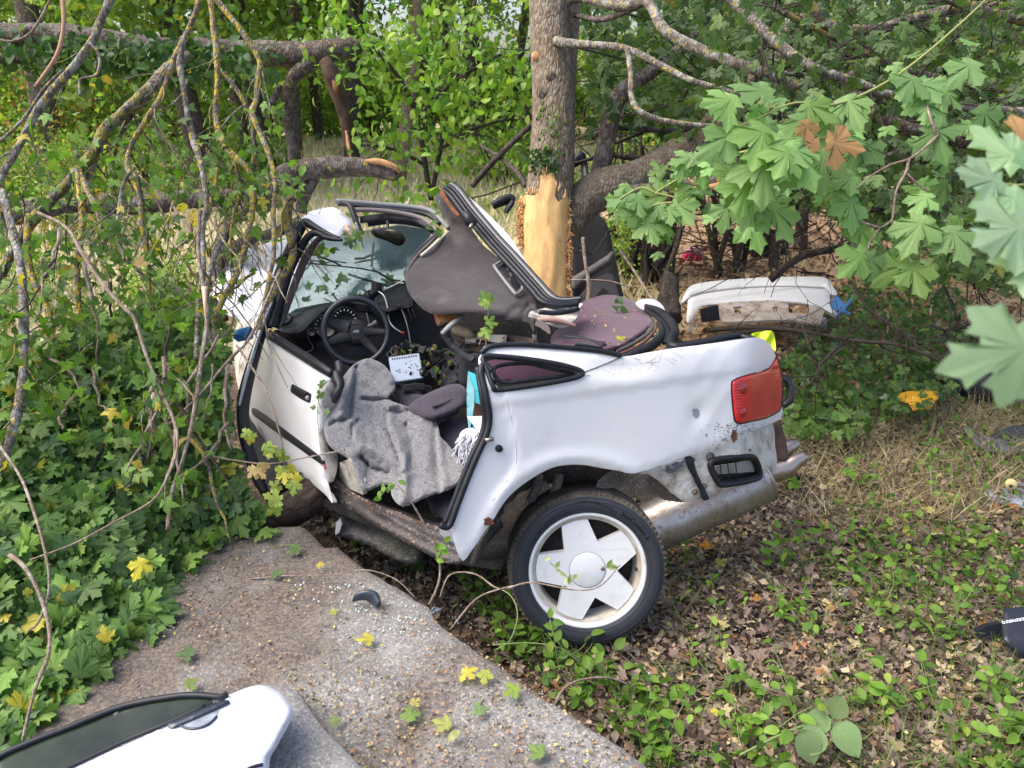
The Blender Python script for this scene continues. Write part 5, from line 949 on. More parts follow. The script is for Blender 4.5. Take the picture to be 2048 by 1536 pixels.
TWIG_D = bark_material('twig_dark', (.06, .048, .042), (.025, .02, .018), stretch=(60, 60, 20), bs=.4)
def wood_mat():
    m, nt, b = _nodes('bare_wood'); v = coord(nt, (30, 30, 2.2)); v1 = coord(nt)
    c = mixc(nt, ramp(nt, noi(nt, v, 1.5, 8, .7), [(.30, (0, 0, 0)), (.70, (1, 1, 1))]), (.66, .36, .12), (.80, .53, .23))
    c = mixc(nt, ramp(nt, noi(nt, coord(nt, (12, 12, 2)), 1.3, 6, .7), [(.60, (0, 0, 0)), (.72, (.9, .9, .9))]), c, (.42, .19, .05)); c = mixc(nt, ramp(nt, noi(nt, v1, 30, 7, .7), [(.66, (0, 0, 0)), (.72, (.7, .7, .7))]), c, (.30, .27, .25))
    nt.links.new(c, b.inputs['Base Color']); b.inputs['Roughness'].default_value = .62; bump(nt, b, noi(nt, v, 2.2, 8, .75), .55, .008); return m
WOOD = wood_mat(); SPLIT = mat('split_wood', (.45, .22, .09), .9, c2=(.62, .38, .18), ns=26, bs=.6, bump_s=60)

# ---- the struck tree
t1 = thing('struck_tree', tuple(P(1100, 640, 4.7) * [1, 1, 0]), 'thick-trunked tree with a wide strip of bark torn off where the car hit it', 'tree')
def trunkmesh(name, pts, m, parent, sides=56, sm=10, ridge=.035, seed=0):
    a = np.array(pts, float); w_ = PP(a[:, :3]); q = crom(np.column_stack([w_, a[:, 3] * a[:, 2] / FPX]), sm)
    V, F = tube_raw(q[:, :3], q[:, 3], sides); k = V.reshape(-1, sides, 3); th = np.linspace(0, 2 * math.pi, sides, endpoint=False); z = k[:, :, 2]
    rid = ridge * (.55 * np.sin(th[None] * 11 + 2.2 * np.sin(z * 5 + seed) + seed) * np.sin(z * 17 + th[None] * 3) + .45 * np.sin(th[None] * 19 + 3 * np.sin(z * 9)) + .8 * noise3(k * 4 + seed, 1.)) 
    c = q[:, None, :3]; return put(name, (c + (k - c) * (1 + rid[..., None])).reshape(-1, 3), F, m, parent)
TR = [(1096, 900, 4.62, 50), (1094, 700, 4.66, 50), (1092, 600, 4.7, 46), (1090, 520, 4.7, 45), (1090, 440, 4.7, 46), (1098, 380, 4.7, 46), (1104, 300, 4.7, 43), (1106, 200, 4.7, 41), (1100, 100, 4.7, 39), (1096, 0, 4.7, 38), (1094, -160, 4.7, 36), (1094, -320, 4.7, 34)]
trunkmesh('trunk', TR, BARK, t1)
_tw = np.array(TR)
def tr_d(x, y):                       # front surface of the trunk
    cx = np.interp(-np.asarray(y, float), -_tw[:, 1], _tw[:, 0]); r_ = np.interp(-np.asarray(y, float), -_tw[:, 1], _tw[:, 3]); u = np.clip((x - cx) / (r_ * 1.03), -1, 1); return 4.7 - r_ * mm(4.7) * 1.03 * np.sqrt(np.maximum(1 - u * u, 0)) 
def wd(x, y): return tr_d(x, y) - .008 + .004 * np.abs(np.sin(x / 7.5 + .6 * np.sin(y / 41))) * smooth01((y - 400) / 200) + .0025 * np.sin(x / 4.2 + np.sin(y / 30) * 2) + .004 * np.sin(x / 13 + y / 37)
WOUND = [(1047, 420), (1046, 398), (1052, 384), (1062, 392), (1074, 388), (1080, 370), (1082, 350), (1088, 342), (1094, 352), (1100, 336), (1108, 348), (1112, 372), (1110, 392), (1116, 404), (1128, 398), (1132, 378), (1136, 400), (1134, 450), (1136, 520), (1137, 600), (1136, 700), (1050, 700), (1047, 600), (1045, 500), (1044, 450)]
sheet('bare_wood', WOUND, wd, WOOD, t1, sp=4, thick=.006, sm=1)
rg = np.random.default_rng(9); mbx = MB(); mby = MB()
for k in range(260):                  # torn fibres at both edges of the wound
    side = rg.random() < .62; y = rg.uniform(380, 610) if side else rg.uniform(390, 470); x = (1134 if side else 1045) + rg.normal(0, 2.5); l = rg.uniform(8, 46)
    q = np.array([(x, y, 4.66 if side else 4.66), (x + rg.normal(1 if side else -2, 3), y + l * .5, 4.64), (x + rg.normal(3 if side else -8, 5), y + l * rg.uniform(.4, 1), 4.62)]); V, F = tube_raw(crom(PP(q), 3), np.array([.004, .005, .005, .004, .004, .003, .0008]) * rg.uniform(.5, 1.5), 4); (mbx if rg.random() < .6 else mby).add(V, F)
for k in range(26):
    x = rg.uniform(1050, 1132); y0 = np.interp(x, [1047, 1052, 1074, 1082, 1100, 1112, 1128, 1136], [400, 386, 388, 350, 338, 372, 398, 380]); q = [(x, y0 + 3, 4.545), (x + rg.normal(0, 2), y0 - rg.uniform(4, 16), 4.535)]; V, F = tube_raw(PP(q), np.array([.005, .001]), 4); mby.add(V, F)
mbx.put('torn_fibres', SPLIT, t1)['kind'] = 'stuff'; mby.put('torn_fibres', WOOD, t1)['kind'] = 'stuff'
sheet('torn_bark', [(1132, 395), (1139, 400), (1138, 440), (1142, 480), (1147, 510), (1143, 540), (1145, 600), (1137, 604), (1135, 540), (1132, 480), (1130, 430)], lambda x, y: 4.66 + .0 * x, SPLIT, t1, sp=4, thick=.02, sm=1)
def br(name, pts, m, parent, sides=12, sm=7, noise=.10, ns=9):
    a = np.array(pts, float); w_ = PP(a[:, :3]); q = crom(np.column_stack([w_, a[:, 3] * a[:, 2] / FPX]), sm); V, F = tube_raw(q[:, :3], np.maximum(q[:, 3], .0008), sides, noise, ns); return put(name, V, F, m, parent)
br('trunk_fork', [(1112, 480, 4.86, 28), (1118, 380, 4.86, 28), (1124, 260, 4.86, 25), (1128, 140, 4.86, 24), (1136, 40, 4.86, 24), (1140, -120, 4.9, 22), (1140, -260, 4.9, 20)], BARK, t1, 36)
br('limb', [(1118, 640, 4.95, 22), (1122, 560, 4.9, 22), (1128, 490, 4.86, 26), (1142, 436, 4.82, 36), (1172, 398, 4.85, 40), (1220, 372, 4.9, 37), (1280, 354, 5.0, 33), (1330, 330, 5.1, 36), (1372, 302, 5.2, 34), (1420, 265, 5.3, 30), (1480, 205, 5.4, 28), (1540, 130, 5.5, 27), (1600, 50, 5.6, 26), (1660, -60, 5.7, 24), (1700, -160, 5.8, 22)], BARK, t1, 40)
lb = br('limb', [(1180, 395, 5.0, 17), (1200, 340, 5.0, 19), (1214, 280, 5.0, 18), (1226, 215, 5.0, 18), (1250, 180, 5.0, 17), (1300, 145, 5.05, 14), (1350, 110, 5.1, 13), (1400, 50, 5.2, 12), (1440, -30, 5.2, 11)], BARK_G, t1, 20)
sb = br('broken_limb', [(1250, 385, 4.85, 14), (1290, 380, 4.8, 13), (1350, 372, 4.75, 13), (1400, 370, 4.7, 12), (1450, 358, 4.65, 11), (1486, 346, 4.6, 9), (1500, 338, 4.6, 2)], BARK_G, t1, 14)
br('stripped_bark', [(1340, 382, 4.72, 5), (1400, 378, 4.66, 6), (1450, 367, 4.62, 6), (1490, 350, 4.58, 4)], SPLIT, sb, 8)
for nm, pts, m_ in [('branch', [(1112, 82, 4.58, 9), (1130, 86, 4.5, 9), (1180, 90, 4.4, 8), (1250, 97, 4.3, 7), (1320, 130, 4.2, 7), (1380, 160, 4.1, 6), (1450, 180, 4.1, 5), (1520, 205, 4.1, 4)], LICH),
                    ('branch', [(1255, 97, 4.28, 6), (1262, 150, 4.25, 6), (1264, 196, 4.25, 6), (1280, 222, 4.2, 6), (1320, 240, 4.2, 6), (1380, 249, 4.2, 5), (1430, 252, 4.2, 4)], LICH),
                    ('branch', [(1124, 8, 4.7, 12), (1160, -6, 4.6, 11), (1240, 12, 4.4, 11), (1294, 6, 4.3, 10), (1330, 60, 4.2, 11), (1400, 98, 4.1, 11), (1470, 126, 4.0, 11), (1540, 150, 4.0, 10), (1600, 175, 4.0, 8)], LICH),
                    ('branch', [(1290, 5, 4.3, 7), (1210, 38, 4.5, 6), (1150, 30, 4.7, 6)], BARK_G),
                    ('branch', [(1190, 270, 5.2, 6), (1240, 255, 5.2, 6), (1330, 262, 5.2, 5), (1400, 256, 5.2, 5)], BARK_D),
                    ('branch', [(1205, 290, 5.4, 6), (1230, 310, 5.4, 6), (1290, 316, 5.4, 5), (1350, 305, 5.4, 5)], BARK_D),
                    ('branch', [(1068, 245, 4.9, 5), (1020, 290, 5.1, 6), (980, 330, 5.2, 6), (944, 372, 5.3, 6)], BARK_D),
                    ('branch', [(1052, 372, 4.9, 5), (1034, 345, 5.0, 5), (1000, 315, 5.2, 4), (960, 290, 5.4, 3)], BARK_D)]:
    br(nm, pts, m_, t1, 10)
# moss and ivy tuft on the trunk above the wound
n = 150; px = rg.normal(1090, 16, n); py = rg.normal(322, 11, n); pos = P(px, py, tr_d(px, py) - rg.uniform(.005, .05, n)); leaves(t1, pos, rdir(n, rg) + [0, -1.2, .3], rdir(n, rg, -.5), rg.uniform(.018, .04, n), SMALLS, [((.03, .07, .03), 3), ((.06, .12, .04), 2)], name='moss')
n = 60; px = rg.uniform(1078, 1130, n); py = rg.uniform(210, 330, n); leaves(t1, P(px, py, tr_d(px, py) - .01), rdir(n, rg) + [0, -1.2, .3], rdir(n, rg, -.5), rg.uniform(.018, .035, n), SMALLS, GREEN, name='moss')
for x, y, r_ in ((1072, 112, 8), (1100, 150, 9), (1085, 182, 12)): lathe([(0, .004), (r_ * .003, .006), (r_ * .0035, -.004)], P(x, y, float(tr_d(np.array(float(x)), np.array(float(y)))) - .004), (0, -1, .2), 14, SPLIT if y < 120 else BARK, 'knot', t1)

def jit_path(a, b, n, amp, rg, sag=0):
    t = np.linspace(0, 1, n)[:, None]; p = a * (1 - t) + b * t; o = rg.normal(0, amp, (n, 3)); o = np.cumsum(o, 0); o = o - o[0] * (1 - t) - o[-1] * t; p = p + o; p[:, 2] += sag * (t[:, 0] * (1 - t[:, 0])) * -4; return p
def twiggy(parent, path, m, rg, n=8, ln=(.2, .6), r0=.006, up=0.0, name='twig', depth=2, mb=None):
    """side twigs along a world path; returns tip positions"""
    own = mb is None; mb = mb or MB(); tips = []
    for _ in range(n):
        i = rg.integers(max(1, len(path) // 6), len(path)); a = path[i]; T = path[min(i + 1, len(path) - 1)] - path[i - 1]; T /= np.linalg.norm(T) + 1e-9; dr = T * .8 + rdir(1, rg)[0] * .9 + np.array([0, 0, up]); dr /= np.linalg.norm(dr); L = rg.uniform(*ln)
        q = jit_path(a, a + dr * L, 6, L * .03, rg); V, F = tube_raw(q, np.linspace(r0, r0 * .3, 6), 5); mb.add(V, F); tips.append(q)
        if depth > 1: tips += twiggy(parent, q, m, rg, 2, (ln[0] * .4, ln[1] * .5), r0 * .5, up, name, depth - 1, mb)
    if own: mb.put(name, m, parent)['kind'] = 'stuff'
    return tips
def along(paths, n, spread, rg):
    i = rg.integers(0, len(paths), n); out = np.empty((n, 3))
    for k in range(n): q = paths[i[k]]; t = rg.uniform(.15, 1) * (len(q) - 1); a = int(t); b = min(a + 1, len(q) - 1); out[k] = q[a] * (1 - (t - a)) + q[b] * (t - a)
    return out + rg.normal(0, spread, (n, 3))

# ---- fallen trees at the left: two heavy limbs and the hanging lichened crown
fa = thing('broken_tree', tuple(P(640, 400, 6.2) * [1, 1, 0] + [0, 0, .2]), 'snapped ivy-covered trunk lying across above the meadow at upper left', 'fallen tree')
br('trunk', [(-120, 55, 6.0, 24), (0, 70, 6.0, 24), (90, 72, 6.0, 24), (180, 82, 6.0, 26), (290, 98, 6.1, 26), (400, 104, 6.1, 25), (500, 106, 6.2, 24), (600, 109, 6.2, 24), (660, 102, 6.2, 22), (705, 94, 6.2, 19), (720, 88, 6.2, 12)], BARK_G, fa, 26)
br('branch', [(632, 118, 6.2, 14), (604, 138, 6.2, 15), (582, 165, 6.2, 13), (574, 220, 6.3, 12), (585, 280, 6.4, 12), (590, 340, 6.5, 13), (580, 400, 6.6, 13)], BARK_G, fa, 14)
st = br('stub', [(650, 122, 6.1, 14), (668, 160, 6.1, 17), (684, 215, 6.15, 14), (694, 270, 6.2, 10), (702, 318, 6.2, 4)], mat('rotten_wood', (.05, .03, .022), .95, c2=(.11, .06, .035), ns=14, bs=.7), fa, 14, noise=.3, ns=14)
br('split_wood', [(666, 160, 6.05, 3), (672, 178, 6.02, 6), (676, 192, 6.06, 2)], mat('orange_heartwood', (.26, .11, .035), .9, c2=(.10, .05, .03), ns=30), st, 8)
br('split_wood', [(692, 262, 6.13, 2), (697, 290, 6.13, 3.5), (702, 318, 6.13, 1)], SPLIT, st, 8, noise=.4, ns=40)
br('branch', [(530, 235, 6.2, 6), (545, 205, 6.2, 7), (560, 170, 6.2, 6)], BARK_G, fa, 8)
br('branch', [(-40, 115, 5.9, 10), (60, 118, 5.9, 10), (160, 110, 5.9, 8), (260, 100, 6, 6)], BARK_D, fa, 8)
rg = np.random.default_rng(21)
n = 1500; t = rg.uniform(-120, 560, n); px = t; py = 78 + (t > 0) * t * .05 + rg.normal(8, 22, n); wgt = rg.random(n) < np.clip(.5 + .5 * np.sin(t / 110 - .6) + .25, .1, 1) ; px, py = px[wgt], py[wgt]; d = 5.85 + rg.normal(0, .14, len(px)) 
leaves(fa, P(px, py + np.abs(rg.normal(0, 14, len(px))), d), rdir(len(px), rg) + [0, -.8, .5], rdir(len(px), rg, -1.2), rg.uniform(.06, .11, len(px)), OVATES, [((.030, .075, .022), 4), ((.05, .115, .03), 4), ((.09, .16, .07), 1.5)], single=160, key='ivy', seed=2, name='ivy')

fb = thing('fallen_tree', tuple(P(400, 430, 5.6) * [1, 1, 0] + [0, 0, .5]), 'long fallen grey trunk lying low across behind the car bonnet', 'fallen tree')
br('trunk', [(-160, 470, 5.2, 26), (-60, 446, 5.2, 26), (0, 432, 5.3, 25), (60, 422, 5.3, 22), (140, 406, 5.35, 21), (220, 408, 5.4, 21), (300, 408, 5.4, 20), (380, 398, 5.45, 19), (440, 395, 5.5, 18), (500, 400, 5.6, 17), (530, 380, 5.65, 20), (570, 352, 5.7, 22), (620, 338, 5.75, 21), (700, 334, 5.8, 20), (750, 338, 5.8, 18), (792, 348, 5.8, 14), (800, 352, 5.8, 4)], BARK_G, fb, 26)
br('split_wood', [(730, 322, 5.72, 3), (760, 323, 5.7, 6), (790, 334, 5.72, 5), (800, 345, 5.75, 3)], SPLIT, fb, 8)
br('branch', [(630, 352, 5.8, 12), (612, 385, 5.8, 12), (600, 425, 5.8, 10)], BARK_G, fb, 12)
br('branch', [(520, 400, 5.6, 12), (470, 430, 5.5, 13), (440, 490, 5.4, 12), (432, 560, 5.3, 9), (450, 640, 5.2, 7)], LICH_O, fb, 12)
br('branch', [(600, 440, 5.5, 9), (540, 470, 5.5, 12), (480, 490, 5.4, 13), (440, 530, 5.4, 9), (410, 590, 5.3, 6)], BARK_D, fb, 12)

fc = thing('toppled_crown', tuple(P(150, 1100, 2.9) * [1, 1, 0] + [0, 0, .35]), 'toppled maple crown with hanging yellow-lichened branches and a mound of green leaves beside the car', 'fallen tree')
VB = [([(228, -20, 3.3), (205, 40, 3.3), (180, 85, 3.3), (140, 140, 3.3), (90, 195, 3.3), (55, 255, 3.3), (25, 310, 3.3), (5, 360, 3.3), (2, 430, 3.3)], 11, 9, LICH),
      ([(2, 380, 3.2), (30, 470, 3.15), (45, 540, 3.1), (48, 640, 3.0), (44, 730, 2.95), (32, 830, 2.85), (8, 930, 2.8), (-30, 1000, 2.8)], 9, 12, LICH),
      ([(402, -20, 3.6), (380, 50, 3.6), (350, 120, 3.6), (320, 180, 3.6), (290, 240, 3.6), (262, 295, 3.6), (262, 340, 3.55), (278, 390, 3.5), (284, 450, 3.5), (292, 530, 3.5), (300, 620, 3.5)], 8, 4.5, LICH_Y),
      ([(367, 74, 3.6), (358, 130, 3.6), (368, 200, 3.6), (385, 270, 3.6), (402, 330, 3.55), (408, 400, 3.5), (410, 460, 3.5), (402, 540, 3.4), (400, 620, 3.4), (392, 720, 3.3)], 8, 6, LICH),
      ([(425, -10, 4.0), (455, 35, 4.0), (490, 80, 4.0), (515, 125, 4.0), (518, 160, 4.0), (510, 200, 4.0), (508, 228, 3.95), (525, 280, 3.9), (545, 350, 3.85), (552, 430, 3.8), (545, 510, 3.75), (530, 600, 3.7), (520, 660, 3.7)], 8, 5, LICH_Y),
      ([(418, -40, 4.1), (424, 40, 4.1), (432, 105, 4.1), (438, 170, 4.1), (434, 240, 4.1), (446, 285, 4.05), (470, 315, 4.0), (498, 345, 4.0), (508, 400, 3.95), (500, 460, 3.9), (478, 540, 3.85), (445, 600, 3.8), (425, 660, 3.8)], 8, 7, LICH_Y),
      ([(452, 290, 4.0), (436, 320, 4.0), (424, 380, 3.95), (412, 440, 3.9)], 7, 5, LICH_Y), ([(452, 300, 4.0), (468, 330, 4.0), (476, 380, 4.0), (468, 450, 3.9), (462, 520, 3.9)], 6, 4, LICH_Y),
      ([(448, 145, 4.1), (480, 200, 4.1), (505, 245, 4.1), (512, 300, 4.1), (500, 360, 4.1)], 6, 6, LICH_O),
      ([(372, 112, 5.6), (335, 140, 4.6), (300, 172, 4.0), (250, 225, 3.9), (215, 265, 3.9), (180, 310, 3.85), (130, 370, 3.8), (80, 425, 3.75), (40, 490, 3.7), (-10, 580, 3.65), (-60, 660, 3.6)], 15, 13, LICH_O),
      ([(205, 260, 3.9), (192, 310, 3.9), (175, 360, 3.85), (162, 400, 3.8), (158, 470, 3.75), (156, 540, 3.7), (160, 640, 3.6)], 11, 8, LICH_Y),
      ([(300, 190, 3.95), (260, 240, 3.95), (235, 290, 3.95), (225, 330, 3.95)], 7, 4, LICH_O),
      ([(155, 335, 3.8), (175, 380, 3.75), (195, 430, 3.7), (210, 490, 3.7)], 8, 5, LICH_Y),
      ([(58, 430, 3.5), (56, 500, 3.45), (72, 560, 3.4), (92, 620, 3.35), (108, 690, 3.3), (112, 730, 3.3)], 10, 7, LICH_Y),
      ([(585, 380, 4.1), (578, 440, 4.1), (582, 500, 4.1), (560, 560, 4.05), (535, 610, 4.0)], 11, 8, LICH_Y),
      ([(262, 340, 3.5), (240, 380, 3.5), (235, 460, 3.45), (250, 520, 3.4)], 5, 3, LICH), ([(440, 480, 3.6), (420, 560, 3.5), (415, 640, 3.5), (430, 700, 3.45)], 8, 5, LICH),
      ([(75, 425, 3.3), (125, 455, 3.2), (165, 505, 3.1), (200, 560, 3.05), (240, 610, 3.0), (268, 640, 3.0), (290, 700, 2.95), (322, 780, 2.9), (348, 850, 2.85), (350, 900, 2.8), (335, 960, 2.75), (300, 1000, 2.7), (230, 1050, 2.65), (150, 1085, 2.6), (60, 1120, 2.6)], 5, 2.6, TWIG),
      ([(400, 420, 3.3), (398, 500, 3.3), (404, 580, 3.25), (412, 640, 3.2), (400, 720, 3.15), (396, 780, 3.1), (385, 850, 3.05), (365, 920, 3.0), (350, 990, 3.0), (335, 1060, 2.95)], 5, 5, TWIG),
      ([(560, 540, 3.7), (530, 610, 3.4), (500, 670, 3.3), (460, 720, 3.25), (400, 790, 3.2), (340, 850, 3.15), (290, 890, 3.1)], 4, 3, TWIG),
      ([(473, 690, 3.25), (520, 762, 3.2), (540, 800, 3.15), (556, 850, 3.1), (566, 900, 3.1), (572, 960, 3.1)], 3, 1.5, TWIG),
      ([(395, 740, 3.1), (360, 790, 3.1), (335, 820, 3.1), (300, 850, 3.1)], 3, 2, TWIG),
      ([(-10, 880, 2.7), (30, 940, 2.6), (60, 1000, 2.5), (95, 1100, 2.4), (100, 1180, 2.35), (80, 1240, 2.3), (60, 1260, 2.3)], 4, 2.5, TWIG),
      ([(20, 1110, 2.4), (60, 1150, 2.35), (85, 1210, 2.3), (95, 1300, 2.2), (70, 1380, 2.15), (45, 1480, 2.1)], 6, 3.5, TWIG),
      ([(420, 912, 3.2), (480, 925, 3.15), (540, 930, 3.1), (620, 912, 3.05), (690, 900, 3.0)], 2.4, 1.5, TWIG),
      ([(-20, 300, 3.5), (40, 240, 3.5), (90, 180, 3.5), (125, 140, 3.5)], 4, 3, LICH), ([(0, 80, 3.0), (30, 82, 3.0), (60, 60, 3.0), (105, -10, 3.0)], 3, 3, TWIG),
      ([(125, -10, 3.0), (127, 50, 3.0), (115, 110, 3.0), (70, 174, 3.0)], 5, 4, mat('peeled_twig', (.42, .24, .14), .8)),
      ([(178, 85, 3.2), (195, 110, 3.2), (190, 145, 3.2), (162, 165, 3.2), (160, 190, 3.2)], 4, 3, LICH),
      ([(408, 575, 3.2), (412, 610, 3.18), (412, 650, 3.2)], 6, 1, mat('fresh_split', (.72, .50, .36), .8))]
paths = []
for pts, r0, r1, m_ in VB:
    a = np.array(pts, float); jg = np.random.default_rng(int(abs(pts[0][0])) + len(pts)); a[1:-1, :2] += jg.normal(0, 3.0, (len(a) - 2, 2)); a = np.column_stack([a, np.linspace(r0, r1, len(a)) * .80 * jg.uniform(.88, 1.12, len(a))]); br('branch', a, m_, fc, 10, 6, .20, 26); paths.append(PP(a[:, :3]))
rg = np.random.default_rng(31)
tp = []
for i, p in enumerate(paths[:16]): tp += twiggy(fc, crom(p, 4), [LICH, LICH_Y, TWIG, LICH_O][i % 4], rg, 10, (.12, .5), .0045, -.35)
# thicket of sprigs between the branches, down into the mound
for m_, nn in ((TWIG, 40), (LICH_O, 24), (LICH_Y, 14), (TWIG_D, 26)):
    mb = MB()
    for k in range(nn):
        x, y = rg.uniform(-20, 600), rg.uniform(330, 900); d = rg.uniform(3.1, 4.6) if y < 700 else rg.uniform(3.0, 3.5)
        if x > 470 and y > 560: x -= 200
        a = P(x, y, d); b = P(x + rg.normal(0, 60), y + rg.uniform(60, 220), d - rg.uniform(0, .3)); q = jit_path(a, b, 8, .012, rg); V, F = tube_raw(q, np.linspace(.006, .002, 8) * rg.uniform(.6, 1.8), 5); mb.add(V, F); tp.append(q)
    mb.put('sprigs', m_, fc)['kind'] = 'stuff'
# leaves of the mound
MD = tps([(-60, 700, 3.3), (100, 650, 3.5), (300, 650, 3.6), (450, 620, 3.9), (520, 700, 3.7), (480, 850, 3.45), (520, 1000, 3.30), (400, 1120, 3.05), (250, 1250, 2.62), (100, 1330, 2.42), (-60, 1450, 2.25), (0, 1000, 2.75), (200, 900, 3.05), (350, 950, 3.12), (430, 480, 4.6), (200, 470, 4.4), (-50, 470, 4.2)])
MPOLY = [(-60, 640), (60, 700), (160, 640), (330, 600), (410, 610), (455, 640), (458, 720), (448, 800), (455, 900), (490, 1000), (560, 1050), (440, 1075), (380, 1140), (330, 1180), (330, 1250), (250, 1290), (200, 1330), (170, 1400), (110, 1390), (90, 1450), (40, 1480), (0, 1540), (-60, 1560)]
def region(poly, n, rg):
    A = np.array(poly); out = []; 
    while len(out) < n:
        x = rg.uniform(A[:, 0].min(), A[:, 0].max(), n); y = rg.uniform(A[:, 1].min(), A[:, 1].max(), n); k = inpoly(x, y, poly); out += list(zip(x[k], y[k]))
    a = np.array(out[:n]); return a[:, 0], a[:, 1]
x, y = region(MPOLY, 4600, rg); e = seg_dist(x, y, MPOLY, True); dd = MD(x, y) + np.abs(rg.normal(0, .13, len(x))) + (rg.random(len(x)) < .25) * rg.uniform(0, .3, len(x)) - .03
gz = np.maximum(SLZ, 0)
pos = P(x, y, dd); pos[:, 2] = np.maximum(pos[:, 2], np.where(pos[:, 1] < 3.0, SLZ + .02, .03))
leaves(fc, pos, rdir(len(x), rg) * .75 + [0, -.8, .75], rdir(len(x), rg, -.7), rg.uniform(.032, .105, len(x)), MAPLES, [((.085, .19, .03), 4), ((.14, .27, .045), 4), ((.06, .135, .035), 3), ((.22, .36, .07), 2.5), ((.08, .17, .07), 2), ((.58, .48, .05), .45), ((.45, .32, .13), .3)], single=300, key='field_maple', seed=3)
# leaves caught higher up among the hanging branches
pa_ = along(tp, 5200, .06, rg); px, py, d = in_view(pa_); k = (py > 300 + rg.uniform(-150, 200, len(py))) & ~((px > 520) & (py > 520)) & ~((px > 405) & (px < 620) & (py > 440) & (rg.random(len(py)) < .75)) & ~((py < 640) & (rg.random(len(py)) < .35)) & ~((px > 450) & (py > 590)) & ~((py > 380) & (py < 580) & (rg.random(len(py)) < .45))
pa_ = pa_[k]; leaves(fc, pa_, rdir(len(pa_), rg) + [0, -.5, .3], rdir(len(pa_), rg, -.9), rg.uniform(.035, .07, len(pa_)), MAPLES_LO, [((.11, .22, .03), 4), ((.17, .31, .05), 4), ((.07, .14, .03), 3), ((.55, .42, .05), .35), ((.40, .26, .10), .3)], seed=4, name='foliage')
# sprays in front of the door
n = 40; cl = [(548, 905, 3.05, 0), (562, 935, 3.05, 1), (520, 925, 3.08, 2), (545, 985, 3.05, 1), (552, 1010, 3.05, 1), (500, 860, 3.15, 1), (585, 960, 3.05, 1), (300, 1098, 2.6, 3)]
for x, y, d, c in cl:
    m_ = 3 if c < 3 else 1; pos = P(x + rg.normal(0, 9, m_), y + rg.normal(0, 8, m_), d + rg.normal(0, .03, m_))
    pal = [[((.50, .48, .07), 1), ((.24, .36, .06), 1)], [((.32, .42, .07), 2), ((.62, .52, .08), 1)], [((.55, .38, .18), 1)], [((.80, .68, .03), 1)]][c]; leaves(fc, pos, rdir(m_, rg) * .5 + [0, -1, .5], rdir(m_, rg, -1), rg.uniform(.045, .065, m_) * (1 if c < 3 else 1.5), MAPLES, pal, single=3, key='spray%d' % c, seed=int(x))

# ---- leaf-mass helper for standing trees and bushes
def crown_cloud(n, c, s, rg, clumps=24, cs=.22, seedshift=0):
    """points in clumps inside an ellipsoid"""
    c = np.array(c, float); s = np.array(s, float); u = rdir(clumps, rg) * (rg.random((clumps, 1)) ** .45) * s + c; k = rg.integers(0, clumps, n); return u[k] + rg.normal(0, 1, (n, 3)) * s * cs
# ---- dogwood-like tree whose hanging leaves fill the middle top
rg = np.random.default_rng(41)
tm = thing('leafy_sapling', tuple(G(860, 330) * [1, 1, 1]), 'bright green hanging-leaved sapling filling the gap left of the struck trunk', 'tree')
sp0 = G(860, 345); 
for pts in ([(862, 400, 6.6, 6), (850, 330, 6.6, 6), (835, 240, 6.6, 6), (800, 160, 6.5, 5), (745, 90, 6.4, 4), (700, 20, 6.3, 4), (680, -40, 6.3, 3)], [(862, 400, 6.6, 5), (880, 300, 6.6, 5), (900, 200, 6.7, 5), (930, 100, 6.7, 4), (950, 0, 6.8, 4), (960, -60, 6.8, 3)], [(835, 240, 6.6, 4), (900, 170, 6.5, 4), (980, 120, 6.4, 3), (1040, 90, 6.4, 2)], [(880, 300, 6.6, 4), (940, 260, 6.5, 3), (1010, 240, 6.4, 2)], [(850, 330, 6.6, 4), (790, 300, 6.5, 3), (730, 290, 6.4, 2)]):
    br('branch', pts, TWIG_D, tm, 8); q = PP([p[:3] for p in pts]); tpm = twiggy(tm, crom(q, 5), TWIG_D, rg, 12, (.2, .7), .005, -.2)
cx = [(x, y, d) for x, y, d in [(720, 60, 6.4), (760, 130, 6.3), (700, 150, 6.5), (820, 60, 6.4), (870, 120, 6.5), (900, 40, 6.3), (960, 60, 6.4), (1010, 40, 6.5), (1030, 120, 6.4), (960, 160, 6.5), (900, 200, 6.3), (840, 200, 6.4), (780, 220, 6.5), (760, 290, 6.5), (830, 280, 6.4), (900, 280, 6.5), (980, 230, 6.4), (1030, 220, 6.6), (950, 320, 6.5), (880, 350, 6.4), (800, 350, 6.3), (740, 370, 6.2), (820, 400, 6.1), (900, 400, 6.2), (1030, 300, 6.6), (1000, 150, 6.2), (720, 10, 6.4), (660, 20, 6.6), (780, 20, 6.2)]]
n = 2500; k = rg.integers(0, len(cx), n); c3 = PP(cx)[k]; wts = rg.random(n) < np.where(np.array(cx)[k][:, 1] > 300, .4, 1.0); pos = (c3 + rg.normal(0, 1, (n, 3)) * [.20, .34, .17])[wts]; pos = pos[noise3(pos, 2.6) > -.22]; n = len(pos)
leaves(tm, pos, rdir(n, rg) + [0, -.7, .2], rdir(n, rg, -1.6), rg.uniform(.055, .10, n), OVATES, BRIGHT, single=300, key='dogwood', seed=5)
for bx, by, sc_ in ((690, 380, .9), (760, 395, 1.0), (960, 415, .8), (1010, 450, .6)):   # low sprigs behind the roof
    pass

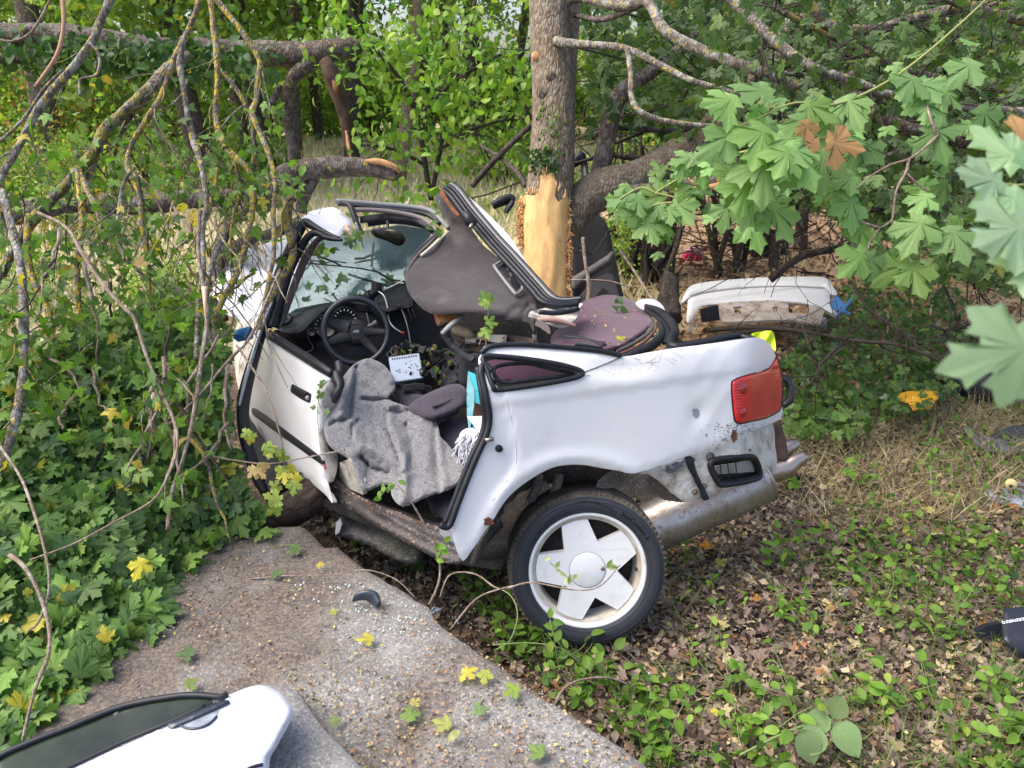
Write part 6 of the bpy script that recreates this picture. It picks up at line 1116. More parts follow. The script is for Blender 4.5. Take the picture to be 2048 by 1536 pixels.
# ---- dark dense maple at right
tr_ = thing('field_maple', tuple(G(1700, 420)), 'dense dark field maple thicket with lichened boughs over the leaf litter at right', 'tree')
RB = [([(1380, -30, 3.9), (1450, -10, 3.85), (1510, 45, 3.8), (1560, 90, 3.75), (1620, 132, 3.7), (1700, 162, 3.7), (1780, 190, 3.7), (1860, 205, 3.7), (1960, 218, 3.7), (2080, 225, 3.7)], 12, 8, LICH), ([(1590, -30, 4.6), (1640, 38, 4.6), (1690, 60, 4.6), (1760, 57, 4.6), (1840, 34, 4.6), (1930, 14, 4.6), (2060, 10, 4.6)], 13, 9, LICH_O), ([(1690, 150, 4.0), (1730, 215, 4.0), (1790, 250, 4.0), (1860, 268, 4.0), (1960, 290, 4.1), (2080, 300, 4.2)], 15, 12, BARK_G),
      ([(1860, -20, 4.2), (1930, 10, 4.2), (2000, 30, 4.2), (2090, 50, 4.2)], 10, 10, LICH_O), ([(1500, -20, 4.8), (1560, 20, 4.8), (1620, 50, 4.8), (1700, 90, 4.8), (1780, 130, 4.8), (1900, 160, 4.8), (2060, 190, 4.8)], 7, 6, LICH_O), ([(1460, 130, 4.3), (1540, 145, 4.3), (1620, 150, 4.3)], 6, 4, LICH),
      ([(1540, 560, 6.4), (1600, 515, 6.3), (1680, 495, 6.2), (1740, 480, 6.2), (1800, 440, 6.2), (1850, 380, 6.2)], 8, 5, BARK_D), ([(1640, 400, 5.0), (1700, 420, 5.0), (1780, 410, 4.9), (1840, 350, 4.9)], 7, 5, BARK_D), ([(1850, 520, 5.4), (1920, 555, 5.3), (1980, 570, 5.2), (2060, 565, 5.2)], 5, 4, BARK_D), ([(1560, 290, 4.8), (1640, 310, 4.8), (1720, 330, 4.8), (1800, 300, 4.8)], 7, 5, BARK_G),
      ([(1620, 130, 5.6), (1600, 200, 5.6), (1560, 280, 5.6), (1540, 400, 5.7)], 9, 8, BARK_D), ([(1480, 40, 5.8), (1530, 160, 5.8), (1560, 260, 5.9), (1590, 420, 6.1)], 8, 8, BARK_D)]
rp = []
for pts, r0, r1, m_ in RB:
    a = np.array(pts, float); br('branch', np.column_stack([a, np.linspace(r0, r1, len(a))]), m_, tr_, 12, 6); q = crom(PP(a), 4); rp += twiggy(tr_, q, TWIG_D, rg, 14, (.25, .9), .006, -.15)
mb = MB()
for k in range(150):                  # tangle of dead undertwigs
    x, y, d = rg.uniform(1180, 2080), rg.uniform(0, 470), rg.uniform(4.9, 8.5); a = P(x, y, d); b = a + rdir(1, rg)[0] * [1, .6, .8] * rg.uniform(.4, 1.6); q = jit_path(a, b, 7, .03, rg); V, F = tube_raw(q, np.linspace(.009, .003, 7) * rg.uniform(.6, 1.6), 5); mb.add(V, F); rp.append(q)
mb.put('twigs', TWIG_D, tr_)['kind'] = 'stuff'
x, y = region([(1160, -60), (2110, -60), (2110, 430), (2000, 470), (1880, 450), (1700, 440), (1560, 400), (1480, 430), (1400, 330), (1300, 250), (1180, 260)], 11500, rg); d = rg.uniform(4.7, 8.8, len(x)); pos = P(x, y, d); kk = noise3(pos, 1.3) > -.28; pos = pos[kk]; n = len(pos)
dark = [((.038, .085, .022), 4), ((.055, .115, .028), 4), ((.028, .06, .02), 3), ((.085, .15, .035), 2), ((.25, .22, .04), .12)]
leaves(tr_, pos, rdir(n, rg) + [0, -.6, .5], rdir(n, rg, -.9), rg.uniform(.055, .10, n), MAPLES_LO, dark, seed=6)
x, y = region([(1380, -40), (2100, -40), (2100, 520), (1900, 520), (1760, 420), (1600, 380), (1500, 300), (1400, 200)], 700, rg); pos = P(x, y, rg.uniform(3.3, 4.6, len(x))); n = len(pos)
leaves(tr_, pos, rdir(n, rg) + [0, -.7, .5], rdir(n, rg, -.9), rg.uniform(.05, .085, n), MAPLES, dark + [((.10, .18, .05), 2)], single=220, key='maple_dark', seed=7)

# ---- bright maple spray hanging close to the camera at right
tf = thing('maple_branch', tuple(P(1800, 300, 1.9)), 'bright broad-leaved maple spray hanging nearest in front of the thicket at right', 'branch')
FB = [[(1876, 271, 1.95), (1850, 295, 1.95), (1818, 318, 1.95), (1780, 330, 1.95), (1742, 352, 1.95), (1712, 378, 1.95)], [(1818, 318, 1.95), (1812, 345, 1.95), (1795, 375, 1.95), (1788, 410, 1.95), (1783, 440, 1.95), (1760, 456, 1.95)], [(1812, 345, 1.95), (1835, 368, 1.95), (1858, 384, 1.95)], [(1760, 456, 1.95), (1742, 482, 1.95), (1735, 500, 1.95)], [(1760, 456, 1.95), (1730, 446, 1.95), (1716, 440, 1.95)], [(1783, 440, 1.95), (1790, 470, 1.95), (1808, 500, 1.95), (1818, 522, 1.95)],
      [(1876, 271, 1.95), (1862, 240, 1.95), (1850, 200, 2.0), (1835, 170, 2.0), (1826, 150, 2.0)], [(1712, 378, 1.95), (1690, 395, 1.95), (1700, 365, 1.95)], [(2070, 365, 1.2), (2040, 370, 1.2), (1990, 366, 1.2)], [(1640, 215, 1.9), (1600, 205, 1.9), (1560, 215, 1.9), (1520, 235, 1.9), (1470, 255, 1.9)], [(1640, 215, 1.9), (1660, 250, 1.9), (1650, 275, 1.9), (1600, 270, 1.9), (1560, 280, 1.9)], [(1640, 215, 1.9), (1700, 200, 1.95), (1780, 160, 2.0), (1860, 100, 2.0), (1950, 20, 2.0), (2010, -40, 2.0)], [(1310, 386, 2.6), (1280, 376, 2.6), (1240, 398, 2.6)], [(1310, 386, 2.6), (1350, 395, 2.6), (1360, 400, 2.6)], [(1345, 405, 2.6), (1310, 410, 2.6), (1280, 430, 2.6)], [(1500, 300, 2.4), (1430, 320, 2.5), (1370, 350, 2.6), (1310, 386, 2.6)], [(1560, 280, 1.9), (1500, 300, 2.4)]]
for i, q in enumerate(FB): a = np.array(q); br('twig', np.column_stack([a, np.linspace(3.4 if i in (0, 1, 6, 11) else 2.2, 1.6, len(a))]), TWIG if i < 8 else mat('green_stalk', (.28, .30, .10), .6), tf, 6)
# (px, py of the leaf base, depth, span px, direction of the tip in degrees on the picture, facing)
FL = [(1478, 196, 1.85, 118, 200), (1528, 246, 1.85, 150, 250), (1545, 190, 1.88, 120, 90 + 50), (1472, 262, 1.86, 120, 215), (1560, 262, 1.84, 130, 285), (1530, 300, 1.84, 160, 265), (1595, 225, 1.86, 110, 280), (1604, 205, 1.9, 105, 320), (1580, 282, 1.82, 140, 300), (1645, 236, 1.9, 120, 310), (1650, 300, 1.9, 120, 260), (1500, 350, 1.9, 130, 250), (1518, 392, 1.95, 110, 240), (1540, 400, 1.95, 130, 290), (1580, 296, 1.82, 120, 240), (1690, 190, 1.95, 110, 290), (1664, 262, 1.95, 95, 330),
      (1716, 378, 1.95, 95, 160), (1722, 280, 1.98, 105, 250), (1728, 284, 1.98, 80, 305), (1716, 355, 1.96, 100, 200), (1700, 388, 1.94, 110, 265), (1735, 500, 1.94, 105, 225), (1735, 502, 1.94, 95, 290), (1818, 522, 1.94, 110, 215), (1818, 524, 1.93, 110, 285), (1792, 470, 1.95, 70, 320), (1826, 150, 2.0, 115, 245), (1834, 158, 2.0, 95, 300), (1852, 200, 2.0, 100, 260), (1864, 246, 1.96, 110, 290), (1880, 270, 1.96, 75, 60), (1858, 384, 1.95, 80, 240), (1716, 440, 1.95, 60, 200), (1900, 180, 2.1, 95, 240), (1960, 210, 2.1, 110, 300), (1935, 240, 2.1, 90, 260), (1850, 430, 1.9, 120, 245), (1900, 450, 1.9, 120, 280), (1950, 120, 2.1, 110, 230),
      (1270, 384, 2.6, 78, 205), (1272, 392, 2.6, 70, 280), (1350, 392, 2.6, 95, 20), (1348, 398, 2.6, 92, 300), (1330, 398, 2.6, 74, 150), (1322, 404, 2.6, 72, 240), (1290, 430, 2.6, 78, 170), (1292, 436, 2.6, 86, 285), (1338, 412, 2.6, 60, 270), (1390, 312, 2.5, 70, 200), (1400, 316, 2.5, 80, 280), (1440, 322, 2.4, 70, 230), (1370, 320, 2.5, 60, 250), (1460, 400, 2.3, 90, 250), (1500, 430, 2.3, 100, 290),
      (2010, 368, .95, 150, 175), (2030, 372, .95, 170, 250), (2045, 330, 1.0, 150, 130), (2060, 450, .9, 190, 200), (2075, 480, .9, 160, 250), (2085, 690, .62, 240, 190), (2070, 360, .95, 120, 80)]
px = np.array([f[0] for f in FL], float); py = np.array([f[1] for f in FL], float); d = np.array([f[2] for f in FL]); sz = np.array([f[3] for f in FL]) * d / FPX * .74; an = np.radians([f[4] for f in FL]); n = len(FL)
tip = np.cos(an)[:, None] * RT + np.sin(an)[:, None] * UP; nrm = -FW + rdir(n, rg) * .38 + np.array([0, 0, .35]); leaves(tf, P(px, py, d)[-7:], nrm[-7:], tip[-7:], sz[-7:] * 1.1, MAPLES, [((.27, .42, .27), 1), ((.32, .48, .30), 1)], single=7, key='pale_maple', seed=88, minpx=3)
leaves(tf, P(px, py, d)[:-7], nrm[:-7], tip[:-7], sz[:-7], MAPLES, MAPLE_C + [((.24, .40, .10), 2), ((.12, .24, .05), 2)], single=300, key='bright_maple', seed=8, minpx=5)
xk = rg.integers(0, len(FL) - 8, 150); qx = px[xk] + rg.normal(0, 34, 150); qy = py[xk] + rg.normal(14, 34, 150); kk = qx > 1225; xk, qx, qy = xk[kk], qx[kk], qy[kk]; nn = len(xk)
leaves(tf, P(qx, qy, d[xk] + rg.uniform(.02, .3, nn)), -FW + rdir(nn, rg) * .7 + np.array([0, 0, .5]), rdir(nn, rg, -.6), rg.uniform(.035, .075, nn), MAPLES, MAPLE_C + [((.12, .24, .05), 4), ((.20, .33, .07), 3)], single=120, key='bright_small', seed=81, minpx=5)
# seen against it: dry brown leaf ends
for x, y, d_, s_, a_ in ((1612, 238, 1.82, 50, 280), (1640, 290, 1.82, 55, 180), (1652, 282, 1.82, 80, 345), (2030, 290, 1.2, 90, 30)):
    leaves(tf, P(np.array([x]), np.array([y]), np.array([d_])), np.array([[0, -1, .4]]), np.array([[math.cos(R(a_)), 0, math.sin(R(a_))]]), np.array([s_ * d_ / FPX]), MAPLES, [((.50, .24, .11), 1)], single=1, key='dry', seed=int(x), minpx=5)
n = 900; x, y = region([(1660, 400), (1760, 440), (1900, 430), (2080, 420), (2080, 600), (1950, 560), (1840, 560), (1760, 520), (1700, 480)], n, rg); pos = P(x, y, rg.uniform(2.6, 5.0, n)); kk = noise3(pos, 2.2) > .0; pos = pos[kk]; n = len(pos)
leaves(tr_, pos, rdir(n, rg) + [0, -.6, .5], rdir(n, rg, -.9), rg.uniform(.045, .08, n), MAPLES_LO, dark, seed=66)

# ---- low leafy branches sweeping down right of the tail
tl_ = thing('low_bough', tuple(G(1600, 760)), 'low green leafy bough sweeping over the ground behind the tail light', 'branch')
lbp = []
for pts, r0, r1 in (([(1420, 660, 5.6), (1500, 655, 5.3), (1600, 662, 5.0), (1700, 680, 4.7), (1800, 690, 4.5), (1880, 720, 4.3), (1960, 740, 4.2)], 5, 3), ([(1380, 690, 5.2), (1460, 668, 5.2), (1560, 660, 5.2), (1640, 665, 5.2)], 4, 3), ([(1604, 650, 4.9), (1615, 680, 4.8), (1625, 710, 4.7), (1640, 730, 4.65), (1620, 770, 4.6)], 3, 2), ([(1860, 650, 4.4), (1900, 660, 4.4), (1960, 640, 4.4)], 2, 2), ([(1700, 560, 4.9), (1740, 620, 4.7), (1800, 660, 4.5), (1840, 700, 4.4)], 3, 2), ([(1640, 730, 4.65), (1670, 700, 4.7), (1700, 680, 4.7)], 3, 2)):
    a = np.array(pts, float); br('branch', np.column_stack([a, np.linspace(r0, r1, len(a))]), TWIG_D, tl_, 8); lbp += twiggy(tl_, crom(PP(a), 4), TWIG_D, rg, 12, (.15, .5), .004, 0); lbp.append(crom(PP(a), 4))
x, y = region([(1560, 720), (1640, 640), (1700, 560), (1800, 540), (1900, 560), (1960, 640), (1960, 740), (1900, 800), (1800, 830), (1700, 860), (1600, 870), (1570, 840)], 1500, rg); g = G(x, y); pos = g + (CAM - g) * rg.uniform(.01, .12, (len(x), 1)); n = len(pos)
leaves(tl_, pos, rdir(n, rg) + [0, -.5, .9], rdir(n, rg, -.4), rg.uniform(.05, .10, n), OVATES + MAPLES[:4], [((.06, .13, .03), 4), ((.10, .20, .04), 3), ((.04, .09, .03), 2), ((.15, .25, .06), 1.5), ((.20, .28, .22), .5)], single=300, key='bough', seed=9)

# ---- shrub stems right of the struck tree
ss = thing('bare_shrub', tuple(G(1330, 560)), 'dark many-stemmed bare shrub behind the detached car door', 'shrub'); sp_ = []
for k in range(24):
    bx = rg.choice([1260, 1290, 1305, 1325, 1440, 1480, 1560]) + rg.normal(0, 9); by = 560 - abs(bx - 1310) * .12 + rg.normal(0, 10); g = G(bx, by); d0 = float((g - CAM) @ FW); tx = bx + rg.normal(20, 60); a = [(bx, by, d0, rg.uniform(3, 8)), ((bx + tx) / 2 + rg.normal(0, 12), by - 110, d0 - .1, 5), (tx, by - rg.uniform(190, 300), d0 - .2, 3)]
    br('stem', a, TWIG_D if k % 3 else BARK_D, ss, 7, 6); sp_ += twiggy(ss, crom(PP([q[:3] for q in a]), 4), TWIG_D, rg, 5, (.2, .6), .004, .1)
n = 420; pos = along(sp_, n, .07, rg); leaves(ss, pos, rdir(n, rg), rdir(n, rg), rg.uniform(.025, .055, n), OV_LO, GREEN, seed=10)
for xs, col_ in (((1545, 6.9, 540, 420, 11), BARK_D), ((1600, 7.5, 500, 330, 14), BARK_D), ((1480, 7.6, 500, 360, 12), BARK_D), ((1330, 7.3, 560, 330, 20), BARK_D), ((1690, 7.8, 480, 330, 9), BARK_D), ((1760, 8.2, 470, 300, 12), BARK_D)): 
    x0, d0, yb, yt, r_ = xs; g = G(x0, yb); d0 = float((g - CAM) @ FW); o = br('young_trunk', [(x0, yb + 8, d0, r_), (x0 + 8, (yb + yt) / 2, d0, r_ * .8), (x0 + 34, yt, d0, r_ * .7), (x0 + 60, yt - 260, d0, r_ * .5)], col_, None, 12)
    tag(o, {1545: 'dark thin trunk leaning right just above the white boot lid', 1600: 'dark trunk behind the boot lid right of the thinner one', 1480: 'dark trunk rising right beside the pink canister', 1330: 'thick dark trunk among the bare shrub stems', 1690: 'slim dark trunk in the thicket shade far right of the canister', 1760: 'dark trunk deepest in the right thicket'}[x0], 'tree')
# spray of dead brush on the litter
for k, (lab, cx_, cy_) in enumerate((('grey dead brush pile on the leaf litter under the maple', 1640, 440), ('brown brush lying between the shrub and the boot lid', 1450, 545))):
    mb = MB(); 
    for j in range(60):
        x, y = cx_ + rg.normal(0, 110), cy_ + rg.normal(0, 22); a = G(x, y) + [0, 0, rg.uniform(.02, .35)]; b = a + rdir(1, rg)[0] * [1, .7, .35] * rg.uniform(.3, 1.3); V, F = tube_raw(jit_path(a, b, 6, .02, rg), np.linspace(.010, .003, 6), 5); mb.add(V, F)
    o = mb.put('brush_pile', TWIG if k == 0 else TWIG_D, None, top=True); tag(o, lab, 'brush'); o['kind'] = 'stuff'

# ================================================================== woodland behind the meadow
rg = np.random.default_rng(51)
FARG = [((.20, .33, .05), 3), ((.28, .43, .07), 3), ((.13, .24, .05), 3), ((.40, .48, .10), 1.5), ((.50, .38, .08), .5)]
CR = []
for k in range(4):
    n = 2200; pos = crown_cloud(n, (0, 0, 0), (1.5, 1.2, 1.7), rg, 46, .15); Rm = rotmats(rdir(n, rg, .3), rdir(n, rg, -.8), rg); V, F, T = leaf_mesh_data(OV_LO, pos, Rm, rg.uniform(.10, .19, n), pick_cols(FARG, n, rg, .3), rg); CR.append(raw_mesh('crown', V, F, LEAF, True, T))
WOODS = [(40, 252, 15, 14), (165, 255, 14, 22), (110, 250, 20, 10), (250, 262, 17, 12), (300, 270, 22, 14), (452, 300, 11.5, 22), (530, 318, 13, 12), (572, 322, 13, 14), (622, 322, 15, 11), (668, 318, 18, 9), (722, 320, 14, 14), (768, 300, 20, 10), (806, 312, 12.5, 12), (872, 300, 20, 11), (918, 298, 24, 12), (962, 300, 16, 15), (1010, 302, 20, 10), (1042, 300, 15, 10), (1190, 300, 18, 11), (1250, 310, 15, 10), (1300, 300, 22, 12), (1380, 310, 17, 10), (1440, 310, 21, 9), (-40, 250, 18, 14), (212, 254, 25, 10), (350, 270, 27, 11), (840, 290, 27, 9), (486, 300, 24, 10), (600, 300, 26, 10), (1120, 300, 24, 10), (1520, 320, 19, 10), (1620, 320, 21, 12), (1750, 320, 20, 12), (1850, 330, 24, 14), (1960, 330, 20, 12), (2060, 330, 23, 12)]
ORD = 'first second third fourth fifth sixth seventh eighth ninth tenth eleventh twelfth thirteenth fourteenth fifteenth sixteenth seventeenth eighteenth nineteenth twentieth'.split()
nearw = sorted([w_[0] for w_ in WOODS if w_[2] < 18.5 and 0 <= w_[0] <= 1150])
for k, (x, yb, d, r_) in enumerate(WOODS):
    y0 = math.sqrt(max(d * d, 1)); gx_ = (x - 1024) / FPX * d; gy_ = d * .97; z0 = float(ground_h(gx_, gy_)); base = np.array([gx_, gy_, z0]); t = thing('woodland_tree', base, ['slender', 'straight', 'leaning', 'dark', 'pale'][k % 5] + ' woodland tree rising beyond the meadow', 'tree', 'trees of the woodland beyond the meadow'); t['label'] = ('woodland trunk beyond the meadow, ' + ORD[nearw.index(x)] + ' from the left before the struck tree') if x in nearw and d < 18.5 else 'faint trunk deep in the woodland beyond the meadow'
    ln = rg.normal(0, .10) - (.18 if x == 452 else 0) - (.1 if x == 165 else 0); H = rg.uniform(7, 10); rr = r_ * d / FPX; q = np.array([base + [0, 0, -.1], base + [ln * 1.2, 0, 1.2], base + [ln * 3 + rg.normal(0, .05), .1, 3], base + [ln * 5, .2, 6], base + [ln * 7, .2, H]]); q = crom(q, 5)
    V, F = tube_raw(q, np.linspace(rr * 1.15, rr * .5, len(q)), 10, .08, 3); put('trunk', V, F, [BARK_D, BARK_G, BARK_D, bark_material('bark_pale', (.33, .27, .24), (.16, .12, .10), stretch=(14, 14, 3)) if k == 4 else BARK_G, BARK_D][k % 5] if x not in (806,) else BARK, t)
    for j in range(2 + (k % 3 == 0)):
        c = link('crown', CR[rg.integers(4)], t, (ln * 4 + rg.normal(0, .8), rg.normal(0, .7), rg.uniform(2.6, 5.6) + j * .7)); s = rg.uniform(.6, 1.25); c.scale = (s, s, s * rg.uniform(.7, 1)); c.rotation_euler = (0, 0, rg.uniform(0, 6.28)); c['kind'] = 'stuff'
US = []
for k in range(4):
    n = 1500; pos = crown_cloud(n, (0, 0, .6), (1.3, .8, .75), rg, 34, .16); pos[:, 2] = np.abs(pos[:, 2]); Rm = rotmats(rdir(n, rg, .5), rdir(n, rg, .2), rg); V, F, T = leaf_mesh_data(OV_LO, pos, Rm, rg.uniform(.07, .14, n), pick_cols(FARG + ([((.40, .20, .08), 2)] if k == 3 else []), n, rg, .3), rg); US.append(raw_mesh('foliage', V, F, LEAF, True, T))
def bush(i, x, d, s, kind, lab, grp='bushes along the woodland edge'):
    gx_ = (x - 1024) / FPX * d; gy_ = d * .97; b = np.array([gx_, gy_, float(ground_h(gx_, gy_))]); t = thing('bush', b, lab, 'bush', grp); c = link('foliage', US[kind], t, (0, 0, 0)); c.scale = (s, s, s); c.rotation_euler = (0, 0, i * 1.3); c['kind'] = 'stuff'
    mb = MB(); rr = np.random.default_rng(i)
    for j in range(7): a = rr.normal(0, .12, 3) * [1, 1, 0]; V, F = tube_raw(jit_path(b + a, b + a + [rr.normal(0, .5) * s, rr.normal(0, .3), s * rr.uniform(.8, 1.3)], 6, .04, rr), np.linspace(.02, .006, 6) * s, 5); mb.add(V, F)
    mb.put('stems', TWIG_D, t)['kind'] = 'stuff'
for i, (x, d, s, k_) in enumerate([(30, 11.5, .62, 1), (130, 12, .7, 3), (235, 11.5, .62, 0), (330, 12.5, .75, 2), (415, 12, .6, 1), (500, 12.5, .6, 2), (575, 13, .6, 0), (-60, 11.5, .7, 2), (1010, 13, .7, 1), (1240, 12, .7, 2), (-60, 16, 1.4, 0), (60, 15, 1.2, 1), (170, 16, 1.3, 3), (250, 15, 1.1, 3), (330, 17, 1.4, 2), (420, 16, 1.2, 0), (500, 18, 1.3, 1), (590, 19, 1.5, 2), (680, 20, 1.5, 0), (770, 21, 1.5, 1), (860, 21, 1.5, 2), (940, 20, 1.4, 0), (1020, 20, 1.4, 1), (1180, 19, 1.3, 2), (1270, 19, 1.4, 0), (1370, 18, 1.4, 1), (1470, 18, 1.4, 2), (1600, 16, 1.4, 0), (1730, 15, 1.4, 2), (1850, 14, 1.4, 1), (1980, 13, 1.4, 2), (2080, 13, 1.4, 0), (0, 24, 1.3, 0), (200, 25, 1.4, 1), (400, 26, 1.4, 2), (620, 27, 1.5, 1), (820, 28, 1.5, 0), (1000, 27, 1.5, 2), (1250, 25, 2.2, 1), (1450, 25, 2.2, 0), (1700, 24, 2.4, 2), (1950, 23, 2.4, 1), (100, 33, 2.4, 1), (350, 34, 2.5, 0), (600, 35, 2.5, 2), (850, 35, 2.6, 1), (1100, 35, 2.6, 0), (1400, 34, 2.8, 2), (1700, 34, 3.2, 1), (2000, 32, 3.2, 0)]):
    bush(i, x, d, s, k_, ('rusty-leaved bush ' if k_ == 3 else 'leafy green bush ') + ('low in the meadow before the woodland' if d < 14 else 'at the woodland edge beyond the straw meadow' if d < 22 else 'between the trunks inside the woodland' if d < 30 else 'far back at the end of the woodland'))
# nearer bushes in the gap at left, behind the fallen trunks
for i, (x, d, s, k_, lab) in enumerate([(330, 7.6, .45, 0, 'low green bush directly behind the fallen grey trunk'), (60, 8.0, .4, 2, 'green bush at the left end of the fallen grey trunk'), (1215, 8.8, .5, 2, 'bush behind the torn-off door'), (180, 10.2, .6, 3, 'brownish bush in the meadow at left')]):
    bush(50 + i, x, d, s, k_, lab, None)
# meadow grass
n = 42000; X = rg.uniform(-9, 6, n); Y = rg.uniform(6.5, 17, n); X = X * (Y / 8); keep = (X + noise3(np.stack([X, Y, X * 0], -1), .6) < 1.2) | (rg.random(n) < .05); X, Y = X[keep], Y[keep]; n = len(X)
pos = np.stack([X, Y, ground_h(X, Y)], -1); bl = [(np.array([(-.013, 0, 0), (.013, 0, 0), (.03, .6, .1), (.05, 1, .35)]), np.array([(0, 1, 2), (0, 2, 3)])), (np.array([(-.013, 0, 0), (.013, 0, 0), (-.03, .6, .06), (-.07, 1, .25)]), np.array([(0, 1, 2), (0, 2, 3)]))]
tip = rdir(n, rg) * .45 + [0, 0, 1]; Rm = rotmats(rdir(n, rg) * [1, 1, .1], tip, rg); V, F, T = leaf_mesh_data(bl, pos, Rm, rg.uniform(.10, .27, n), pick_cols([((.68, .60, .36), 5), ((.56, .50, .27), 3), ((.30, .36, .12), 1.2), ((.76, .69, .46), 2)], n, rg), rg)
put('meadow_grass', V, F, DRY, None, True, T)['kind'] = 'stuff'
# ================================================================== loose things on the ground
def onG(px, py, h=0.): g = G(np.array(float(px)), np.array(float(py))); return g + [0, 0, h]
def gd(px, py): return float((onG(px, py) - CAM) @ FW)
# log and rock below the sill
lg = thing('log', tuple(P(590, 1000, 3.4)), 'short brown log lying under the front door between slab and sill', 'log')
br('wood', [(510, 1052, 3.46, 26), (560, 1028, 3.46, 34), (610, 1000, 3.46, 36), (650, 975, 3.5, 34), (700, 945, 3.55, 30)], bark_material('brown_log', (.075, .054, .043), (.03, .022, .018), stretch=(9, 9, 9), bs=1.), lg, 20, 6, .10)
tag(sheet('concrete_chunk', [(671, 1050), (680, 1034), (700, 1024), (740, 1020), (790, 1030), (830, 1060), (850, 1100), (835, 1130), (790, 1120), (740, 1092), (700, 1078), (674, 1072)], lambda x, y: tps([(671, 1050, 3.40), (720, 1022, 3.50), (790, 1030, 3.40), (850, 1100, 3.22), (740, 1092, 3.28), (680, 1070, 3.36)])(x, y) + .02 * noise3(np.stack([x / 30, y / 30, x * 0], -1), 1), mat('mossy_concrete', (.085, .08, .08), .95, c2=(.05, .055, .035), ns=9, fine=((.20, .19, .18), 90, .55, .68), bs=.8, bump_s=50), None, top=True, sp=7, thick=.05, sm=2, rnd=(12, .06)), 'dark mossy concrete chunk lying under the sill', 'concrete block')
tag(sheet('broken_concrete', [(672, 1046), (680, 1036), (684, 1048), (678, 1066), (670, 1070)], 3.36, mat('pale_break', (.42, .42, .43), .9, bs=.5), None, top=True, sp=4, thick=.04, sm=1), 'pale broken edge of concrete left of the mossy chunk', 'concrete shard')

# detached door in the foreground
fd = thing('detached_door', tuple(P(450, 1470, 2.15)), 'white car door with dark tinted window lying on the slab in the foreground', 'car door')
DO = [(120, 1542), (250, 1482), (330, 1447), (412, 1411), (455, 1391), (489, 1377), (510, 1371), (530, 1371), (552, 1380), (570, 1395), (584, 1412), (588, 1426), (580, 1446), (564, 1474), (550, 1500), (541, 1515), (537, 1550), (528, 1620), (500, 1720), (380, 1800), (150, 1820), (-120, 1760), (-140, 1660), (0, 1596)]
_dd = tps([(0, 1596, 1.84), (250, 1482, 1.97), (412, 1411, 2.05), (524, 1371, 2.12), (588, 1426, 2.03), (540, 1510, 1.92), (300, 1600, 1.77), (500, 1720, 1.68), (100, 1750, 1.68)])
def dd_(x, y): return _dd(x, y) - .03 * np.exp(-(seg_dist(x, y, [(0, 1700), (250, 1600), (540, 1480)]) / 60) ** 2) + .004 * np.exp(-(seg_dist(x, y, [(250, 1560), (430, 1470), (560, 1400)]) / 7) ** 2)
FDW = mat('clean_car_paint', (.60, .63, .70), .28, 0, coat=.4, c2=(.56, .59, .66), ns=2, dirt=(.42, .40, .37), dscale=9, damt=(.60, .85), fine=((.35, .32, .28), 120, .70, .75))
sheet('door_skin', DO, dd_, FDW, fd, sp=9, thick=.05, sm=2, rnd=(14, .04))
def ddp(pts, off): return [(x, y, float(dd_(np.array(float(x)), np.array(float(y)))) - off) for x, y in pts]
GLS = [(-80, 1570), (0, 1514), (70, 1482), (140, 1455), (244, 1414), (349, 1395), (400, 1394), (425, 1400), (412, 1412), (330, 1448), (250, 1483), (120, 1543), (0, 1598), (-100, 1650)]
def gl_d(x, y): return _dd(x, y) + .015
def tint_and_reflection():
    m, nt, b = _nodes('tint_reflection_glass'); v = coord(nt); c = mixc(nt, ramp(nt, noi(nt, v, 5, 5), [(.4, (0, 0, 0)), (.7, (1, 1, 1))]), (.010, .016, .012), (.028, .045, .022)); nt.links.new(c, b.inputs['Base Color']); b.inputs['Roughness'].default_value = .05; b.inputs['Specular IOR Level'].default_value = .35; return m  # dark tint; mottled green in the colour stands in for reflected foliage
sheet('window_glass', GLS, gl_d, tint_and_reflection(), fd, sp=10, thick=.005, sm=2)
tube('glass_seal', [(x, y, float(gl_d(np.array(float(x)), np.array(float(y)))) - .004) for x, y in [(-80, 1568), (0, 1512), (70, 1481), (140, 1454), (244, 1413), (349, 1393), (400, 1391), (440, 1394), (454, 1388)]], .009, RUBBER, fd, sides=8)
tube('waist_strip', [(x, y, float(gl_d(np.array(float(x)), np.array(float(y)))) - .012) for x, y in [(-100, 1650), (0, 1598), (120, 1543), (250, 1482), (330, 1448), (412, 1411)]], .006, RUBBER, fd, sides=8)
hn = sheet('door_handle', [(334, 1453), (336, 1446), (350, 1438), (400, 1418), (440, 1402), (456, 1400), (459, 1404), (450, 1410), (420, 1424), (370, 1446), (345, 1456)], lambda x, y: dd_(x, y) - .014, mat('handle_black', (.025, .03, .045), .25), fd, sp=5, thick=.014, sm=2, rnd=(3, .006))
sheet('handle_cup', [(362, 1450), (380, 1440), (420, 1424), (436, 1420), (432, 1432), (415, 1448), (390, 1456), (372, 1455)], lambda x, y: dd_(x, y) - .003, mat('cup_grey', (.28, .31, .36), .25, c2=(.12, .14, .18), ns=20), fd, sp=5, thick=.003, sm=2)
tube('cup_rim', ddp([(360, 1450), (372, 1456), (392, 1457), (416, 1449), (434, 1432)], .005), .003, mat('handle_black', (.025, .03, .045), .25), fd)
sheet('door_inner', [(545, 1505), (556, 1492), (575, 1500), (600, 1530), (620, 1580), (560, 1640), (530, 1600)], 2.16, RUBBER, fd, sp=8, thick=.03, sm=1)
tube('rubbing_mark', ddp([(495, 1538), (512, 1532), (526, 1529)], .003), .004, RUBBER, fd)

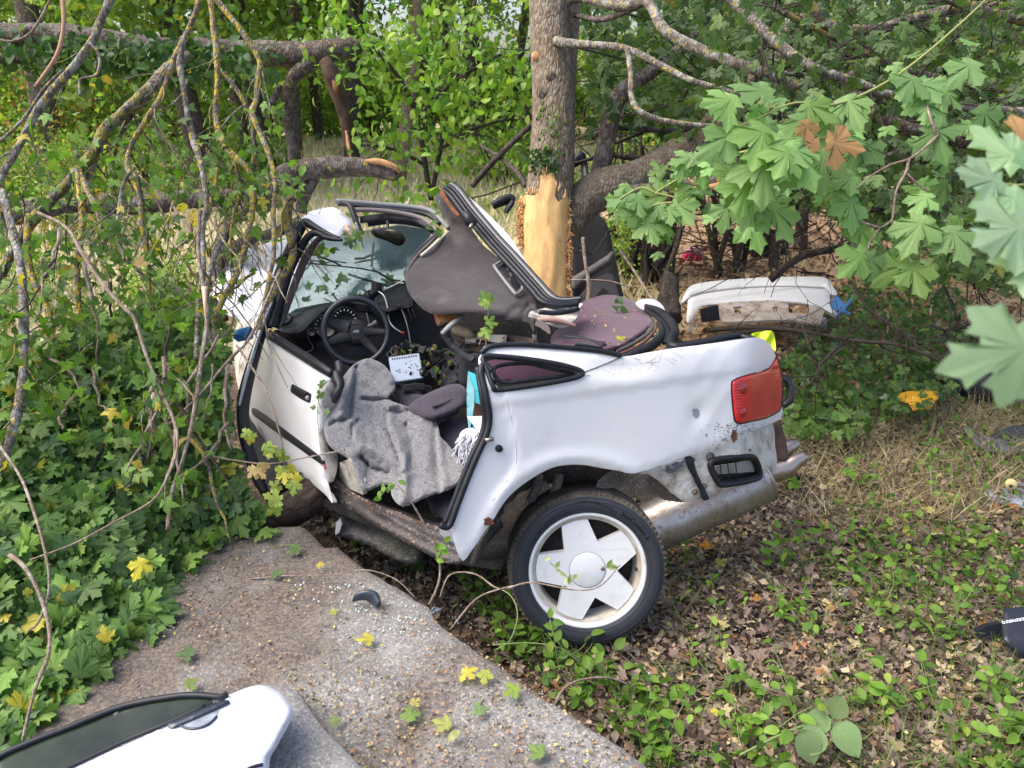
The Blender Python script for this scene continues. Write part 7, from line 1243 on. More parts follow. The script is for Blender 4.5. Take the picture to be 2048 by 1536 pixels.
# black plastic chip on the slab
bc = tag(tube('plastic_fragment', [(706, 1203, 2.78), (716, 1194, 2.78), (732, 1190, 2.78), (748, 1196, 2.78), (758, 1210, 2.76)], (.004, .018, .024, .028, .016), mat('gloss_black', (.03, .04, .055), .28), None, sides=10, flat=.55, top=True), 'curved black plastic trim fragment on the middle of the slab', 'plastic trim')

# boot lid
bt = thing('boot_lid', tuple(onG(1520, 655)), 'white boot lid with dented lip lying on the leaf litter beyond the tail', 'boot lid')
def bt_d(x, y): return tps([(1372, 590, 6.9), (1520, 556, 7.2), (1656, 560, 7.0), (1376, 640, 6.55), (1520, 605, 6.75), (1676, 628, 6.5), (1676, 588, 6.85)])(x, y)
sheet('upper_skin', [(1362, 606), (1376, 576), (1400, 566), (1450, 560), (1520, 555), (1600, 553), (1650, 555), (1664, 570), (1675, 589), (1660, 588), (1648, 574), (1560, 571), (1480, 574), (1400, 585), (1376, 596)], bt_d, WHITE, bt, sp=6, thick=.02, sm=2, rnd=(4, .03))
sheet('lower_skin', [(1380, 592), (1420, 582), (1500, 573), (1580, 571), (1650, 574), (1660, 600), (1676, 632), (1640, 614), (1590, 604), (1530, 602), (1460, 606), (1405, 612), (1390, 626), (1378, 645), (1373, 640), (1375, 614)], lambda x, y: bt_d(x, y) + .03, WHITE, bt, sp=6, thick=.03, sm=2, rnd=(4, .03))
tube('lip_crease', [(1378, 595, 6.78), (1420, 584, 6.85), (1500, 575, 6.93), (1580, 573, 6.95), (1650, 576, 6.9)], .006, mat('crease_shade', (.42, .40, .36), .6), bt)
sheet('inner_frame', [(1436, 606), (1540, 600), (1610, 606), (1650, 620), (1640, 648), (1590, 640), (1540, 640), (1500, 642), (1445, 644)], lambda x, y: bt_d(x, y) + .02, mat('dirty_inner', (.52, .46, .40), .7, c2=(.34, .27, .22), ns=6, dirt=(.15, .10, .07), dscale=9, damt=(.5, .7)), bt, sp=6, thick=.02, sm=1, holes=[[(1466, 614), (1482, 612), (1482, 626), (1470, 626)], [(1545, 614), (1556, 612), (1554, 624), (1546, 624)], [(1576, 606), (1618, 608), (1620, 628), (1578, 626)]])
sheet('lamp_board', [(1400, 618), (1436, 610), (1440, 640), (1405, 645)], 6.75, PLAST, bt, sp=8, thick=.03, sm=1)
V, F = box_raw(P(1508, 634, 6.65), np.array([RT, FW, UP]), (.09, .05, .09)); put('latch', V, F, PLAST, bt, False)
tube('wiring_loom', [(1378, 640, 6.5), (1384, 656, 6.5), (1376, 664, 6.5), (1384, 640, 6.5), (1396, 636, 6.5), (1392, 660, 6.5)], .006, mat('pale_wire', (.5, .5, .48), .6), bt)
tube('lid_bar', [(1590, 642, 6.5), (1650, 646, 6.5)], .05, mat('grey_bar', (.30, .30, .31), .4), bt, sides=12)
# blue glove
gv = thing('rubber_glove', tuple(onG(1690, 620)), 'blue disposable glove caught at the right end of the boot lid', 'glove'); BLU = mat('nitrile_blue', (.12, .34, .72), .5)
tube('palm', [(1664, 600, 6.4), (1676, 612, 6.4), (1686, 624, 6.38)], (.03, .055, .03), BLU, gv, flat=.4, noise=.2, nscale=20, sides=12)
for q in ([(1684, 618, 6.38), (1694, 608, 6.38), (1702, 600, 6.38)], [(1686, 622, 6.38), (1694, 626, 6.38), (1700, 628, 6.38)], [(1680, 604, 6.4), (1676, 598, 6.4), (1670, 592, 6.4)], [(1688, 616, 6.38), (1698, 606, 6.38), (1704, 596, 6.4)], [(1682, 622, 6.38), (1678, 628, 6.4), (1672, 630, 6.4)]): tube('finger', q, (.018, .014, .010), BLU, gv, flat=.6)
# pink canister
pk = thing('pink_canister', tuple(onG(1383, 528)), 'translucent canister of pink liquid lying on the brown leaf litter', 'canister'); c0 = onG(1383, 530, .10)
mpk = mat('pink_liquid', (.85, .05, .22), .25); V, F = box_raw(c0, np.array([(1, .1, 0), (-.1, 1, 0), (0, 0, 1)]), (.20, .13, .09)); bevel_ob(put('liquid', V, F, mpk, pk, False), .015)
V, F = box_raw(c0 + [0.02, 0, .075], np.array([(1, .1, 0), (-.1, 1, 0), (0, 0, 1)]), (.17, .12, .06)); bevel_ob(put('clear_top', V, F, mat('pink_clear', (.72, .42, .52), .3), pk, False), .02)
# yellow plastic tub
yt = thing('yellow_tub', tuple(onG(1840, 800)), 'bright yellow plastic tub half hidden in the plants right of the tail', 'tub'); YEL = mat('yellow_plastic', (.66, .36, .02), .45, c2=(.58, .30, .02), ns=8)
dy_ = gd(1840, 805)
yb = sheet('tub_body', [(1790, 800), (1802, 786), (1830, 781), (1868, 781), (1878, 792), (1872, 802), (1850, 806), (1815, 806)], lambda x, y: tps([(1790, 800, dy_ - .50), (1868, 781, dy_ - .40), (1872, 802, dy_ - .55), (1815, 806, dy_ - .55)])(x, y), YEL, yt, sp=4, thick=.05, sm=2, rnd=(5, .04))
for k in range(3): tube('tub_rib', [(1818 + k * 3, 809 + k * 5, dy_ - .55), (1845, 807 + k * 5, dy_ - .57), (1868 - k * 4, 806 + k * 5, dy_ - .55)], .010, YEL, yt)
# detached rear door behind the trunk
rd_ = thing('torn_off_door', tuple(onG(1195, 560)), 'dark trimmed inner side of a car door standing behind the struck tree', 'car door')
DKG = mat('door_card', (.055, .052, .056), .85, c2=(.042, .04, .044), ns=4, dirt=(.14, .12, .11), dscale=10, damt=(.6, .85)); DKV = mat('door_card_vinyl', (.085, .078, .08), .6, dirt=(.15, .13, .12), dscale=12, damt=(.5, .8))
sheet('door_card', [(1138, 470), (1150, 446), (1170, 430), (1196, 428), (1212, 445), (1222, 470), (1226, 500), (1240, 560), (1240, 620), (1140, 640), (1134, 560)], lambda x, y: tps([(1140, 470, 5.5), (1215, 440, 5.9), (1240, 600, 5.6), (1138, 620, 5.3)])(x, y), DKG, rd_, sp=8, thick=.05, sm=2, rnd=(6, .04))
sheet('armrest', [(1140, 560), (1160, 545), (1215, 510), (1228, 498), (1230, 515), (1222, 530), (1190, 548), (1160, 575), (1142, 590)], 5.35, DKV, rd_, sp=6, thick=.04, sm=2, rnd=(5, .04))
sheet('door_pocket', [(1160, 590), (1185, 560), (1215, 545), (1226, 550), (1236, 585), (1244, 620), (1228, 620), (1218, 585), (1205, 575), (1192, 592), (1190, 625), (1165, 630)], 5.32, DKV, rd_, sp=6, thick=.03, sm=1)
tube('door_frame', [(1134, 640, 5.2), (1136, 580, 5.3), (1146, 600, 5.2), (1160, 640, 5.15)], .03, RUBBER, rd_)
tube('inner_handle', [(1160, 490, 5.55), (1163, 500, 5.55)], .02, RUBBER, rd_); tube('inner_handle', [(1161, 500, 5.5), (1165, 505, 5.5)], .008, STEEL, rd_)
tube('window_frame', [(985, 412, 6.0), (1005, 402, 6.0), (1022, 397, 6.0), (1024, 404, 6.0), (1016, 416, 6.0), (1012, 426, 6.0)], (.03, .04, .035, .03, .03, .02), RUBBER, rd_, flat=.6)
tube('window_frame', [(1146, 330, 6.0), (1160, 316, 6.0), (1166, 320, 6.0), (1170, 345, 6.0), (1176, 420, 5.8)], (.03, .05, .035, .03, .03), RUBBER, rd_, flat=.6)
tag(br('dead_stick', [(1170, 625, 4.4, 5), (1178, 580, 4.4, 5), (1170, 520, 4.4, 3.5), (1166, 475, 4.4, 4)], TWIG, None, 8), 'upright dead stick in front of the torn-off door', 'stick')
tag(br('dead_stick', [(1142, 560, 4.5, 1.6), (1180, 560, 4.5, 2), (1220, 563, 4.5, 2), (1262, 574, 4.5, 1.5)], TWIG, None, 6), 'thin dead twig lying level across the torn-off door', 'stick')
tag(br('dead_stick', [(1240, 500, 5.0, 3), (1270, 545, 4.8, 3), (1305, 600, 4.6, 3)], TWIG, None, 6), 'thin sloping twig right of the torn-off door', 'stick')
# dark plastic pieces, far left of boot lid and right rim
DARKP = mat('matt_black', (.02, .02, .022), .7)
tag(tube('stump', [(1342, 640, 6.2), (1338, 600, 6.3), (1340, 560, 6.4), (1344, 545, 6.4)], (.09, .08, .06, .03), BARK_D, None, sides=20, noise=.35, nscale=14, top=True), 'black mossy stump left of the boot lid', 'stump')
o = thing('black_crate', tuple(onG(1530, 505)), 'black crate in the shade beyond the boot lid', 'crate'); V, F = box_raw(onG(1522, 508, .08), np.eye(3), (.28, .25, .22)); bevel_ob(put('body', V, F, DARKP, o, False), .02); V, F = box_raw(onG(1500, 488, .10), np.eye(3), (.6, .04, .16)); put('side', V, F, DARKP, o, False)
# front wheel and bumper lying at the far right
wb = thing('white_wheel', tuple(onG(2010, 640)), 'white-rimmed wheel lying flat in the grass at the right edge', 'wheel'); c0 = P(2010, 610, 5.4); c0[2] = float(ground_h(c0[0], c0[1])) + .22
up_ = np.array([-.05, -.12, 1.]); up_ /= np.linalg.norm(up_)
lathe([(.20, .05), (.25, .045), (.31, .03), (.325, -.05), (.31, -.14), (.2, -.15)], c0, up_, 40, TYRE, 'tyre', wb); lathe([(.0, -.01), (.10, -.01), (.16, -.02), (.185, .02), (.205, .055), (.215, .05)], c0, up_, 40, mat('grubby_alloy', (.60, .56, .53), .5, dirt=(.25, .15, .10), dscale=18, damt=(.62, .7)), 'rim', wb)
bp = thing('bumper_corner', tuple(onG(1990, 900)), 'grey crumpled plastic bumper corner lying in the litter at right', 'bumper'); dq = gd(1960, 890)
sheet('outer_skin', [(1925, 855), (1938, 854), (1960, 872), (2000, 880), (2060, 890), (2080, 905), (2000, 905), (1965, 900), (1948, 888)], lambda x, y: tps([(1925, 855, dq + .1), (1965, 895, dq - .1), (2080, 900, dq - .1), (2000, 870, dq)])(x, y), mat('worn_grey_plastic', (.10, .10, .11), .5, dirt=(.25, .24, .22), dscale=15, damt=(.5, .7)), bp, sp=7, thick=.01, sm=1)
sheet('inner_edge', [(1975, 872), (2030, 850), (2080, 860), (2080, 880), (2010, 885)], dq, mat('worn_dark_plastic', (.06, .06, .065), .6), bp, sp=10, thick=.01, sm=1)
skb = thing('skateboard', tuple(onG(2030, 985)), 'grey deck with a cream wheel lying upturned at the right edge', 'skateboard'); dk = gd(2030, 985)
sheet('deck', [(1968, 984), (1980, 978), (2010, 976), (2060, 978), (2100, 985), (2100, 1020), (2040, 1008), (1995, 998), (1972, 990)], lambda x, y: tps([(1968, 984, dk), (2100, 980, dk + .05), (2100, 1020, dk - .2), (2000, 998, dk - .1)])(x, y) - .05, mat('deck_grey', (.42, .46, .55), .6, dirt=(.12, .11, .12), dscale=14, damt=(.45, .6), bs=.3), skb, sp=6, thick=.02, sm=2)
lathe([(.0, .025), (.010, .025), (.012, .018), (.018, .02), (.028, .012), (.028, -.01), (.02, -.02), (0, -.02)], P(2022, 968, dk - .12), (-.35, -.9, .1), 24, mat('cream_urethane', (.68, .55, .25), .5), 'wheel', skb); lathe([(0, .030), (.006, .030), (.009, .026), (.0105, .026)], P(2020, 969, dk - .125), (-.35, -.9, .1), 16, PLAST, 'bearing', skb)
tube('truck', [(2022, 968, dk - .1), (2060, 972, dk - .1)], .012, STEEL, skb)
# black case with lettering
bcx = thing('black_case', tuple(onG(2020, 1290)), 'black plastic case printed with small white letters at the right edge', 'case'); dc = gd(2020, 1290)
cp = pl3((2005, 1218, dc + .02), (2090, 1205, dc + .02), (2010, 1300, dc - .12)); CB = mat('case_black', (.018, .020, .030), .35, dirt=(.06, .06, .08), dscale=12, damt=(.5, .8))
sheet('case_face', [(2006, 1222), (2012, 1217), (2050, 1213), (2120, 1210), (2120, 1316), (2040, 1313), (2026, 1306), (2012, 1288), (2005, 1275)], lambda x, y: cp.d(x, y) - .04 + .05 * smooth01((y - 1275) / 45), CB, bcx, sp=6, thick=.03, sm=2, rnd=(4, .01))
sheet('case_neck', [(1955, 1262), (1975, 1252), (2006, 1246), (2008, 1290), (1985, 1288), (1960, 1275)], dc - .02, CB, bcx, sp=6, thick=.03, sm=1)
cn = cp.n if cp.n @ (CAM - cp.o) > 0 else -cp.n; tx = P(2040, 1240, float(cp.d(2040, 1240))) - P(2006, 1246, float(cp.d(2006, 1246))); tx /= np.linalg.norm(tx); ty = np.cross(cn, tx)
def flat_text(s, c, ux, uy, un, size, m, name, parent):
    cu = bpy.data.curves.new(name, 'FONT'); cu.body = s; cu.size = size; cu.extrude = .0006; t = bpy.data.objects.new(name, cu); COL.objects.link(t); me = bpy.data.meshes.new_from_object(t.evaluated_get(bpy.context.evaluated_depsgraph_get())); bpy.data.objects.remove(t); bpy.data.curves.remove(cu)
    n = len(me.vertices); V = np.empty(n * 3); me.vertices.foreach_get('co', V); V = V.reshape(-1, 3); F = [tuple(p.vertices) for p in me.polygons]; bpy.data.meshes.remove(me); return put(name, np.array(c) + V[:, :1] * ux + V[:, 1:2] * uy + V[:, 2:] * un, F, m, parent, False)
PRN = mat('white_print', (.72, .76, .85), .6); flat_text('hotmetro', P(2052, 1234, float(cp.d(2052, 1234)) - .046), -tx, -ty, cn, .026, PRN, 'lettering', bcx)
# odd litter
for nm, lab, cat, px, py, col_, s in (('paper_scrap', 'crumpled white paper scrap in the leaves below the tail', 'paper', 1305, 1350, (.55, .57, .62), 11), ('paper_scrap', 'crumpled white wrapper beside the ground plants', 'wrapper', 1690, 1185, (.60, .60, .62), 14), ('glass_shard', 'bluish white plastic shard hidden by leaves at the slab edge', 'plastic shard', 872, 1222, (.60, .72, .85), 13), ('green_wrapper', 'lime green crinkled wrapper in the plants right of the tail', 'wrapper', 1708, 830, (.03, .75, .06), 15), ('plastic_shard', 'black plastic shard in the dry grass right of the tailpipes', 'plastic shard', 1690, 905, (.025, .03, .035), 17), ('plastic_shard', 'black mesh-ribbed plastic shard under the tailpipes', 'plastic shard', 1600, 960, (.03, .03, .035), 34), ('plastic_shard', 'thin black plastic strip in the straw at right', 'plastic shard', 2000, 798, (.02, .02, .02), 18), ('paper_scrap', 'greyish paper shred in the straw at right', 'paper', 1915, 800, (.5, .48, .45), 14), ('plastic_shard', 'small dark plastic chip beside the orange leaf', 'plastic shard', 1466, 1112, (.03, .03, .035), 9)):
    g = onG(px, py, .03); d_ = float((g - CAM) @ FW); ot = [(px + s * random.uniform(.7, 1.2) * math.cos(t), py + s * .6 * random.uniform(.6, 1.2) * math.sin(t)) for t in np.linspace(0, 6.28, 8, endpoint=False)]
    tag(sheet(nm, ot, lambda x, y: d_ - .01 + .012 * np.sin(x / 3.1 + px) * np.cos(y / 2.7), mat(nm + str(px), col_, .5), None, top=True, sp=3.5, thick=.003, sm=1, smooth=False), lab, cat)

# ================================================================== ground cover
rg = np.random.default_rng(61)
def scatter_ground(n, poly, rg): x, y = region(poly, n, rg); return G(x, y), x, y
NEAR = [(600, 1050), (660, 960), (1340, 960), (1560, 700), (1700, 620), (2110, 560), (2110, 1580), (1345, 1580), (1246, 1492), (1054, 1366), (870, 1232)]
g, x, y = scatter_ground(17000, NEAR, rg); n = len(g)
leaves(None, g + np.stack([x * 0, x * 0, rg.uniform(.003, .035, n)], -1), rdir(n, rg, 1.4), rdir(n, rg) * [1, 1, .2], rg.uniform(.016, .060, n) , MAPLES_LO[:3] + OV_LO, LITTER, name='leaf_litter', seed=11, m=DRY)
g, x, y = scatter_ground(9000, NEAR, rg); n = len(g); leaves(None, g + np.stack([x * 0, x * 0, rg.uniform(.005, .04, n)], -1), rdir(n, rg, 1.2), rdir(n, rg) * [1, 1, .2], rg.uniform(.010, .026, n), SMALLS, LITTER + [((.5, .42, .25), 2), ((.10, .18, .04), 1)], name='leaf_litter', seed=12, m=DRY)
n = 9000; X = rg.uniform(.8, 7, n); Y = rg.uniform(5, 12, n); pos = np.stack([X, Y, ground_h(X, Y) + rg.uniform(0, .05, n)], -1); leaves(None, pos, rdir(n, rg, 1.2), rdir(n, rg) * [1, 1, .2], rg.uniform(.04, .09, n), SMALLS, [((.34, .21, .12), 4), ((.46, .31, .19), 3), ((.22, .13, .08), 3), ((.50, .30, .10), 1)], name='leaf_litter', seed=13, m=DRY)
# dry grass: curved blades
def blades(n, poly, pal, ln, lay, seed, wd_=.012, bunch=None):
    rg = np.random.default_rng(seed); g, x, y = scatter_ground(n, poly, rg)
    if bunch: k = noise3(g, bunch) > .05; g = g[k]
    n = len(g); T = []; 
    for b in range(4):
        c = rg.uniform(.2, .9); V = []; 
        for i in range(5): t = i / 4; V += [(-wd_ * (1 - t * .8), t * (1 - c * .25 * t), c * t * t * .5), (wd_ * (1 - t * .8), t * (1 - c * .25 * t), c * t * t * .5)]
        F = []; 
        for i in range(4): a = 2 * i; F += [(a, a + 1, a + 3), (a, a + 3, a + 2)]
        T.append((np.array(V), np.array(F)))
    tip = rdir(n, rg) * [1, 1, .3] + [0, 0, lay]; Rm = rotmats(rdir(n, rg) + [0, 0, .4], tip, rg); V, F, C = leaf_mesh_data(T, g, Rm, rg.uniform(*ln, n), pick_cols(pal, n, rg), rg); o = put('grass', V, F, DRY, None, True, C); o['kind'] = 'stuff'
STRAW = [((.46, .37, .20), 4), ((.36, .28, .15), 3), ((.28, .30, .10), 1.5), ((.55, .47, .30), 2)]
blades(5200, [(1560, 880), (1680, 850), (1900, 820), (2110, 800), (2110, 1000), (1900, 1060), (1700, 1080), (1600, 1040)], STRAW, (.10, .28), .25, 71, .010)
blades(2600, NEAR, STRAW + [((.14, .22, .05), 4)], (.06, .2), .3, 72, .012, 2.0)
blades(2600, [(1700, 560), (2110, 520), (2110, 860), (1700, 860)], STRAW + [((.20, .26, .07), 3)], (.08, .25), .4, 73, .012)
blades(3200, [(1330, 1150), (2110, 1050), (2110, 1580), (1300, 1580)], [((.12, .22, .04), 3), ((.18, .27, .06), 2)], (.08, .22), .5, 74, .012, 3.0)
# ground plants: stems with leaves
def seedling(px, py, h, nl, sz, lab, cat='plant', pal=BRIGHT, tmpl=OVATES, seed=0, spread=.10, grp=None, lean=(0, 0)):
    rg = np.random.default_rng(seed); b = onG(px, py); t = thing('ground_plant', b, lab, cat, grp); mb = MB(); ps, ns, ts, ss_ = [], [], [], []
    for s in range(max(3, nl // 4)):
        a = b + rg.normal(0, spread * .3, 3) * [1, 1, 0]; e = a + np.array([rg.normal(0, spread) + lean[0], rg.normal(0, spread) + lean[1], h * rg.uniform(.6, 1.1)]); q = jit_path(a, e, 6, .006, rg); V, F = tube_raw(q, np.linspace(.0028, .0012, 6), 5); mb.add(V, F)
        for j in range(5):
            i = rg.integers(1, 6); o = q[i]; dr = rdir(1, rg)[0] * [1, 1, .35]; ps.append(o + dr * .01); ts.append(dr); ns.append(np.array([0, 0, 1.]) + rdir(1, rg)[0] * .6); ss_.append(sz * rg.uniform(.75, 1.4))
    mb.put('stem', mat('green_stem', (.16, .22, .07), .6), t); leaves(t, np.array(ps), np.array(ns), np.array(ts), np.array(ss_), tmpl, pal, single=14 if sz > .035 else 0, key='seedling%d' % (tmpl is OVATES), seed=seed, name='foliage')
PL = [(1570, 1120, .25, 20, .055, 'broad-leaved seedling on bare soil right of the wheel'), (1655, 1095, .22, 12, .050, 'tall two-leaved seedling beside the dry grass'), (1580, 965, .22, 14, .055, 'vine sprig hanging next to the silencer end'), (1560, 1230, .16, 24, .038, 'small-leaved plant cluster in the litter below the seedling'), (1760, 1215, .16, 28, .040, 'leafy ground plant left of the black case'), (1880, 1260, .22, 34, .042, 'bushy round-leaved plant against the black case'), (1640, 1240, .18, 22, .044, 'narrow-leaved plant in the middle of the litter'), (1760, 1400, .22, 34, .050, 'bright sapling plant at lower right'), (1880, 1440, .18, 28, .045, 'leafy plant right of the bright sapling'), (1470, 1380, .14, 20, .042, 'low plant at the bottom in the dark soil'), (1260, 1400, .14, 20, .045, 'broken leafy shoot beside the slab edge below the wheel'), (1130, 1330, .14, 30, .045, 'dark leafed plant between slab and tyre'), (1010, 1210, .2, 34, .050, 'heart-leaved vine growing between slab and sill'), (960, 1190, .16, 20, .045, 'small vine plant below the sill end'), (1060, 1290, .18, 30, .048, 'green vine clump left of the tyre bottom'), (1400, 1290, .10, 16, .035, 'tiny green plant right of the tyre bottom'), (1950, 1090, .14, 16, .035, 'small green weed at right in the straw'), (1980, 1370, .16, 26, .04, 'weedy patch below the black case'), (1310, 1500, .14, 22, .045, 'leafy weed by the lower slab edge'), (1500, 1490, .18, 26, .05, 'dark weed at the bottom edge'), (2010, 1500, .18, 26, .042, 'weed in the bottom right corner'), (1440, 1200, .08, 10, .03, 'sparse weed in the open soil'), (1720, 960, .18, 24, .045, 'green weed in the dry grass'), (1850, 930, .18, 24, .042, 'weed clump left of the grey bumper corner'), (1930, 1010, .16, 20, .04, 'weed clump beside the upturned deck'), (820, 1120, .10, 18, .04, 'small weed under the sill on dark soil'), (730, 1080, .10, 16, .035, 'weed growing by the concrete chunk'), (1190, 1340, .12, 22, .05, 'glossy leaves under the tyre bottom'), (1590, 1440, .15, 18, .045, 'weed left of the broad oval leaves'), (1740, 1110, .14, 16, .04, 'weed right of the two-leaved seedling')]
for k, (px, py, h, nl, sz, lab) in enumerate(PL): seedling(px, py + 14, h, nl, sz, lab, seed=300 + k, pal=BRIGHT if k not in (11, 25, 26, 27) else GREEN, tmpl=OVATES if k != 25 else MAPLES)
big = thing('broad_leaf_sprig', onG(1650, 1470), 'sprig of four large oval grey-green leaves at the bottom', 'plant')
br('stem', [(1480, 1510, gd(1480, 1510) - .1, 2.6), (1560, 1470, gd(1560, 1470) - .14, 2.6), (1620, 1448, gd(1620, 1448) - .17, 2.2), (1665, 1440, gd(1665, 1440) - .2, 2)], mat('green_stem', (.16, .22, .07), .6), big, 6)
BLV = [(1665, 1438, 48, 62), (1663, 1440, 52, 188), (1668, 1442, 66, 295), (1640, 1452, 60, 235), (1600, 1458, 60, 285)]
px = np.array([b[0] for b in BLV], float); py = np.array([b[1] for b in BLV], float); d = np.array([gd(a, b) for a, b in zip(px, py)]) - .2; an = np.radians([b[3] for b in BLV])
leaves(big, P(px, py, d), -FW + np.array([[0, 0, .8]]) + rdir(5, rg) * .15, np.cos(an)[:, None] * RT + np.sin(an)[:, None] * UP, np.array([b[2] for b in BLV]) * d / FPX * 1.15, [tmpl_ovate(k, 6, .40) for k in range(3)], [((.17, .27, .10), 1), ((.22, .33, .14), 1)], single=5, key='broad', seed=77, minpx=3)
# general green carpet between named plants
g, x, y = scatter_ground(6500, NEAR, rg); k = (noise3(g, 1.9) + .35 * noise3(g, 6) + (x > 1500) * .1 + (x < 1180) * .35 > .22); g = g[k]; n = len(g)
leaves(None, g + np.stack([g[:, 0] * 0, g[:, 0] * 0, rg.uniform(.01, .11, n)], -1), rdir(n, rg, 1.2), rdir(n, rg) * [1, 1, .3], rg.uniform(.028, .058, n), OVATES, GREEN + BRIGHT[:3], name='undergrowth', seed=14)
# curving vine stems near the slab edge
for k, (lab, pts, r_) in enumerate((('long pale twig lying across the slab towards the wheel', [(400, 1170, 2.95), (470, 1162, 2.95), (560, 1152, 2.93), (660, 1150, 2.9), (730, 1140, 2.88), (790, 1158, 2.85), (830, 1195, 2.8)], 1.8), ('thin green runner lying on the far end of the slab', [(430, 1140, 3.02), (500, 1112, 3.1), (560, 1092, 3.15), (605, 1088, 3.15)], 1.4), ('forked pinkish twig standing from the slab edge over the sill', [(858, 1210, 2.85), (876, 1170, 2.85), (880, 1130, 2.84), (868, 1080, 2.8), (850, 1050, 2.78), (820, 1000, 2.75), (795, 970, 2.75)], 3.2), ('arching brown vine stem reaching in front of the wheel', [(880, 1195, 2.8), (900, 1150, 2.8), (950, 1148, 2.8), (1000, 1178, 2.75), (1060, 1165, 2.7), (1150, 1180, 2.66), (1200, 1172, 2.66), (1240, 1130, 2.68)], 2.0), ('looping green vine stem below the sill end', [(980, 1170, 2.85), (1020, 1190, 2.8), (1035, 1230, 2.75), (1020, 1280, 2.72), (990, 1300, 2.72)], 1.6), ('arching vine stem left of the tyre over the plants', [(900, 1260, 2.75), (950, 1200, 2.75), (1000, 1178, 2.74), (1050, 1168, 2.72)], 2.2), ('bent brown root arching by the slab edge below the wheel', [(1108, 1412, 2.6), (1130, 1375, 2.62), (1170, 1358, 2.66), (1220, 1356, 2.7), (1255, 1368, 2.72)], 3.0), ('green stalk rising from the weeds towards the tyre', [(985, 1290, 2.75), (1060, 1286, 2.75), (1120, 1296, 2.75), (1165, 1320, 2.75)], 1.5), ('thin dark twig standing at the sill end', [(958, 1060, 2.88), (955, 1035, 2.88), (953, 1018, 2.88)], 1.8))):
    a = np.array(pts, float); o = br('vine_stem', np.column_stack([a, np.linspace(r_, r_ * .6, len(a))]), TWIG if k not in (1, 4, 7) else mat('green_stem', (.16, .22, .07), .6), None, 6); tag(o, lab, 'twig')
def sprig(lab, pts, n, sz, pal, tmpl, seed):
    rg = np.random.default_rng(seed); t = thing('leaf_sprig', P(*pts[0]), lab, 'leaves'); q = crom(PP(pts), 5); V, F = tube_raw(q, np.linspace(.0025, .001, len(q)), 5); put('stem', V, F, mat('green_stem', (.16, .22, .07), .6), t)
    i = rg.integers(0, len(q), n); leaves(t, q[i] + rg.normal(0, .012, (n, 3)), -FW + rdir(n, rg) * .6 + [0, 0, .4], rdir(n, rg), np.full(n, sz) * rg.uniform(.7, 1.2, n), tmpl, pal, single=n, key='sp%d' % seed, seed=seed, minpx=8)
sprig('wilted pale sprig across the star-shaped alloy wheel', [(1100, 1125, 2.68), (1130, 1150, 2.66), (1145, 1165, 2.66)], 9, .028, [((.30, .38, .14), 1), ((.42, .45, .18), 1)], SMALLS, 401)
sprig('two small leaves hanging at the right of the hub', [(1235, 1135, 2.68), (1215, 1130, 2.68)], 2, .035, [((.30, .38, .12), 1)], OVATES, 402)
sprig('round-leaved sprig in front of the blanket bottom', [(790, 968, 2.75), (775, 975, 2.75), (760, 995, 2.76)], 8, .03, BRIGHT, OVATES, 403)
sprig('sprig beside the sill end with green leaves', [(868, 1080, 2.8), (885, 1095, 2.8), (870, 1120, 2.8)], 8, .034, BRIGHT, OVATES, 404)
sprig('leafy shoot below the tyre with glossy oval leaves', [(1100, 1240, 2.75), (1110, 1275, 2.74), (1140, 1310, 2.74), (1190, 1335, 2.74)], 10, .045, BRIGHT, OVATES, 405)
sprig('leaves hanging on the outer edge of the front door', [(640, 770, 3.2), (636, 800, 3.2), (648, 830, 3.2)], 5, .035, GREEN, MAPLES, 406)
sprig('green leaves growing up inside the car under the folded roof', [(978, 600, 3.6), (975, 640, 3.6), (968, 655, 3.6)], 6, .06, BRIGHT, MAPLES, 407)
sprig('crumpled dark leaf lying on the plum seat back', [(1240, 600, 4.15), (1240, 620, 4.1), (1230, 625, 4.1)], 4, .07, [((.05, .12, .05), 1), ((.09, .17, .08), 1)], OVATES, 408)
sprig('leaves hanging from the torn roof corner before the windscreen', [(706, 470, 4.05), (712, 490, 4.05), (716, 502, 4.05)], 4, .06, GREEN, MAPLES, 409)
sprig('pale leaves on the windscreen header', [(880, 400, 4.1), (870, 440, 4.1), (876, 470, 4.1)], 6, .05, GREEN, OVATES, 410)

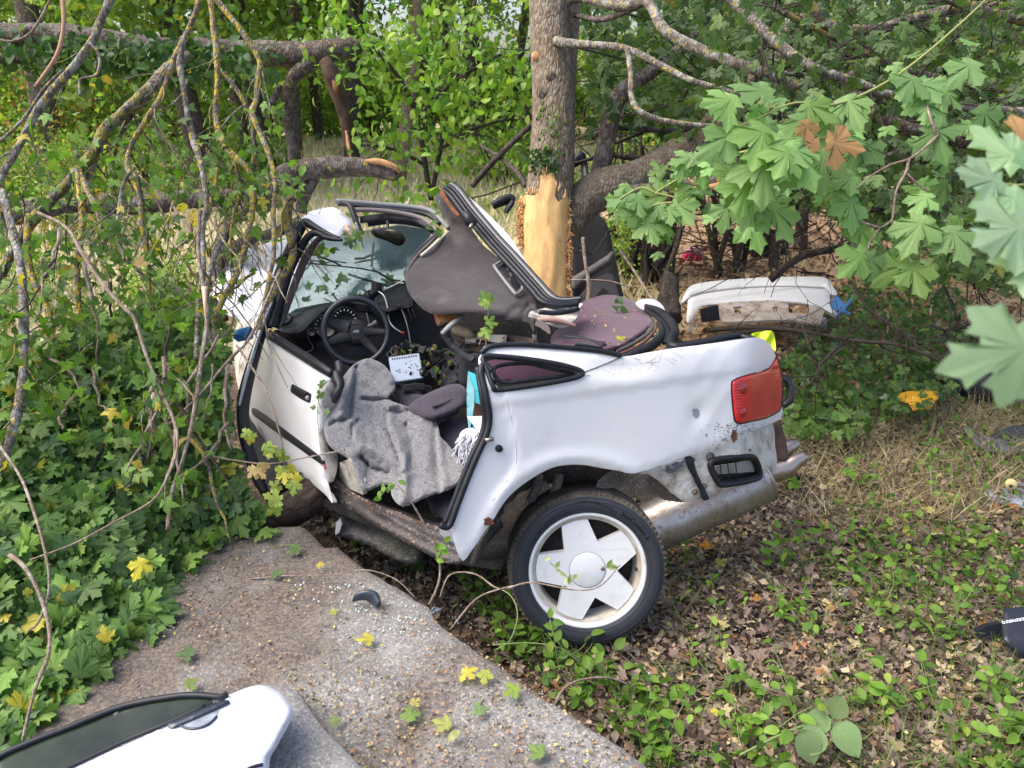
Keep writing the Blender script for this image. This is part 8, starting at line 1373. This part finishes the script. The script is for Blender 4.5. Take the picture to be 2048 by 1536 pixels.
# fallen leaves, one by one
FLV = [('bright yellow maple leaf at the slab middle below the black fragment', 735, 1283, .055, (.70, .58, .06)), ('yellow lobed leaf nearest the slab edge', 935, 1352, .060, (.72, .60, .07)), ('half-green yellow leaf beside the yellow one at the slab edge', 970, 1356, .055, (.55, .58, .10)), ('green and yellow torn leaf near the slab edge', 1025, 1385, .060, (.30, .42, .06)), ('green leaf with yellow tips low on the slab', 820, 1435, .060, (.20, .34, .07)), ('pale yellow-green leaf beside the green one on the slab', 888, 1452, .060, (.58, .58, .16)), ('crumpled pale green leaf on the slab', 958, 1425, .050, (.25, .36, .16)), ('yellow leaf fragment on the lower slab', 830, 1410, .035, (.70, .58, .16)), ('small yellow leaf fragment left of the black fragment', 668, 1230, .028, (.62, .58, .10)), ('yellow leaf at the far end of the slab', 640, 1135, .035, (.70, .52, .08)), ('wilted green tuft on the far slab', 590, 1103, .065, (.16, .28, .09)), ('dark green leaf on the upper slab', 555, 1150, .05, (.10, .2, .06)), ('green leaf on the slab left half', 375, 1312, .06, (.09, .18, .07)), ('green leaf beside the kerb top', 382, 1372, .05, (.22, .32, .07)), ('green leaf at the bottom of the slab', 1075, 1510, .055, (.18, .30, .06)), ('narrow pale leaf at the bottom of the slab', 910, 1475, .05, (.48, .50, .22)), ('pale green leaf low on the kerb edge', 670, 1447, .04, (.38, .46, .2)), ('orange leaf on the soil right of the silencer', 1412, 1112, .07, (.75, .30, .03)), ('yellow leaf below the orange leaf', 1438, 1145, .055, (.70, .62, .10)), ('orange maple leaf at the right edge', 2022, 1033, .06, (.62, .17, .04)), ('pale yellow leaf in the litter right of the seedling', 1855, 1040, .06, (.75, .68, .2)), ('yellow leaf in the plants below the wheel', 1427, 1450, .035, (.85, .72, .1)), ('amber leaf in the litter', 1812, 1085, .05, (.70, .40, .06)), ('pale yellow leaf near the dry grass', 1895, 1010, .06, (.6, .5, .2)), ('yellow leaf on the plum seat back', 1240, 680, .05, (.66, .60, .06)), ('brown leaf on the litter right', 1912, 1240, .06, (.42, .22, .12)), ('orange leaf flake below the first seedling', 1510, 1220, .045, (.62, .26, .07)), ('tan leaf at the bottom right', 1790, 1520, .05, (.55, .42, .24))]
for k, (lab, px, py, s, c) in enumerate(FLV):
    if py < 700: p = P(px, py, 3.62)
    elif px < 1090 and py > 1050: p = zpl(SLZ + .018).p(px, py)
    else: p = onG(px, py, .05)
    if lab.endswith('kerb edge'): p = zpl(SLZ + .018).p(px, py)
    r_ = np.random.default_rng(500 + k); tv, tf_ = MAPLES[k % 6] if 'narrow' not in lab else OVATES[0]; Rm = rotmats(np.array([[r_.normal(0, .2), -.2, 1.]]), rdir(1, r_) * [1, 1, 0], r_)[0]
    V = (tv * [1, 1, .5] - [0, .4, 0]) @ Rm.T * s * .95; T = np.repeat(np.array([c]), len(tv), 0) * r_.uniform(.5, .95, (len(tv), 1)); o = link('fallen_leaf', luv(raw_mesh('fallen_leaf', V, tf_, LEAFV, True, T), tv), None, p + [0, 0, .012]); tag(o, lab, 'leaf', 'fallen leaves lying singly')
# chaff and grit on the slab
SL = [(330, 1180), (430, 1100), (560, 1056), (600, 1056), (650, 1092), (750, 1146), (860, 1226), (1000, 1328), (1150, 1432), (1300, 1545), (700, 1560), (600, 1400), (500, 1370), (200, 1420), (180, 1300)]
def on_slab(n, poly, z, rg): x, y = region(poly, n, rg); p = zpl(z).p(x, y); return p
p = on_slab(5200, SL, SLZ + .004, rg); k = noise3(p, 3.0) + .7 * noise3(p, 9) > rg.uniform(-.6, .9, len(p)); p = p[k]; n = len(p); leaves(None, p + np.stack([p[:, 0] * 0, p[:, 0] * 0, rg.uniform(0, .01, n)], -1), rdir(n, rg, 1.6), rdir(n, rg) * [1, 1, .1], rg.uniform(.004, .017, n), SMALLS + OV_LO[:1], TAN + [((.40, .42, .12), 1.2), ((.13, .09, .07), 1.5)], name='leaf_chaff', seed=15, m=DRY)
p = on_slab(2200, SL, SLZ + .001, rg); p = p[noise3(p, 4.) > .15]; n = len(p); mb_t = (np.array([(-1, -1, 0), (1, -1, 0), (1, 1, 0), (-1, 1, 0), (-.6, -.6, 1), (.6, -.6, .9), (.6, .6, 1), (-.6, .6, .8)]) * .5, np.array([(0, 1, 5), (0, 5, 4), (1, 2, 6), (1, 6, 5), (2, 3, 7), (2, 7, 6), (3, 0, 4), (3, 4, 7), (4, 5, 6), (4, 6, 7)]))
V, F, C = leaf_mesh_data([mb_t], p, rotmats(rdir(n, rg, 2.5), rdir(n, rg), rg), rg.uniform(.002, .0065, n), pick_cols([((.32, .30, .28), 3), ((.42, .40, .37), 1), ((.15, .12, .11), 2), ((.25, .18, .14), 2)], n, rg), rg)
GRIT, _nt, _b = _nodes('grit_stone'); _a = N(_nt, 'ShaderNodeAttribute'); _a.attribute_name = 'tint'; _nt.links.new(_a.outputs['Color'], _b.inputs['Base Color']); _b.inputs['Roughness'].default_value = .9
put('gravel', V, F, GRIT, None, False, C)['kind'] = 'stuff'
# straw bits and twigs on the soil
mb = MB()
g, x, y = scatter_ground(1300, NEAR, rg)
for a in g: L = rg.uniform(.03, .16); dr = rdir(1, rg)[0] * [1, 1, .12]; V, F = tube_raw(jit_path(a + [0, 0, .02], a + [0, 0, .03] + dr * L, 4, .003, rg), rg.uniform(.0008, .0026), 4); mb.add(V, F)
mb.put('twig_litter', TWIG, None)['kind'] = 'stuff'
# leaf bits on the seat back
n = 40; x = rg.uniform(1150, 1285, n); y = rg.uniform(615, 690, n); leaves(car, P(x, y, seat_d(x, y) - .008), rdir(n, rg) * .4 + [0, -.6, .8], rdir(n, rg), rg.uniform(.006, .02, n), SMALLS, [((.6, .5, .25), 3), ((.35, .36, .1), 1), ((.5, .2, .06), 1)], name='leaf_bits', seed=16)
# glass crumbs
rg = np.random.default_rng(91); x, y = region([(640, 1000), (860, 1130), (1000, 1240), (1010, 1330), (860, 1220), (660, 1080), (600, 1060)], 260, rg); p = G(x, y) + [0, 0, .03]; p2 = zpl(SLZ + .006).p(*region([(560, 1150), (780, 1170), (900, 1270), (700, 1260)], 90, rg)); p = np.vstack([p, p2]); n = len(p)
V, F, C = leaf_mesh_data([mb_t], p, rotmats(rdir(n, rg), rdir(n, rg), rg), rg.uniform(.004, .008, n), pick_cols([((.55, .65, .62), 1)], n, rg), rg); put('glass_debris', V, F, mat('glass_crumb', (.6, .72, .70), .15), None, False)['kind'] = 'stuff'
bpy.context.view_layer.update()
